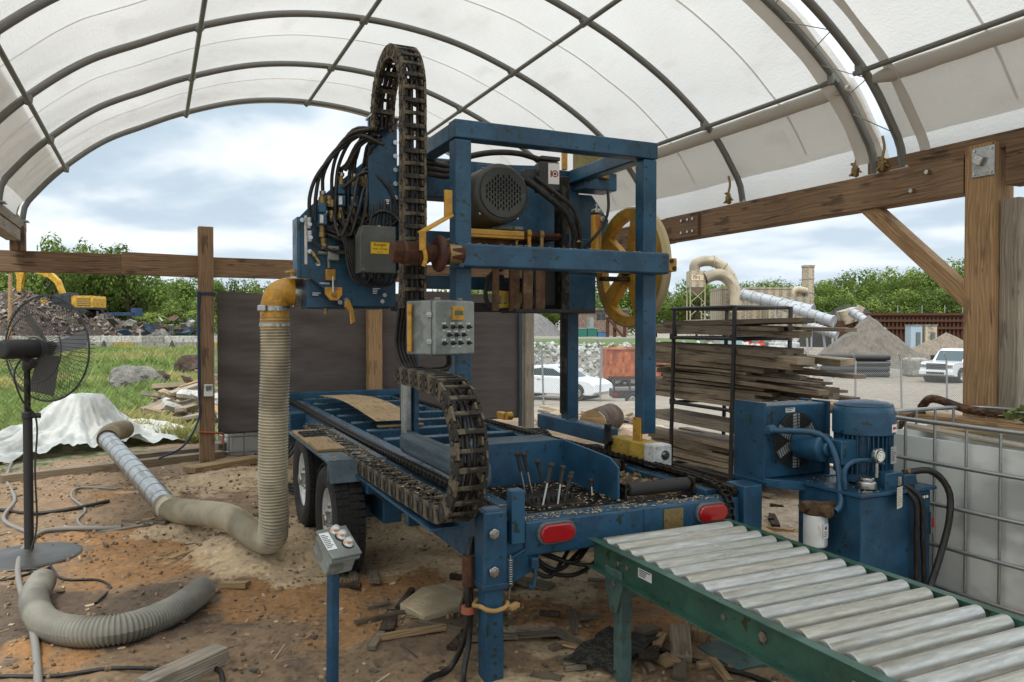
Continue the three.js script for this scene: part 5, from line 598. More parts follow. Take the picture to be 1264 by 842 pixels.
// ---------- pedestal fan ----------
{
  const bp = gd(36, 686), t = thing('pedestal_fan', 'black pedestal fan with wire cage and grey blades', 'fan', undefined, bp.x, gy(bp.x, bp.z), bp.z, 0);
  const P = (n, g, m = mBlack) => mesh(n, g, m, t);
  P('base', [new THREE.LatheGeometry([[0.0001, 0.06], [0.05, 0.058], [0.12, 0.035], [0.3, 0.018], [0.33, 0.01], [0.33, 0]].map(q => new THREE.Vector2(...q)), 40)], M([0.12, 0.115, 0.11], 0.4, { metalness: 0.4, map: tDustSoft })); P('pole', [cyl(0.03, 0.95, 0, 0.52, 0, 'y', 0.03, 16)]); P('upper_pole', [cyl(0.02, 0.55, 0, 1.22, 0)], mDkSteel); P('collar', [drum(0.036, 0.05, 0, 0.99, 0, 'y', 0.008), cyl(0.018, 0.07, 0.045, 0.985, 0.01, 'x')]);
  const h = new THREE.Group(); h.name = 'fan_head'; h.position.set(0, 1.45, 0); h.rotation.set(0.0, -0.72, 0); t.add(h); // faces away along local -z
  const mCg = M([0.06, 0.06, 0.06], 0.5, { metalness: 0.3 }); const H = (n, g, m = mBlack) => mesh(n, g, m, h);
  H('motor', [drum(0.066, 0.32, 0, 0, 0.04, 'z', 0.022, 24), drum(0.04, 0.02, 0, 0, 0.175, 'z', 0.006)]); H('bracket', [drum(0.03, 0.1, 0, -0.1, 0.0, 'y', 0.01), drum(0.035, 0.06, 0.03, -0.1, 0, 'x', 0.01)]);
  for (let i = 0; i < 3; i++) { const a = i * 2.094 + 0.75; const g = sheet(6, 8, (u, v) => { const r = mix(0.05, 0.345, v), w = mix(0.05, 0.075, v); return [(u - 0.5) * 2 * w, r, (u - 0.5) * 0.09, u, v]; }); g.rotateZ(a); g.translate(0, 0, -0.2); H('blade', [g], M([0.14, 0.14, 0.135], 0.55, { metalness: 0.2 })); }
  H('hub', [drum(0.05, 0.06, 0, 0, -0.19, 'z', 0.015)]);
  const w = []; for (let i = 0; i < 72; i++) { const a = i / 72 * 6.283, q = (r, z, s = 0) => V(Math.cos(a + s) * r, Math.sin(a + s) * r, z); w.push(tube([q(0.07, -0.06, 0.25), q(0.2, -0.055, 0.13), q(0.33, -0.085, 0.03), q(0.375, -0.15)], 0.0019, 4, 8)); w.push(tube([q(0.06, -0.31), q(0.2, -0.30), q(0.33, -0.265), q(0.375, -0.17)], 0.0017, 4, 7)); } const wg = H('cage_wires', w, mCg); wg.userData.kind = 'stuff';
  H('cage_rim', [new THREE.TorusGeometry(0.378, 0.007, 7, 60).translate(0, 0, -0.16)], mCg); for (const r of [0.08, 0.24]) H('cage_ring', [new THREE.TorusGeometry(r, 0.004, 6, 48).translate(0, 0, -0.056)], mCg);
  P('power_cord', [tube([[0.03, 1.46, 0.02], [-0.06, 1.3, 0.1], [-0.02, 1.1, 0.08], [0.05, 0.98, 0.03], [0.045, 0.6, 0.04], [0.05, 0.2, 0.04], [0.02, 0.06, 0.06]], 0.006)]);
}

// ---------- small control pedestal ----------
{
  const b = gd(411, 862), t = thing('control_pedestal', 'small grey remote switch box on a slim blue post', 'control pedestal', undefined, b.x, 0, b.z, 0.42);
  mesh('post', [box(0.042, 0.60, 0.042, 0, 0.28, 0, 0, 0, -0.012)], mBlue, t); const bx = mesh('switch_box', [put(new RoundedBoxGeometry(0.125, 0.10, 0.15, 2, 0.01), 0.018, 0.62, -0.01, 0.55, -0.15), box(0.135, 0.02, 0.16, 0.015, 0.655, 0.02, 0.55, -0.15)], mGrey, t); mesh('lid_plate', [box(0.14, 0.012, 0.17, 0.012, 0.677, 0.03, 0.55, -0.15)], mGrey, bx);
  for (const [x, y, z, m] of [[0.03, 0.715, -0.02, mWhite], [0.035, 0.70, 0.02, mWhite], [0.04, 0.675, 0.06, mWhite]]) { const k = mesh('push_button', [put(drum(0.024, 0.02, 0, 0, 0), x, y, z, 0.55), put(drum(0.018, 0.035, 0, 0.008, 0), x, y, z, 0.55)], m, t); mesh('button_collar', [put(cyl(0.028, 0.008, 0, -0.008, 0), x, y, z, 0.55)], mBlack, k); }
  const lb = new THREE.Mesh(new THREE.PlaneGeometry(0.045, 0.1).rotateX(-Math.PI / 2), M([1, 1, 1], 0.6, { map: textTex(64, 140, scrib('#556', '#e2e2de', 8)) })); lb.name = 'button_label'; lb.geometry.rotateX(0.55); lb.geometry.rotateY(-0.15); lb.geometry.translate(-0.035, 0.690, 0.018); bx.add(lb);
}

// ---------- cords and litter on the floor ----------
const onG = (pts, r) => pts.map(([x, y]) => { const p = gd(x, y); p.y = gy(p.x, p.z) + r * 0.9; return p; });
one('power_cord', [tube(onG([[150, 655], [60, 658], [30, 680], [22, 705], [30, 745], [42, 790], [47, 842], [47, 880]], 0.019), 0.019, 8)], mCord, 'thick grey cord running along the floor past the fan', 'cord');
one('power_cord', [tube(onG([[20, 560], [8, 590], [18, 620], [5, 645], [40, 662]], 0.016), 0.016, 8)], mCord, 'grey cord snaking behind the fan towards the grass', 'cord');
one('power_cord', [tube(onG([[145, 604], [100, 606], [88, 616], [105, 630], [96, 645], [120, 655], [190, 656]], 0.011), 0.011, 7)], mCord, 'thin grey cord bent in a zigzag on orange sawdust', 'cord');
for (const [p, r, lb] of [[[[0, 632], [40, 634], [90, 630], [135, 623]], 0.016, 'black cable lying straight across the dirt behind the fan'], [[[0, 700], [40, 690], [62, 700], [30, 712], [0, 718], [40, 704], [64, 708]], 0.008, 'black wire coiled at the foot of the fan'], [[[62, 700], [80, 715], [120, 714], [136, 722], [130, 735], [118, 745]], 0.008, 'thin black wire trailing from the coil beside the loose hose'], [[[0, 838], [70, 832], [140, 828], [230, 822]], 0.01, 'black cable passing behind the square timber end'], [[[262, 820], [272, 828], [275, 842], [276, 870]], 0.012, 'short dark cable beside the square timber end'], [[[795, 805], [850, 820], [890, 832], [930, 838], [980, 860]], 0.012, 'dark cable lying under the roller conveyor']]) one('black_cable', [tube(onG(p, r), r, 7)], mHose, lb, 'cable');
function plank(name, px, L, w, h, ang, m, lb, cat, lift = 0, tilt = 0) { const p = gd(...px); return one(name, put(uvm(box(L, h, w, 0, 0, 0, 0, 0, 0, 0.005), R() * 3, R() * 3, 0), p.x, gy(p.x, p.z) + h / 2 + lift - 0.005, p.z, 0, ang, tilt), m, lb, cat); }
plank('square_timber', [228, 834], 0.42, 0.10, 0.09, 0.62, mTimberG, 'square weathered timber end lying on the dirt', 'timber');
{ const p = gd(534, 750); const s = one('slab_piece', [put(plate([[-0.2, -0.14], [0.02, -0.19], [0.17, -0.08], [0.18, 0.09], [0.06, 0.15], [-0.17, 0.08]], 0.035), 0, 0, 0, -Math.PI / 2)], M([0.72, 0.57, 0.38], 0.9, { map: tDustSoft, bumpMap: tBump, bumpScale: 0.004 }), 'broken thick wood slab with a torn edge on the dirt below the mill', 'wood slab'); s.position.set(p.x, gy(p.x, p.z) + 0.015, p.z); s.rotation.set(0.05, 0.45, 0.03); }
plank('lath_strip', [690, 778], 0.46, 0.05, 0.02, -0.75 + 0.35, mSlab[2], 'pale narrow lath lying on the dirt between the mill and conveyor', 'lath'); plank('lath_strip', [232, 691], 0.32, 0.04, 0.015, 0.75, mSawn, 'short pale lath lying on orange sawdust', 'lath'); plank('lath_strip', [208, 682], 0.16, 0.025, 0.012, 0.55, mSlab[0], 'tiny brown splinter near the pale lath', 'splinter'); plank('lath_strip', [480, 716], 0.13, 0.08, 0.02, -0.6, mSawn, 'small pale wood scrap behind the grey switch box', 'scrap'); plank('wood_block', [860, 786], 0.17, 0.12, 0.07, 0.7, mSawn, 'pale wood block under the roller conveyor', 'wood block'); plank('wood_block', [840, 806], 0.3, 0.1, 0.04, 0.95, mSlab[0], 'dark plank scrap leaning by the pale block under the conveyor', 'plank', 0.01, 0.12);
plank('curb_plank', [150, 578], 2.3, 0.14, 0.11, 0.30, mSlab[1], 'long dirty timber edging the dirt floor by the duct', 'timber', -0.02); plank('curb_plank', [210, 566], 1.1, 0.12, 0.12, 0.30, mSlab[3], 'short dirty timber edging the dirt beside the brown post', 'timber', -0.01); plank('rough_plank', [278, 581], 0.9, 0.2, 0.06, 0.55, mSawn, 'rough pale plank lying before the caged white tote', 'plank', 0.02); plank('wood_block', [56, 553], 0.42, 0.2, 0.14, 0.2, mTimberG, 'grey wood block in the grass before the white tarp', 'wood block'); plank('wood_block', [277, 560], 0.3, 0.2, 0.16, 0.5, mTimberG, 'grey wood block wedged at the foot of the curtain', 'wood block'); plank('rough_plank', [30, 508], 0.9, 0.2, 0.08, 0.3, mTimberG, 'grey plank lying in the grass behind the fan', 'plank');
{ const p = gd(755, 812); const m = one('rubber_mat', [sheet(14, 10, (u, v) => { const x = (u - 0.5) * 0.4, z = (v - 0.5) * 0.28, w = 0.06 * (fbm(u * 5, v * 5, 2) - 0.5); return [x + w, 0.012 + 0.03 * fbm(u * 3 + 4, v * 3, 2) + 0.03 * u, z + w * 0.6, u, v]; })], M([0.07, 0.068, 0.064], 0.8, { map: tDust }), 'dark rubber mat scrap lying by the conveyor leg', 'mat'); m.position.set(p.x, gy(p.x, p.z), p.z); m.rotation.y = 0.5; }
one('cardboard_sheet', [put(sheet(10, 8, (u, v) => [(u - 0.5) * 0.55, 0.10 * Math.sin(u * 2.4) + 0.05 * v, (v - 0.5) * 0.4, u * 0.5, v * 0.4]), 3.72, 0.03, -2.45, 0, 0.5)], M([0.42, 0.25, 0.12], 0.9, { map: tWood2 }), 'tan cardboard sheet on the ground before the caged tote', 'cardboard'); one('cardboard_sheet', [put(sheet(10, 8, (u, v) => [(u - 0.5) * 0.5, 0.14 * Math.sin(u * 2.2) + 0.06 * v, (v - 0.5) * 0.5, u * 0.5, v * 0.4]), 3.15, 0.02, -3.75, 0, 0.2)], M([0.45, 0.28, 0.16], 0.9, { map: tWood2 }), 'crumpled tan cardboard behind the filter canister', 'cardboard');
{ // bark slabs and sticks lying about the mill and conveyor
  const q = rng(303), zones = [[560, 690, 720, 840, 16], [640, 720, 900, 842, 22], [430, 700, 560, 800, 10], [900, 615, 985, 660, 8], [570, 650, 700, 700, 8], [120, 600, 300, 740, 7]]; for (const [x0, y0, x1, y1, n] of zones) for (let i = 0; i < n; i++) { const p = gd(mix(x0, x1, q()), mix(y0, y1, q())), L = 0.10 + q() * q() * 0.5, w = 0.015 + q() * 0.06, k = Math.floor(q() * 4); const g = sheetBoard(w, 0.01 + q() * 0.02, L, q); const m = one(k ? 'bark_strip' : 'wood_splinter', g, [mSawn, mBark, mSlab[3], mSlab[4]][k], ['pale splinter of wood lying on the dirt around the mill', 'dark bark strip lying on the dirt around the mill', 'brown wood strip lying on the dirt around the mill', 'dull brown wood strip lying on the dirt around the mill'][k], 'wood scrap', ['pale splinters', 'dark bark strips', 'brown wood strips', 'dull brown wood strips'][k] + ' around the mill'); m.position.set(p.x, gy(p.x, p.z) + 0.012, p.z); m.rotation.set((q() - 0.5) * 0.25, q() * 6.28, (q() - 0.5) * 0.3); }
}
{ // chips, bark and twigs scattered on the dirt
  const N = 1700, g = new THREE.BoxGeometry(1, 1, 1), im = new THREE.InstancedMesh(g, M([1, 1, 1], 0.95), N), o = new THREE.Object3D(), q = rng(77); const col = [[0.42, 0.31, 0.19], [0.12, 0.09, 0.06], [0.28, 0.19, 0.11], [0.08, 0.065, 0.05], [0.5, 0.38, 0.24]];
  for (let i = 0; i < N; i++) { let x, z; do { x = -1.6 + q() * 6.2; z = -11 + q() * 9; } while (fbm(x * 1.3 + 4, z * 1.3 + 9, 3) < 0.36 + q() * 0.22); const k = q(), tw = k > 0.93; o.position.set(x, gy(x, z) + 0.003, z); o.rotation.set((q() - 0.5) * 0.5, q() * 6.3, (q() - 0.5) * 0.5); o.scale.set(tw ? 0.06 + q() * 0.2 : 0.008 + q() * q() * 0.055, 0.004 + q() * 0.008, tw ? 0.006 : 0.006 + q() * 0.018); o.updateMatrix(); im.setMatrixAt(i, o.matrix); im.setColorAt(i, lin(...col[Math.floor(q() * col.length)]).multiplyScalar(0.7 + 0.5 * q())); }
  im.name = 'wood_litter'; im.castShadow = im.receiveShadow = true; im.userData = { kind: 'stuff', label: 'bark bits, chips and twigs scattered over the dirt', category: 'litter' }; scene.add(im);
}

{ // sawdust flakes lying on the flat steel
  const q = rng(808), areas = [[1.57, 2.83, -3.30, -3.21, 0.692, 260], [1.5, 1.62, -9.3, -3.35, 0.717, 260], [2.7, 2.82, -9.3, -3.4, 0.717, 260], [1.64, 2.18, -3.93, -3.33, 0.702, 240], [2.2, 2.74, -4.25, -3.33, 0.678, 320], [1.55, 2.9, -4.02, -3.93, 2.057, 120], [1.0, 1.35, -6.38, -4.88, 0.752, 160], [2.77, 2.85, -5.4, -4.45, 0.912, 60], [3.22, 3.74, -3.17, -2.75, 0.757, 80], [3.02, 3.47, -3.39, -3.23, 1.168, 60], [1.15, 1.3, -6.7, -3.6, 0.775, 160]]; for (const z of [-9.4, -8.75, -8.1, -7.5, -6.9, -6.35, -5.8, -5.3, -4.8, -4.35]) areas.push([1.63, 2.69, z - 0.055, z + 0.055, 0.732, 70]);
  const N = areas.reduce((a, b) => a + b[5], 0), im = new THREE.InstancedMesh(new THREE.BoxGeometry(1, 1, 1), M([1, 1, 1], 0.95), N), o = new THREE.Object3D(); let n = 0; for (const [x0, x1, z0, z1, y, c] of areas) for (let i = 0; i < c; i++) { const s = 0.004 + q() * q() * 0.018; o.position.set(mix(x0, x1, q()), y + 0.0015, mix(z0, z1, q())); o.rotation.set((q() - 0.5) * 0.3, q() * 6.3, (q() - 0.5) * 0.3); o.scale.set(s, 0.0025, s * (0.4 + 0.5 * q())); o.updateMatrix(); im.setMatrixAt(n, o.matrix); const k = 0.7 + q() * 0.4; im.setColorAt(n++, lin(0.52 * k, 0.39 * k, 0.24 * k)); } im.name = 'sawdust_flakes'; im.castShadow = im.receiveShadow = true; im.userData = { kind: 'stuff', label: 'sawdust flakes strewn over the mill beams and deck', category: 'sawdust' }; scene.add(im);
}
{ // crumbs of soil
  const q = rng(909), N = 9000, g = new THREE.IcosahedronGeometry(0.5, 0), im = new THREE.InstancedMesh(g, M([1, 1, 1], 0.98), N), o = new THREE.Object3D(); let n = 0; while (n < N) { const x = -1.8 + q() * 6.4, z = -10.5 + q() * 8.6; if (fbm(x * 2 + 14, z * 2 + 3, 3) < 0.34 + q() * 0.3) continue; const s = 0.004 + Math.pow(q(), 4) * 0.03; o.position.set(x, gy(x, z) + s * 0.2, z); o.rotation.set(q() * 6, q() * 6, q() * 6); o.scale.set(s * (0.8 + q()), s * 0.7, s); o.updateMatrix(); im.setMatrixAt(n, o.matrix); const k = 0.7 + q() * 0.9; im.setColorAt(n++, lin(0.20 * k, 0.135 * k, 0.08 * k)); } im.name = 'soil_crumbs'; im.castShadow = im.receiveShadow = true; im.userData = { kind: 'stuff', label: 'small crumbs of soil over the dirt floor', category: 'soil' }; scene.add(im);
}

// ---------- slab rack with boards ----------
{
  const t = thing('pipe_rack', 'black pipe rack holding stacks of slab boards outside the tent', 'rack'), x0 = 5.08, x1 = 5.80, y0 = gy(5.2, -6);
  const P = (n, g) => mesh(n, g, mBlack, t); const up = [[x0, -6.82], [x0, -5.87], [x1, -6.82], [x1, -5.87]];
  for (const [x, z] of up) { P('upright', [rod(V(x + rr(-.01, .01), y0 - 0.05, z), V(x + 0.02, 1.80, z + 0.03), 0.022)]); for (const y of [0.79, 1.49]) P('coupling', [cyl(0.033, 0.06, x + 0.01, y, z + 0.015)]); }
  for (const y of [0.12, 0.78, 1.48, 1.79]) { for (const [a, b] of [[0, 1], [2, 3], [0, 2], [1, 3]]) P('crossbar', [rod(V(up[a][0] + 0.01, y, up[a][1]), V(up[b][0] + 0.01, y, up[b][1]), 0.018)]); if (y > 1.7) for (let i = 0; i < 9; i++) P('wire_deck', [rod(V(x0, y, -6.8 + i * 0.116), V(x1, y, -6.8 + i * 0.116), 0.012, 5)]); }
  const q = rng(12); const st = (ya, yb, lb, grp, zA, zB, tilt) => { let y = ya; while (y < yb) { let x = x0 + 0.06 + q() * 0.05; const hh = 0.02 + q() * 0.035; while (x < x1 - 0.1) { const w = 0.08 + q() * 0.15, za = zA + (q() - 0.5) * 0.6, zb = zB + (q() - 0.62) * 0.8 - (q() > 0.8 ? 0.5 : 0), h2 = hh * (0.7 + 0.5 * q()), cx = x + w / 2;
        const g = sheetBoard(w, h2, zb - za, q); const k = Math.floor(q() * 5), tone = ['tan ', 'brown ', 'pale ', 'dull brown ', 'dark brown '][k], m = one('slab_board', g, mSlab[k], tone + lb, 'board', tone + grp); m.position.set(cx, y + h2 / 2, (za + zb) / 2); m.rotation.set((q() - 0.5) * 0.035 + tilt * (y - ya) * 0.05, (q() - 0.5) * 0.08, (q() - 0.5) * 0.12); x += w + 0.01 + q() * 0.05; } y += hh + 0.006; } };
  st(0.15, 0.4, 'weathered slab board in the lowest stack of the pipe rack', 'boards in the lowest rack stack', -7.3, -5.3, 0); st(0.81, 1.36, 'weathered slab board in the middle stack of the pipe rack', 'boards in the middle rack stack', -7.25, -5.1, 1); st(1.515, 1.66, 'weathered slab board in the top stack of the pipe rack', 'boards in the top rack stack', -7.3, -5.0, 0);
  // grey timber between the rack tiers and beside it
  one('grey_timber', bar(V(5.35, 0.60, -7.3), V(5.35, 0.58, -5.5), 0.3, 0.1), mTimberG, 'grey weathered timber lying behind the pipe rack uprights', 'timber');
}
function sheetBoard(w, h, L, q) { const g = new THREE.BoxGeometry(w, h, L, 2, 1, 6), p = g.attributes.position, ph = q() * 9, am = 0.012 * q(); for (let i = 0; i < p.count; i++) { const z = p.getZ(i), e = (q() - 0.5) * 0.004; p.setX(i, p.getX(i) * (1 + 0.22 * Math.sin(z * 3 + ph) + 0.12 * Math.sin(z * 7 + ph * 2))); p.setY(i, p.getY(i) + am * Math.sin(z * 2.2 + ph) + e); } uvm(g, q() * 4, q() * 4, 2); const u = uvm(g.toNonIndexed(), q() * 4, q() * 4, 2); u.computeVertexNormals(); return u; }
{ // log on the ground behind the rack, more scraps
  const p = gd(740, 545, -0.1), t = thing('cut_log', 'thick log with a pale cut end lying behind the gantry', 'log', undefined, p.x, gy(p.x, p.z) + 0.2, p.z, -YAW - 0.4);
  mesh('bark', [sheet(28, 8, (u, v) => { const a = u * 6.283, r = 0.2 * (1 + 0.1 * fbm(Math.cos(a) * 2 + 5, Math.sin(a) * 2 + v * 2 + 5, 3)); return [Math.cos(a) * r, Math.sin(a) * r, mix(0.35, -0.6, v), u, v]; })], mBark, t); mesh('cut_end', [cyl(0.205, 0.01, 0, 0, 0.35, 'z', 0.205, 28)], mSawn, t);
  const q = rng(44); for (let i = 0; i < 16; i++) { const pp = gd(660 + q() * 140, 512 + q() * 26, -0.1); one('bark_slab', put(uvm(box(0.5 + q() * 0.8, 0.05, 0.12 + q() * 0.1), q(), q(), 0), pp.x, gy(pp.x, pp.z) + 0.04, pp.z, q() * 0.2, q() * 3, q() * 0.15), mSlab[Math.floor(q() * 5)], 'bark slab scrap on the ground behind the gantry', 'slab', 'slab scraps behind the gantry'); }
}

// ---------- background builders ----------
// a group standing on the ground at a pixel column and distance, local x to the camera's right, z towards the camera
function bg(name, label, cat, px, dep, group, y) { const p = far(px, 403, dep); return thing(name, label, cat, group, p.x, y ?? drop(p.x, p.z), p.z, -YAW); }
const mW = d => d / FOC;                 // metres a pixel at distance d
const yAt = (py, d) => EYE + (403 - py) * d / FOC;
// trees: trunk, limbs and crowns of many small leaf faces
const leafM = [[0.125, 0.19, 0.045], [0.165, 0.225, 0.06], [0.095, 0.155, 0.042]].map(c => M([1, 1, 1], 0.85, { vertexColors: true, transmission: 0.35, thickness: 0, specularIntensity: 0.1, color: lin(...c) }));
const treeKinds = [0, 1, 2, 3, 4].map(k => {
  const q = rng(200 + k * 13), P = [], N = [], C = [], lobes = []; const nl = 15 + k * 2; for (let i = 0; i < nl; i++) { const a = q() * 6.283, h = q(), r = (0.42 - 0.24 * Math.abs(h - 0.35)) * (0.55 + 0.5 * q()); lobes.push([Math.cos(a) * r, 0.28 + h * 0.62, Math.sin(a) * r, 0.12 + 0.11 * q() * (1.2 - h * 0.6)]); }
  const v = V(), n = V(), t = V(), b = V(); for (const L of lobes) { const cnt = Math.round(15000 * L[3] * L[3]) + 90; const tone = 0.8 + 0.45 * q(); for (let i = 0; i < cnt; i++) { n.set(q() * 2 - 1, q() * 2 - 1, q() * 2 - 1); if (n.lengthSq() > 1 || n.lengthSq() < 0.02) { continue; } n.normalize(); const rad = L[3] * (0.62 + 0.5 * Math.pow(q(), 0.7)) * (0.8 + 0.4 * vn(n.x * 3 + L[0] * 30 + 20, n.y * 3 + n.z * 3 + 20)); v.set(L[0], L[1], L[2]).addScaledVector(n, rad); const s = 0.010 + 0.016 * q(); t.set(q() - 0.5, q() - 0.5, q() - 0.5).normalize(); b.copy(n).cross(t).normalize(); t.copy(b).cross(n).add(V(q() - 0.5, q() - 0.5, q() - 0.5)).normalize();
    const A = v.clone().addScaledVector(t, s), B = v.clone().addScaledVector(b, s * 0.8), D = v.clone().addScaledVector(t, -s * 0.9), E = v.clone().addScaledVector(b, -s * 0.8); for (const w of [A, B, D, A, D, E]) { P.push(w.x, w.y, w.z); N.push(n.x, n.y, n.z); } const c = tone * (0.75 + 0.5 * q()); for (let z = 0; z < 6; z++) C.push(c * (0.95 + 0.2 * q()), c, c * 0.9); } }
  const g = new THREE.BufferGeometry(); g.setAttribute('position', new THREE.Float32BufferAttribute(P, 3)); g.setAttribute('normal', new THREE.Float32BufferAttribute(N, 3)); g.setAttribute('color', new THREE.Float32BufferAttribute(C, 3));
  const tr = [rod(V(0, -0.02, 0), V(0.01, 0.45, 0), 0.02, 7, 0.013), rod(V(0.01, 0.4, 0), V(0.0, 0.8, 0.02), 0.013, 6, 0.005)]; for (const L of lobes.slice(0, 9)) tr.push(rod(V(0.005, 0.25 + L[1] * 0.3, 0), V(L[0] * 0.9, L[1], L[2] * 0.9), 0.008, 5, 0.003)); return [g, join(tr)];
});
function tree(px, dep, h, w, k, tint, label, group) { const p = far(px, 403, dep), t = thing('leafy_tree', label, 'tree', group, p.x, drop(p.x, p.z) - 0.3, p.z, R() * 6.28); t.scale.set(w, h, w); t.userData.label = ['mid green ', 'bright green ', 'dark green '][tint] + label; t.userData.group = ['mid green ', 'bright green ', 'dark green '][tint] + group; const c = new THREE.Mesh(treeKinds[k][0], leafM[tint]); c.name = 'crown'; const b = new THREE.Mesh(treeKinds[k][1], mBark); b.name = 'trunk'; c.castShadow = b.castShadow = c.receiveShadow = true; t.add(c, b); }
{
  let i = 0; for (const [px, d, y] of [[34, 92, 318], [64, 94, 308], [92, 90, 297], [118, 93, 304], [140, 96, 304], [158, 92, 318], [12, 96, 334], [174, 98, 346], [-12, 95, 330]]) { const h = yAt(y, d) + 0.8; tree(px, d, h, 7.2 + R() * 2, i++ % 5, i % 3, 'tall leafy tree behind the yellow excavator', 'trees behind the excavator'); }
  for (const [px, d, y] of [[196, 110, 350], [214, 112, 345], [236, 108, 344], [258, 112, 346], [280, 110, 342], [302, 112, 341], [324, 108, 343], [342, 112, 346], [226, 88, 372], [205, 90, 385]]) { const h = yAt(y, d) + 0.8; tree(px, d, h, 6.5 + R() * 2, i++ % 5, d < 95 ? 1 : i % 3, 'leafy tree in the row behind the scrap heap', 'trees behind the scrap heap'); }
  for (let k = 0; k < 30; k++) { const px = 560 + k * 25, d = 165 + (k % 3) * 9 + R() * 5; const top = px < 860 ? 348 + R() * 14 : px < 1000 ? 344 + R() * 10 : mix(346, 306, (px - 1000) / 290) + (R() - 0.5) * 14; tree(px, d, yAt(top, d) + 2.0, 12 + R() * 4, i++ % 5, k % 3, 'leafy tree in the wood behind the gravel yard', 'trees behind the yard'); }
  for (let k = 0; k < 14; k++) { const px = 1000 + k * 22, d = 152 + R() * 6; const top = mix(366, 345, k / 13) + R() * 8; tree(px, d, yAt(top, d) + 2.0, 10 + R() * 3, i++ % 5, (k + 1) % 3, 'leafy tree at the front edge of the wood behind the yard', 'front trees of the wood'); }
}
// ---------- left background ----------
function heap(name, label, cat, px, dep, rx, rz, h, mat, seed, prof2, grp, yb) { const p = far(px, 403, dep), y0 = yb ?? drop(p.x, p.z); const g = sheet(56, 34, (u, v) => { const x = (u - 0.5) * 2, z = (v - 0.5) * 2, r = Math.hypot(x, z), n = fbm(x * 3 + seed, z * 3 + seed * 2, 5) - 0.5, n2 = fbm(x * 14 + seed, z * 14, 3) - 0.5; let e = Math.max(0, 1 - r); e = (prof2 ? prof2(x, z, r) : e) ; return [x * rx * (1 + n * 0.15), (e * (1 + n * 0.35) + n2 * 0.05 * sst(0, 0.15, e)) * h - 0.12, z * rz * (1 + n * 0.15), x * rx, z * rz]; }); const m = one(name, g, mat, label, cat, grp); m.position.set(p.x, y0, p.z); m.rotation.y = -YAW; return m; }
heap('debris_mound', 'brown mound of soil and demolition debris below the excavator', 'debris mound', 20, 80, 17, 9, 6.6, M([0.17, 0.13, 0.10], 0.95, { map: tStone, bumpMap: tStone, bumpScale: 0.15 }), 3, (x, z, r) => Math.max(0, 1 - Math.pow(Math.abs(x), 1.25) - z * z) * 0.85);
{ const q = rng(61), cols = [[0.16, 0.125, 0.095], [0.22, 0.185, 0.15], [0.10, 0.08, 0.062], [0.27, 0.235, 0.20], [0.15, 0.10, 0.075]]; const p = far(20, 403, 80); const N = 1300, im = new THREE.InstancedMesh(new THREE.BoxGeometry(1, 1, 1), M([1, 1, 1], 0.95), N), o = new THREE.Object3D(); for (let i = 0; i < N; i++) { const x = (q() - 0.5) * 1.9, z = -0.2 + q() * 1.0, e = Math.max(0, 1 - Math.pow(Math.abs(x), 1.25) - z * z) * 0.85 * 6.6; const w = V(x * 17, 0, z * 9).applyAxisAngle(Y1, -YAW); o.position.set(p.x + w.x, drop(p.x, p.z) + e - 0.1, p.z + w.z); o.rotation.set(q() * 6, q() * 6, q() * 6); o.scale.set(0.2 + q() * q() * 1.5, 0.06 + q() * 0.15, 0.08 + q() * 0.3); o.updateMatrix(); im.setMatrixAt(i, o.matrix); im.setColorAt(i, lin(...cols[Math.floor(q() * 5)])); } im.name = 'debris_shards'; im.userData = { kind: 'stuff', label: 'broken planks and rubble over the brown mound', category: 'debris' }; scene.add(im); }
{ // excavator
  const d = 80, t = bg('excavator', 'yellow tracked excavator standing on the brown debris mound', 'excavator', 92, d, undefined, yAt(388, d)); const s = mW(d); const L = (px, py) => [(px - 92) * s, (388 - py) * s]; const P = (n, g, m = mExc) => mesh(n, g, m, t); const mExc = M([0.66, 0.36, 0.03], 0.5, { map: tPaint });
  const pl = (pts, th, z) => plate(pts.map(p => L(...p)), th, 0.02).translate(0, 0, z);
  P('counterweight', [pl([[97, 368], [100, 366], [122, 366], [123, 369], [123, 380], [98, 380]], 2.6, -1.3)]); for (let k = 0; k < 4; k++) P('vent_slat', [pl([[104, 368 + k * 2.6], [120, 368 + k * 2.6], [120, 369.4 + k * 2.6], [104, 369.4 + k * 2.6]], 0.04, 1.34)], M([0.3, 0.2, 0.05], 0.6)); P('cab', [pl([[77, 364], [96, 362], [98, 380], [72, 380], [73, 371]], 1.5, -0.2)], M([0.035, 0.035, 0.035], 0.5)); P('cab_window', [pl([[79, 365.5], [86, 365], [86, 374], [76, 374]], 0.03, 1.34)], mGlassD); P('cab_window', [pl([[87.5, 365], [94.5, 364.5], [95.5, 374], [87.5, 374]], 0.03, 1.34)], mGlassD); P('house_deck', [pl([[70, 380], [124, 380], [124, 382], [70, 382]], 2.8, -1.4)], mBlack);
  for (const z of [-1.6, 1.0]) { P('track', [pl([[70, 388], [66, 386], [66, 384], [70, 382.5], [114, 382.5], [118, 384], [118, 386], [114, 388]], 0.6, z)], mBlack); } P('side_panel', [pl([[62, 372], [66, 371], [68, 379], [62, 380]], 0.6, 1.0)]);
  P('boom', [pl([[80, 362], [76, 364], [70, 350], [62, 343], [48, 338], [34, 334], [32, 330.5], [38, 330], [52, 333], [66, 338], [74, 346]], 0.55, -0.3)]); P('stick', [pl([[20, 333], [30, 331], [32, 336], [28, 350], [27, 366], [22, 366], [23, 345]], 0.45, -0.25)]); P('bucket', [pl([[20, 362], [30, 364], [33, 372], [26, 377], [19, 372]], 1.2, -0.6)], mRust); P('boom_cylinder', [rod(V(...L(78, 376), 0.4), V(...L(60, 343), 0.4), 0.08), rod(V(...L(46, 337), 0.0), V(...L(28, 334), 0.0), 0.07)], mDkSteel);
}
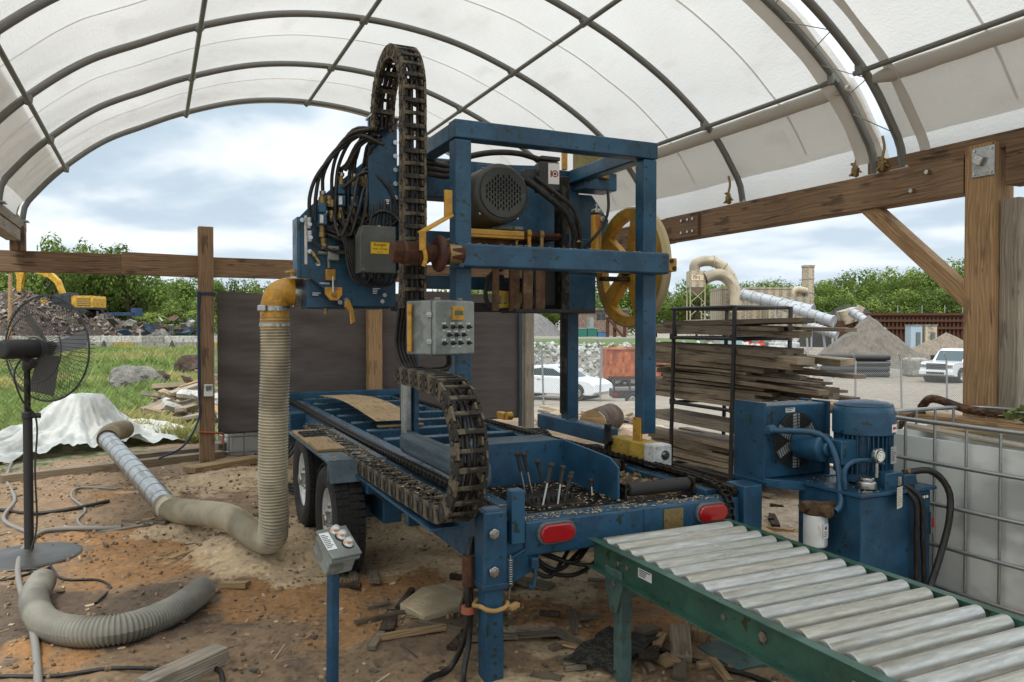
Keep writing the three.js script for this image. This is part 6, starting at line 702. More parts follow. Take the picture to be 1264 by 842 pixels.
{ // row of concrete blocks
  const q = rng(8); for (let k = 0; k < 11; k++) { const px = 12 + k * 25.5, d = 70 + q() * 0.5; const w = 2.4 * 0.76; const t = bg('concrete_block', 'pale concrete block in the upper row of the barrier wall', 'concrete block', px, d, 'upper barrier blocks'); const yy = drop(t.position.x, t.position.z); mesh('block', [box(1.86, 0.58, 0.7, 0, 0.89, 0, 0, 0, 0, 0.03)], q() > 0.75 ? mConc : mStoneW, t); mesh('lifting_loop', [new THREE.TorusGeometry(0.09, 0.015, 5, 12).translate(0, 1.2, 0)], mDkSteel, t); }
  for (let k = 0; k < 11; k++) { const px = 2 + k * 25.5, t = bg('concrete_block', k % 4 === 2 ? 'yellow painted concrete block in the lower row of the barrier wall' : 'grey concrete block in the lower row of the barrier wall', 'concrete block', px, 70, k % 4 === 2 ? 'yellow barrier blocks' : 'lower barrier blocks'); mesh('block', [box(1.84, 0.6, 0.75, 0, 0.28, 0, 0, 0, 0, 0.03)], k % 4 === 2 ? M([0.6, 0.47, 0.12], 0.85, { map: tStone }) : mConc, t); mesh('chamfer', [box(1.84, 0.1, 0.8, 0, 0.0, 0.0)], mConc, t); }
  for (const px of [92, 128, 212]) { const t = bg('marker_cone', 'dark marker cone standing before the concrete block wall', 'cone', px, 66, 'dark cones by the barrier'); mesh('cone', [cyl(0.35, 0.85, 0, 0.42, 0, 'y', 0.06, 14)], mBlack, t); mesh('base', [box(0.8, 0.06, 0.8, 0, 0.03, 0)], mBlack, t); }
  const cn = ['dark blue', 'white', 'black', 'grey brown', 'faded blue', 'pale grey', 'rusty'], cols = [[0.05, 0.10, 0.19], [0.55, 0.54, 0.52], [0.09, 0.09, 0.09], [0.22, 0.19, 0.16], [0.09, 0.15, 0.22], [0.40, 0.39, 0.37], [0.2, 0.12, 0.08]].map(c => M(c, 0.8, { map: tStone })); for (let k = 0; k < 56; k++) { const px = 128 + q() * 118, d = 76 + q() * 6, y = yAt(412 - q() * q() * 26, d); const p = far(px, 403, d); one('scrap_piece', [put(q() > 0.5 ? box(0.3 + q() * 1.6, 0.15 + q() * 0.4, 0.3 + q() * 0.5) : plate([[-0.7, -0.2], [0.3, -0.35], [0.8, 0.15], [0.1, 0.35]], 0.15), 0, 0, 0, (q() - 0.5), q() * 6, (q() - 0.5) * 0.8)], cols[k % 7], cn[k % 7] + ' piece of scrap in the heap behind the concrete block wall', 'scrap', cn[k % 7] + ' scrap behind the barrier').position.set(p.x, y, p.z); }
  heap('rubble_heap', 'pale rubble heap under the scrap behind the concrete blocks', 'rubble heap', 195, 80, 6, 4, 2.0, mStoneG, 9);
  { const t = bg('scrap_trailer', 'long dark blue flatbed trailer on the debris behind the barrier', 'trailer', 152, 84, undefined, yAt(398, 84)); mesh('bed', [box(3.4, 0.35, 1.6, 0, 0.9, 0)], M([0.03, 0.07, 0.14], 0.6, { map: tPaint }), t); for (const x of [-1.3, -0.3, 0.9]) mesh('side_post', [box(0.2, 1.0, 0.2, x, 0.3, 0.7)], mBlack, t); mesh('head_board', [box(0.5, 0.9, 1.6, 1.5, 1.1, 0)], M([0.03, 0.07, 0.14], 0.6), t); }
  { const t = bg('bare_pole', 'slim bare wooden pole standing in front of the trees', 'pole', 11, 40); mesh('pole', [rod(V(0, -0.2, 0), V(0.1, 4.6, 0), 0.11, 8, 0.09)], mTimberL, t); mesh('stub', [rod(V(0.05, 3, 0), V(0.6, 3.4, 0), 0.04)], mTimberL, t); }
}
{ // logs, stump and offcut pile in the grass
  const logAt = (px, py, r, L, ang, lb, m) => { const p = gd(px, py), t = thing('weathered_log', lb, 'log', undefined, p.x, gy(p.x, p.z) + r * 0.85, p.z, ang); mesh('bark', [sheet(22, 10, (u, v) => { const a = u * 6.283, k = r * (1 + 0.3 * (fbm(Math.cos(a) * 1.5 + 5 + r * 9, Math.sin(a) * 1.5 + v * 3 + 5, 4) - 0.5)); return [Math.cos(a) * k, Math.sin(a) * k, (v - 0.5) * L, u, v * L]; })], m, t); for (const s of [-1, 1]) mesh('cut_end', [cyl(r * 0.97, 0.01, 0, 0, s * L / 2, 'z', r * 0.97, 18)], mTimberG, t); };
  const lump = (px, py, r, sx, lb, m) => { const p = gd(px, py); const g = new THREE.IcosahedronGeometry(1, 4), a = g.attributes.position; for (let i = 0; i < a.count; i++) { const x = a.getX(i), y = a.getY(i), z = a.getZ(i), k = r * (0.62 + 0.75 * fbm(x * 1.6 + 7 + px, y * 1.6 + z * 1.3 + 9, 4)) * (1 + 0.12 * (fbm(x * 9 + 20, y * 9 + z * 7 + 20, 3) - 0.5)); a.setXYZ(i, x * k * sx, y * k * 0.85, z * k); } g.computeVertexNormals(); const o = one('weathered_stump', uvm(g), m, lb, 'stump'); o.position.set(p.x, gy(p.x, p.z) + r * 0.4, p.z); o.rotation.y = px; };
  lump(170, 484, 0.52, 1.2, 'big grey weathered stump lying in the grass', M([0.36, 0.345, 0.32], 0.95, { map: tStone, bumpMap: tBump, bumpScale: 0.03 })); lump(194, 480, 0.4, 0.9, 'dark knotty stump beside the big grey stump in the grass', mBark); lump(238, 462, 0.6, 1.0, 'dark round stump behind the brown post at the offcut pile', mBark); logAt(150, 505, 0.07, 0.9, 0.8, 'thin grey log lying before the stump in the grass', mTimberG);
  const q = rng(91), c = gd(226, 530); for (let i = 0; i < 140; i++) { const a = (q() - 0.5) * 2.0, b = (q() - 0.12) * 3.6, h = Math.max(0, (1.1 - Math.abs(a) * 0.7 - Math.abs(b - 1.2) * 0.35)) * q(); const x = c.x + a * 0.7 + 0.25, z = c.z - b; one('wood_offcut', put(uvm(box(0.25 + q() * 0.5, 0.025 + q() * 0.06, 0.07 + q() * 0.12), q(), q(), 0), x, gy(x, z) + 0.05 + h, z, (q() - 0.5) * 0.9, q() * 6.28, (q() - 0.5) * 0.8), [mSawn, mSlab[2], mSlab[0], mTimberG, mStoneW][i % 5], ['pale yellow', 'light tan', 'brown', 'grey', 'whitish'][i % 5] + ' wood offcut in the pile beside the brown post', 'offcut', ['pale yellow', 'light tan', 'brown', 'grey', 'whitish'][i % 5] + ' offcuts piled by the post'); }
  for (const [px, py, L, a] of [[165, 475, 0.9, 0.2], [210, 486, 1.1, -0.5], [182, 462, 0.8, 0.1]]) { const p = gd(px, py); one('wood_strip', put(uvm(box(L, 0.03, 0.07), 0, 0, 0), p.x, gy(p.x, p.z) + 0.12, p.z, 0.1, a, 0.12), mSawn, 'pale wood strip lying in the grass by the offcut pile', 'strip', 'strips in the grass'); }
}
{ // grass on the meadow
  const q = rng(55), bl = []; for (let i = 0; i < 7; i++) { const g = new THREE.BufferGeometry(), a = q() * 6.28, l = 0.25 + q() * 0.55, h = 0.6 + q() * 0.5, w = 0.05, cx = Math.cos(a), sz = Math.sin(a), bx = (q() - 0.5) * 0.5, bz = (q() - 0.5) * 0.5; g.setAttribute('position', new THREE.Float32BufferAttribute([bx - sz * w, 0, bz + cx * w, bx + sz * w, 0, bz - cx * w, bx + cx * l * 0.4 + sz * w * 0.7, h * 0.65, bz + sz * l * 0.4 - cx * w * 0.7, bx - sz * w, 0, bz + cx * w, bx + cx * l * 0.4 + sz * w * 0.7, h * 0.65, bz + sz * l * 0.4 - cx * w * 0.7, bx + cx * l, h, bz + sz * l], 3)); g.setAttribute('uv', new THREE.Float32BufferAttribute(new Array(12).fill(0), 2)); g.computeVertexNormals(); bl.push(g); }
  const N = 26000, im = new THREE.InstancedMesh(mergeGeometries(bl), M([1, 1, 1], 0.9, { transmission: 0.25, thickness: 0 }), N), o = new THREE.Object3D(); let n = 0, tries = 0; while (n < N && tries++ < 400000) { const px = -40 + q() * 300, d = 10.6 + 58 * Math.pow(q(), 2.1), p = far(px, 403, d); const e = fbm(p.x * 0.8 + 3, p.z * 0.8, 3); if (p.z > -11.4 - (e - 0.5) * 2.2 && !(p.x < -0.9 && p.z > -13 && e > 0.55)) continue; if (p.x > 0.1 && p.z > -16 && q() > 0.3) continue; const s = (0.10 + 0.14 * q() + 0.10 * sst(0.5, 0.7, e)) * (d > 30 ? 1.6 : d > 18 ? 1.2 : 1); o.position.set(p.x, gy(p.x, p.z) - 0.01, p.z); o.rotation.set(0, q() * 6.28, 0); o.scale.set(s, s * (0.8 + 0.6 * q()), s); o.updateMatrix(); im.setMatrixAt(n, o.matrix); const dry = sst(0.42, 0.68, fbm(p.x * 0.3 + 8, p.z * 0.3, 3)) * 0.8 + q() * 0.2; im.setColorAt(n, lin(mix(0.19, 0.40, dry), mix(0.275, 0.355, dry), mix(0.06, 0.125, dry)).multiplyScalar(0.8 + 0.4 * q())); n++; }
  im.count = n; im.name = 'grass'; im.userData = { kind: 'stuff', label: 'green grass of the meadow beyond the dirt floor', category: 'grass' }; scene.add(im);
}

// ---------- right background: yard below the pad ----------
// raised bank with riprap and grass
{
  const p = far(730, 403, 56), Y = -1.65; const g = sheet(70, 40, (u, v) => { const x = (u - 0.5) * 60, z = mix(9, -70, v), e = sst(9, -1.5, z) * sst(30, 13, Math.abs(x + 4)); return [x, e * 2.15 + 0.25 * (fbm(x * 0.5 + 9, z * 0.5, 4) - 0.5) * sst(0, 0.1, e) - 0.1, z, x, z]; }); const gc = new Float32Array(g.attributes.position.count * 3); for (let i = 0; i < gc.length / 3; i++) { const y = g.attributes.position.getY(i), z = g.attributes.position.getZ(i), n = fbm(g.attributes.position.getX(i) * 0.6, z * 0.6, 3), gr = sst(1.35, 1.7, y + (n - 0.5) * 0.6) * sst(-24, -16, z); const a = [0.40, 0.35, 0.28], b = [mix(0.1, 0.2, n), mix(0.2, 0.24, n), 0.045]; for (let k = 0; k < 3; k++) gc[i * 3 + k] = mix(a[k], b[k], gr); } g.setAttribute('color', new THREE.BufferAttribute(gc, 3)); const m = new THREE.Mesh(g, M([1, 1, 1], 0.95, { vertexColors: true, map: tGrit })); m.name = 'embankment'; m.userData = { kind: 'structure', label: 'low bank with grass top behind the parked car' }; m.position.set(p.x, Y, p.z); m.rotation.y = -YAW; m.receiveShadow = m.castShadow = true; scene.add(m);
  const q = rng(17), N = 2600, rg = new THREE.IcosahedronGeometry(0.5, 0), pa = rg.attributes.position; for (let i = 0; i < pa.count; i++) { const s = 1 + 0.5 * (vn(pa.getX(i) * 4 + 9, pa.getY(i) * 4 + pa.getZ(i) * 3 + 9) - 0.5); pa.setXYZ(i, pa.getX(i) * s, pa.getY(i) * s * 0.75, pa.getZ(i) * s); } rg.computeVertexNormals(); const im = new THREE.InstancedMesh(rg, M([1, 1, 1], 0.9), N), o = new THREE.Object3D(); for (let i = 0; i < N; i++) { const x = -19 + q() * 34, z = 8.5 - q() * 8.5, e = sst(9, -1.5, z) * sst(30, 13, Math.abs(x + 4)), w = V(x, 0, z).applyAxisAngle(Y1, -YAW), s = 0.1 + q() * q() * 0.42; o.position.set(p.x + w.x, Y + e * 2.1 + s * 0.1, p.z + w.z); o.rotation.set(q() * 6, q() * 6, q() * 6); o.scale.set(s * 1.3, s, s); o.updateMatrix(); im.setMatrixAt(i, o.matrix); const c = 0.26 + q() * 0.22; im.setColorAt(i, lin(c, c * 0.97, c * 0.91)); } im.name = 'riprap_rocks'; im.userData = { kind: 'stuff', label: 'pale riprap stones covering the bank behind the car', category: 'rocks' }; im.castShadow = true; scene.add(im);
}
heap('gravel_pile', 'tall brown gravel pile in the middle of the yard', 'gravel pile', 1073, 61, 4.9, 4.5, 4.4, M([0.33, 0.28, 0.225], 0.95, { map: tGrit, bumpMap: tGrit, bumpScale: 0.08 }), 21, (x, z, r) => Math.max(0, 1 - Math.pow(r, 0.95)) , undefined, -1.65);
heap('gravel_pile', 'long low brown pile trailing beside the tall gravel pile', 'gravel pile', 1128, 64, 4.0, 3, 1.5, M([0.34, 0.29, 0.235], 0.95, { map: tGrit, bumpMap: tGrit, bumpScale: 0.08 }), 25, undefined, undefined, -1.65);
heap('gravel_pile', 'pale grey gravel pile behind the bank by the curtain edge', 'gravel pile', 648, 100, 7.2, 7, 5.4, M([0.34, 0.32, 0.30], 0.95, { map: tGrit, bumpMap: tGrit, bumpScale: 0.08 }), 33, (x, z, r) => Math.max(0, 1 - r), undefined, -0.6);
heap('dark_mound', 'dark grey mound in front of the wood', 'mound', 1048, 125, 9, 6, 7.4, M([0.05, 0.05, 0.05], 0.95, { map: tStone }), 41, (x, z, r) => Math.max(0, 1 - r * r) * 0.85, undefined, -1.65);
{ // brown boulder-like spoil at the post
  heap('spoil_heap', 'tan spoil heap lying beside the rusty wall', 'spoil heap', 1168, 84, 5.5, 4, 2.6, M([0.36, 0.3, 0.24], 0.95, { map: tStone }), 51, undefined, undefined, -1.65);
}
// vehicles
const mCarW = M([0.72, 0.74, 0.75], 0.3, { clearcoat: 0.6 }), mGlass2 = M([0.05, 0.075, 0.08], 0.12);
function wheelSet(t, pos, r, w) { for (const [x, z] of pos) { const wl = mesh('wheel', [tyreZ(r, w)], mTyre, t); wl.position.set(x, r, z); mesh('rim', [drum(r * 0.62, w * 0.8, 0, 0, 0, 'z', 0.02, 20)], mGalv, wl); for (let k = 0; k < 5; k++) { const a = k * 1.257; mesh('spoke', [put(new THREE.BoxGeometry(r * 0.14, r * 0.5, w * 0.9).translate(0, r * 0.3, 0), 0, 0, 0, 0, 0, a)], mChrome, wl); } } }
function tyreZ(r, w) { const g = tyre(r, w, r * 0.6); g.rotateY(Math.PI / 2); return g; }
function bodyShell(pts, w, tuck, from) { // side outline extruded across, shoulders and roof drawn in above height "from"
  const s = new THREE.Shape(pts.map(p => new THREE.Vector2(...p))); const g = new THREE.ExtrudeGeometry(s, { depth: w, steps: 6, bevelEnabled: true, bevelSize: 0.05, bevelThickness: 0.06, bevelSegments: 3 }); g.translate(0, 0, -w / 2); const p = g.attributes.position; for (let i = 0; i < p.count; i++) { const y = p.getY(i), k = 1 - tuck * Math.max(0, y - from), e = Math.abs(p.getX(i)); p.setZ(i, p.getZ(i) * k * (1 - 0.035 * Math.max(0, e - 1.6) ** 2)); } g.computeVertexNormals(); return uvm(g);
}
{
  const p = far(690, 403, 34.5), t = thing('parked_car', 'white sedan parked below the bank behind the fence', 'car', undefined, p.x, drop(p.x, p.z) + 0.06, p.z, -YAW - 0.6);
  mesh('body', [bodyShell([[-2.25, 0.35], [-2.25, 0.82], [-2.05, 0.95], [-1.55, 0.98], [0.75, 0.95], [1.9, 0.82], [2.2, 0.66], [2.25, 0.4], [2.1, 0.28], [-2.1, 0.26]], 1.62, 0.16, 0.6)], mCarW, t);
  const cab = mesh('cabin', [bodyShell([[-1.7, 0.95], [-1.05, 1.36], [-0.4, 1.44], [0.2, 1.40], [1.05, 0.94]], 1.44, 0.28, 0.9)], mCarW, t);
  for (const s of [-1, 1]) for (const pts of [[[-1.35, 0.98], [-0.92, 1.30], [-0.42, 1.36], [-0.42, 0.98]], [[-0.36, 0.98], [-0.36, 1.36], [0.16, 1.33], [0.80, 0.98]]]) mesh('side_window', [plate(pts, 0.01, 0).translate(0, 0, s > 0 ? 0.745 : -0.755)], mGlass2, cab);
  mesh('windscreen', [put(new THREE.BoxGeometry(0.92, 0.012, 1.2), 0.66, 1.2, 0, 0, 0, -0.50)], mGlass2, cab); mesh('headlight', [box(0.2, 0.12, 0.3, 2.12, 0.66, 0.62)], mChrome, t); mesh('headlight', [box(0.2, 0.12, 0.3, 2.12, 0.66, -0.62)], mChrome, t); mesh('wheel_arch', [[1.4, 1], [-1.35, 1]].map(([x]) => cyl(0.38, 1.72, x, 0.36, 0, 'z', 0.38, 24)), mBlack, t); wheelSet(t, [[1.4, 0.78], [1.4, -0.78], [-1.35, 0.78], [-1.35, -0.78]], 0.33, 0.22); mesh('door_handle', [box(0.16, 0.03, 0.03, -0.55, 0.86, 0.84)], mChrome, t); mesh('mirror', [box(0.12, 0.12, 0.16, 0.85, 1.02, 0.86)], mCarW, t);
}
function pickup(label, px, dep, turn, y) {
  const p = far(px, 403, dep), t = thing('pickup_truck', label, 'pickup truck', undefined, p.x, y, p.z, turn);
  mesh('body', [bodyShell([[-2.9, 0.55], [-2.9, 1.25], [-0.75, 1.25], [-0.7, 1.25], [1.25, 1.22], [2.75, 1.17], [2.9, 0.95], [2.9, 0.55], [2.6, 0.45], [-2.7, 0.45]], 1.86, 0.05, 0.9)], mCarW, t); const cab = mesh('cabin', [bodyShell([[-0.8, 1.2], [-0.7, 1.82], [-0.4, 1.92], [0.6, 1.9], [0.9, 1.8], [1.5, 1.2]], 1.74, 0.2, 1.2)], mCarW, t);
  mesh('windscreen', [put(new THREE.BoxGeometry(0.86, 0.02, 1.5), 1.22, 1.53, 0, 0, 0, -0.80)], mGlass2, cab); for (const s of [-1, 1]) { mesh('side_window', [plate([[-0.6, 1.32], [-0.55, 1.78], [0.1, 1.82], [0.1, 1.32]], 0.01, 0).translate(0, 0, s * 0.90)], mGlass2, cab); mesh('side_window', [plate([[0.18, 1.32], [0.18, 1.82], [0.75, 1.76], [1.18, 1.32]], 0.01, 0).translate(0, 0, s * 0.90)], mGlass2, cab); mesh('headlight', [box(0.14, 0.2, 0.34, 2.88, 0.98, s * 0.74)], mChrome, t); mesh('tow_mirror', [box(0.1, 0.28, 0.2, 1.05, 1.42, s * 1.12)], mBlack, t); mesh('fog_light', [box(0.06, 0.1, 0.2, 3.0, 0.62, s * 0.7)], mBlack, t); mesh('tail_light', [box(0.06, 0.36, 0.14, -2.95, 1.0, s * 0.86)], mRed, t); }
  const gr = mesh('grille', [box(0.08, 0.34, 1.1, 2.94, 0.98, 0)], mBlack, t); for (let k = 0; k < 3; k++) mesh('grille_bar', [box(0.03, 0.03, 1.08, 2.99, 0.88 + k * 0.1, 0)], mGreyD, gr); mesh('bumper', [box(0.16, 0.26, 1.9, 2.96, 0.62, 0, 0, 0, 0, 0.04)], mCarW, t); mesh('lower_grille', [box(0.06, 0.12, 1.0, 3.03, 0.6, 0)], mBlack, t); mesh('bed_opening', [box(1.9, 0.02, 1.5, -1.85, 1.27, 0)], mBlack, t); mesh('wheel_arch', [1.95, -1.75].map(x => cyl(0.46, 2.0, x, 0.46, 0, 'z', 0.46, 24)), mBlack, t); wheelSet(t, [[1.95, 0.9], [1.95, -0.9], [-1.75, 0.9], [-1.75, -0.9]], 0.41, 0.27); return t;
}
pickup('white pickup truck with black grille parked beyond the chain link fence', 1186, 46, -YAW + Math.PI + 0.62, -1.68); pickup('white pickup truck mostly hidden behind the tall brown post', 1310, 27, -YAW + 0.35, -1.7);
{ // rusty dump bed
  const t = bg('dump_truck_bed', 'rusty orange ribbed dump bed on wheels behind the fence', 'dump bed', 790, 43, undefined, -1.7), P = (n, g, m = mOrangeR) => mesh(n, g, m, t); P('bed_side', [plate([[-1.95, 0.45], [-1.95, 2.1], [1.7, 2.15], [2.4, 1.4], [2.0, 0.5]], 0.08, 0.01).translate(0, 0, 0.9)]); P('bed_side', [plate([[-1.95, 0.45], [-1.95, 2.1], [1.7, 2.15], [2.4, 1.4], [2.0, 0.5]], 0.08, 0.01).translate(0, 0, -1.0)]); P('tailgate', [box(0.08, 1.65, 1.9, -1.95, 1.27, 0)]); P('bed_floor', [box(3.9, 0.1, 1.9, 0, 0.5, 0)]); for (let k = 0; k < 6; k++) P('rib', [box(0.12, 1.5, 0.1, -1.75 + k * 0.68, 1.28, 1.03)]); P('top_rail', [box(3.7, 0.14, 0.14, -0.1, 2.1, 1.0)]); P('bottom_rail', [box(3.9, 0.16, 0.14, 0.05, 0.5, 1.02)], mRust); P('chassis', [box(4.2, 0.2, 0.9, 0.1, 0.32, 0)], mBlack); wheelSet(t, [[-1.4, 0.75], [-0.5, 0.75], [1.5, 0.75]], 0.42, 0.3);
  const u = bg('utility_trailer', 'small black trailer with a red light behind the fence', 'trailer', 772, 30, undefined, -1.55); mesh('bed', [box(1.3, 0.3, 1.2, 0.1, 0.55, 0)], mBlack, u); mesh('side_frame', [box(0.06, 0.5, 0.06, -0.5, 0.9, 0.5), box(0.06, 0.5, 0.06, 0.1, 0.9, 0.5), box(0.7, 0.05, 0.05, -0.2, 1.1, 0.5)], mBlack, u); mesh('tail_light', [box(0.14, 0.1, 0.03, -0.45, 0.55, 0.62)], mRed, u); wheelSet(u, [[0.2, 0.6]], 0.3, 0.2);
  const o = bg('orange_loader', 'orange wheel loader seen between the rack stacks', 'loader', 880, 46, undefined, -1.68), Q = (n, g, m = mOr) => mesh(n, g, m, o), mOr = M([0.66, 0.17, 0.04], 0.5, { map: tPaint }); Q('engine_cover', [box(2.0, 1.1, 1.7, -1.0, 1.6, 0, 0, 0, 0, 0.1)]); Q('cab', [box(1.3, 1.6, 1.5, 0.9, 2.0, 0, 0, 0, 0, 0.08)], M([0.3, 0.36, 0.34], 0.3)); Q('cab_window', [box(1.0, 0.9, 0.05, 0.9, 2.2, 0.76)], M([0.25, 0.38, 0.35], 0.15)); Q('lift_arm', [bar(V(1.3, 2.0, 0.6), V(2.8, 1.1, 0.6), 0.2, 0.35, false)]); Q('bucket', [box(0.6, 0.8, 2.0, 3.1, 1.0, 0)], mDkSteel); wheelSet(o, [[-1.2, 0.8], [1.2, 0.8]], 0.65, 0.4);
}
{ // plant buildings
  const mTan = M([0.50, 0.42, 0.32], 0.8, { map: tDustSoft }), mTanL = M([0.60, 0.50, 0.38], 0.7, { map: tDustSoft }), mSilver = M([0.5, 0.52, 0.54], 0.5, { metalness: 0.3, map: tGalv });
  let d = 135, s = mW(d), t = bg('plant_building', 'tan windowless plant building before the wood', 'building', 940, d, undefined, -1.65); const Y = py => yAt(py, d) + 1.65;
  mesh('wall', [box(100 * s, Y(357), 8, -3 * s, Y(357) / 2, -2)], mTan, t); mesh('roof_edge', [box(101 * s, 0.3, 8.2, -3 * s, Y(356.5), -2)], mTan, t); mesh('lower_wing', [box(50 * s, Y(368), 6, 20 * s, Y(368) / 2, 3)], mTan, t); mesh('duct_elbow', [tube([[34 * s, Y(375), 2.2], [34 * s, Y(361), 2.2], [38 * s, Y(358), 2.2], [50 * s, Y(360), 2.2]], 0.55, 12)], mTanL, t); for (let k = 0; k < 4; k++) mesh('wall_rib', [box(0.15, Y(360), 0.12, (-42 + k * 20) * s, Y(360) / 2, 2.06)], mTan, t);
  t = bg('smoke_stack', 'square tan chimney stack rising beside the plant building', 'chimney', 997, 134, undefined, -1.65); mesh('shaft', [box(11 * s, Y(329), 1.6, 0, Y(329) / 2, 0, 0, 0, 0, 0.02)], mTanL, t); mesh('cap', [box(12.5 * s, 0.35, 1.8, 0, Y(329.5), 0)], mTan, t); for (const y of [345, 362]) mesh('band', [box(11.8 * s, 0.2, 1.7, 0, Y(y), 0)], mTan, t);
  t = bg('dust_collector', 'tan dust collector tower with a large curved duct', 'dust collector', 862, 130, undefined, -1.65); const X = px => (px - 862) * 130 / FOC, Z = py => yAt(py, 130) + 1.65; mesh('filter_house', [ab(X(849), X(869), Z(355), Z(335), -1.3, 1.3, 0.03)], mTanL, t); mesh('hopper', [new THREE.CylinderGeometry(1.7, 0.3, Z(355) - Z(365), 4).rotateY(Math.PI / 4).translate(X(859), Z(360), 0)], mTan, t); for (const x of [X(850), X(868)]) for (const z of [-1.2, 1.2]) mesh('leg', [rod(V(x, 0, z), V(x, Z(355), z), 0.1)], mTanL, t); for (const [a, b] of [[850, 868], [868, 850]]) { mesh('brace', [rod(V(X(a), Z(390), 1.2), V(X(b), Z(374), 1.2), 0.06)], mTanL, t); mesh('brace', [rod(V(X(a), Z(374), 1.2), V(X(b), Z(358), 1.2), 0.06)], mTanL, t); }
  const lg = mesh('logo_sign', [ab(X(851), X(866), Z(347), Z(340), 1.31, 1.34, 0)], mTanL, t); decal('logo', 15 * 130 / FOC, 6.5 * 130 / FOC, X(858.5), Z(343.5), 1.36, (x, w, h) => { x.fillStyle = '#d8c3a5'; x.fillRect(0, 0, w, h); x.fillStyle = '#3a2420'; x.font = 'bold 84px sans-serif'; x.fillText('OFS', w * 0.12, h * 0.78); x.fillStyle = '#a0301f'; x.fillRect(w * 0.1, h * 0.1, w * 0.3, h * 0.14); }, lg);
  mesh('curved_duct', [tube([[X(857), Z(336), 0], [X(858), Z(327), 0], [X(866), Z(323), 0], [X(880), Z(323), 0], [X(892), Z(330), 0], [X(902), Z(343), 0], [X(905), Z(352), 0]], 0.9, 14, 40)], mTanL, t); mesh('curved_duct', [tube([[X(868), Z(344), 1.2], [X(880), Z(340), 1.2], [X(890), Z(341), 1.2], [X(900), Z(350), 1.2], [X(905), Z(362), 1.2], [X(906), Z(385), 1.2]], 1.0, 14, 40)], mTanL, t); for (const [x, y] of [[880, 323], [892, 330], [901, 342]]) mesh('duct_flange', [new THREE.TorusGeometry(0.95, 0.1, 6, 16).rotateY(Math.PI / 2).rotateZ(x < 885 ? -0.1 : -0.8).translate(X(x), Z(y), 0)], mTanL, t);
  const cv = (a, b, w, lb) => { const A = far(a[0], a[1], a[2]), B = far(b[0], b[1], b[2]); const c = thing('tube_conveyor', lb, 'conveyor'); mesh('tube', [rod(A, B, w, 12)], mSilver, c); const n = 7; for (let i = 0; i <= n; i++) { const p = A.clone().lerp(B, i / n), q = B.clone().sub(A).normalize(); mesh('flange', [rod(p.clone().addScaledVector(q, -0.12), p.clone().addScaledVector(q, 0.12), w * 1.12, 12)], mSilver, c); } mesh('support', [rod(V(B.x, B.y, B.z), V(B.x, -1.7, B.z), 0.12), rod(V((A.x + B.x) / 2, (A.y + B.y) / 2, (A.z + B.z) / 2), V((A.x + B.x) / 2 + 0.5, -1.7, (A.z + B.z) / 2), 0.12)], mSilver, c); };
  cv([918, 364, 112], [1002, 384, 105], 0.85, 'silver tube conveyor sloping from the plant building roof'); cv([962, 376, 96], [1028, 396, 90], 0.6, 'silver tube conveyor sloping towards the gravel pile'); cv([1052, 385, 100], [1090, 410, 96], 0.55, 'short silver conveyor leaning on the tall gravel pile'); cv([1000, 402, 80], [1032, 413, 78], 0.4, 'low silver tube behind the gravel pile flank');
  t = bg('crusher', 'small tan crusher machine beside the short silver conveyor', 'crusher', 1050, 102, undefined, -1.65); const c2 = py => yAt(py, 102) + 1.65; mesh('hopper', [box(2.2, 1.8, 2, -0.3, c2(390), 0, 0, 0, 0.3)], mTan, t); mesh('frame', [box(1.6, c2(396), 1.6, -0.8, c2(396) / 2, 0)], mRust, t); mesh('chute', [box(0.8, 1.6, 0.8, 1.0, c2(385), 0, 0, 0, -0.5)], mTan, t);
  // rusty ribbed wall
  d = 115; s = mW(d); t = bg('rusty_wall', 'long rusty brown ribbed steel wall before the wood', 'steel wall', 1128, d, undefined, -1.65); const W = py => yAt(py, d) + 1.65; mesh('panel', [box(190 * s, W(388), 0.5, 0, W(388) / 2, 0)], mRust, t); for (let k = 0; k < 38; k++) mesh('rib', [box(0.22, W(392), 0.3, (-93 + k * 5) * s, W(392) / 2, 0.4)], mRust, t); for (const y of [388, 396, 405]) mesh('waler', [box(190 * s, 0.35, 0.7, 0, W(y), 0.35)], mRust, t); for (const x of [-20, 10, 38, 60]) mesh('pole', [rod(V(x * s, W(390), 0), V(x * s, W(377), 0), 0.07)], mGalv, t);
  for (const [px, m, lb] of [[1128, M([0.34, 0.42, 0.48], 0.6), 'small blue grey shed standing before the rusty wall'], [1146, mTanL, 'small tan shed standing before the rusty wall']]) { t = bg('yard_shed', lb, 'shed', px, 98, undefined, -1.65); const yy = yAt(402, 98) + 1.65; mesh('wall', [box(1.45, yy, 1.4, 0, yy / 2, 0)], m, t); mesh('roof', [box(1.6, 0.12, 1.6, 0, yy + 0.06, 0)], mGrey, t); mesh('door', [box(0.6, yy * 0.7, 0.04, 0.2, yy * 0.4, 0.72)], mGreyD, t); }
  // black pipe bundles and a white block
  const q = rng(3); for (let k = 0; k < 12; k++) { const r = k % 4, c = Math.floor(k / 4); t = bg('black_pipe', 'long black plastic pipe in the bundle before the gravel pile', 'pipe', 1054, 50 - c * 0.5, 'black pipes in the bundle', -1.66); mesh('pipe', [rod(V(-2.1 + q() * 0.2, 0.2 + r * 0.37, 0), V(2.05 + q() * 0.3, 0.2 + r * 0.35, 0), 0.17, 10)], mBlack, t); mesh('bore', [cyl(0.13, 0.02, -2.11, 0.2 + r * 0.37, 0, 'x')], mRubber, t); }
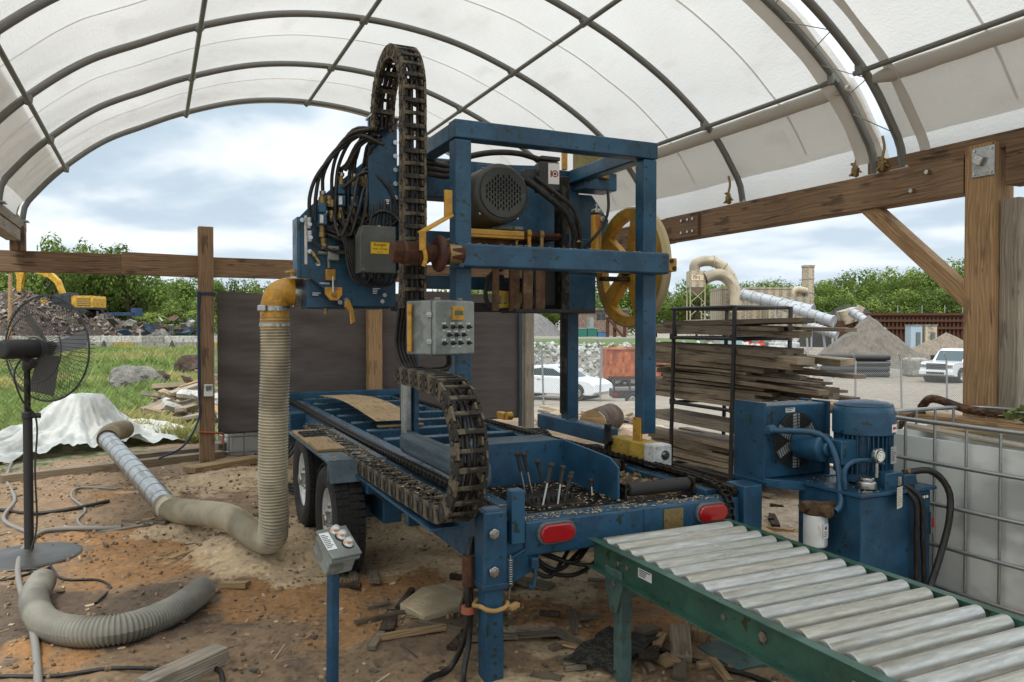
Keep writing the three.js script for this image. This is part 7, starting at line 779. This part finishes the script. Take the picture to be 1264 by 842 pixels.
  t = bg('white_bulk_bag', 'white bulk bag standing beside the tall gravel pile', 'bag', 1130, 50, undefined, -1.68); mesh('bag', [put(new RoundedBoxGeometry(1.25, 1.25, 1.2, 3, 0.22), 0, 0.62, 0)], mConc, t); for (const x of [-0.5, 0.5]) mesh('loop', [new THREE.TorusGeometry(0.12, 0.025, 5, 12).translate(x, 1.25, 0.4)], mConc, t);
  t = bg('jersey_barrier', 'pale concrete barrier lying at the foot of the gravel pile', 'barrier', 1000, 40, undefined, -1.68); mesh('barrier', [plate([[-0.3, 0], [0.3, 0], [0.3, 0.1], [0.12, 0.35], [0.1, 0.8], [-0.1, 0.8], [-0.12, 0.35], [-0.3, 0.1]], 2.6, 0.01).rotateY(Math.PI / 2 + 0.2).translate(-1.3, 0, 0)], mStoneW, t); mesh('hook', [cyl(0.03, 0.15, 0, 0.86, 0)], mDkSteel, t);
  // small building and bins on the bank
  d = 100; s = mW(d); t = bg('brick_shed', 'pale brick shed with a dark window on the bank', 'shed', 740, d, undefined, 0.1); const B = py => yAt(py, d) - 0.1; mesh('wall', [box(70 * s, B(383), 4, 0, B(383) / 2, -2)], M([0.40, 0.29, 0.235], 0.9, { map: tStone }), t); mesh('roof', [box(74 * s, 0.25, 4.6, 0, B(382), -2)], mGreyD, t); mesh('door', [box(0.9, B(392), 0.06, -1.2, B(392) / 2, 0.03)], mGrey, t); for (const x of [-0.1, 0.5]) mesh('window_pane', [box(0.5, 0.7, 0.06, x, B(391), 0.04)], mGlassD, t);
  for (const [px, c, lb, w] of [[719, [0.02, 0.14, 0.1], 'green rubbish bin with a pale lid on the bank', 0.95], [731, [0.02, 0.14, 0.1], 'second green bin next to the blue bin on the bank', 1.1], [743, [0.06, 0.16, 0.32], 'low blue bin between the green bins and the rusty frame', 1.0]]) { t = bg('waste_bin', lb, 'bin', px, 88, undefined, 0.2); const h = c[0] > 0.05 ? 0.75 : 1.15; mesh('bin', [put(new RoundedBoxGeometry(w, h, 0.9, 2, 0.05), 0, h / 2, 0)], M(c, 0.5), t); mesh('lid', [box(w * 1.04, 0.1, 0.95, 0, h + 0.03, 0)], c[0] > 0.05 ? mGreyD : mGrey, t); }
  t = bg('steel_stair', 'dark rusty steel frame standing beside the brick shed', 'steel frame', 761, 86, undefined, 0.2); for (const x of [-1, -0.2, 0.9]) mesh('post', [box(0.35, 2.4, 0.3, x, 1.2, 0)], mRust, t); mesh('beam', [box(2.4, 0.3, 0.3, 0, 2.3, 0)], mRust, t); mesh('stair_stringer', [bar(V(-0.9, 2.2, 0.3), V(0.8, 0.1, 0.3), 0.15, 0.25, false)], mRust, t);
  for (const [px, d2, c, lb, cat] of [[940, 70, [0.12, 0.16, 0.12], 'dark green machine seen past the rack stack ends', 'machine'], [968, 66, [0.5, 0.5, 0.5], 'pale grey machine at the foot of the gravel pile', 'machine'], [925, 62, [0.5, 0.06, 0.04], 'red machine arm seen past the rack stack ends', 'machine']]) { t = bg('yard_machine', lb, cat, px, d2, undefined, -1.66); const mm = M(c, 0.5, { map: tPaint }); mesh('body', [box(2.2, 1.2, 1.6, 0, 1.3, 0, 0, 0, 0, 0.1)], mm, t); mesh('cab', [box(1.0, 1.1, 1.3, -0.4, 2.3, 0, 0, 0, 0, 0.08)], mm, t); mesh('cab_window', [box(0.7, 0.6, 0.05, -0.4, 2.4, 0.66)], mGlassD, t); mesh('boom', [bar(V(0.6, 1.8, 0.4), V(1.6, 3.0, 0.4), 0.2, 0.25, false)], mm, t); wheelSet(t, [[-0.8, 0.7], [0.8, 0.7]], 0.5, 0.3); }
  t = bg('red_flag_sign', 'small white board with a red sign at the gravel pile foot', 'sign', 958, 58, undefined, -1.66); mesh('board', [box(1.1, 0.9, 0.06, 0, 1.4, 0)], mWhite, t); mesh('red_panel', [box(0.3, 0.25, 0.03, 0.3, 1.5, 0.04)], mRed, t); mesh('post', [box(0.08, 1.2, 0.08, -0.3, 0.6, 0), box(0.08, 1.2, 0.08, 0.3, 0.6, 0)], mTimberG, t);
}
{ // chain link fence
  const t = thing('chain_link_fence', 'galvanised chain link fence with angled post tops along the yard', 'fence'); const A = far(600, 403, 26), B = far(1330, 403, 31), n = 12; const gyF = p => drop(p.x, p.z); const dir = B.clone().sub(A), L = dir.length(); dir.normalize(); const H = 1.85; const mF = M([0.30, 0.31, 0.30], 0.5, { metalness: 0.5 });
  const pos = s => { const p = A.clone().addScaledVector(dir, s); p.y = gyF(p); return p; };
  for (let i = 0; i <= n; i++) { const p = pos(i / n * L), lean = (R() - 0.5) * 0.18; const ps = mesh('post', [rod(p.clone().add(V(0, -0.2, 0)), p.clone().add(V(lean, H + 0.1, 0)), 0.035, 8)], mF, t); mesh('arm', [rod(p.clone().add(V(lean, H + 0.1, 0)), p.clone().add(V(lean - 0.28, H + 0.38, 0.1)), 0.022, 6)], mF, ps); }
  const ws = []; const st = 0.085; for (let s = -H; s < L; s += st) { for (const k of [1, -1]) { const s0 = k > 0 ? s : s + H, s1 = k > 0 ? s + H : s; const a = pos(clamp(s0, 0, L)), b = pos(clamp(s1, 0, L)); const f0 = (clamp(s0, 0, L) - s0) / (s1 - s0), f1 = (clamp(s1, 0, L) - s0) / (s1 - s0); a.y += H * f0 + 0.03; b.y += H * f1 + 0.03; if (a.distanceTo(b) > 0.1) ws.push(rod(a, b, 0.0042, 3)); } } const w = mesh('wire_mesh', ws, mF, t); w.userData.kind = 'stuff'; mesh('top_wire', [tube(Array.from({ length: 20 }, (_, i) => pos(i / 19 * L).add(V(0, H + 0.03, 0))), 0.008, 5, 40)], mF, t);
}
renderer.render(scene, camera);
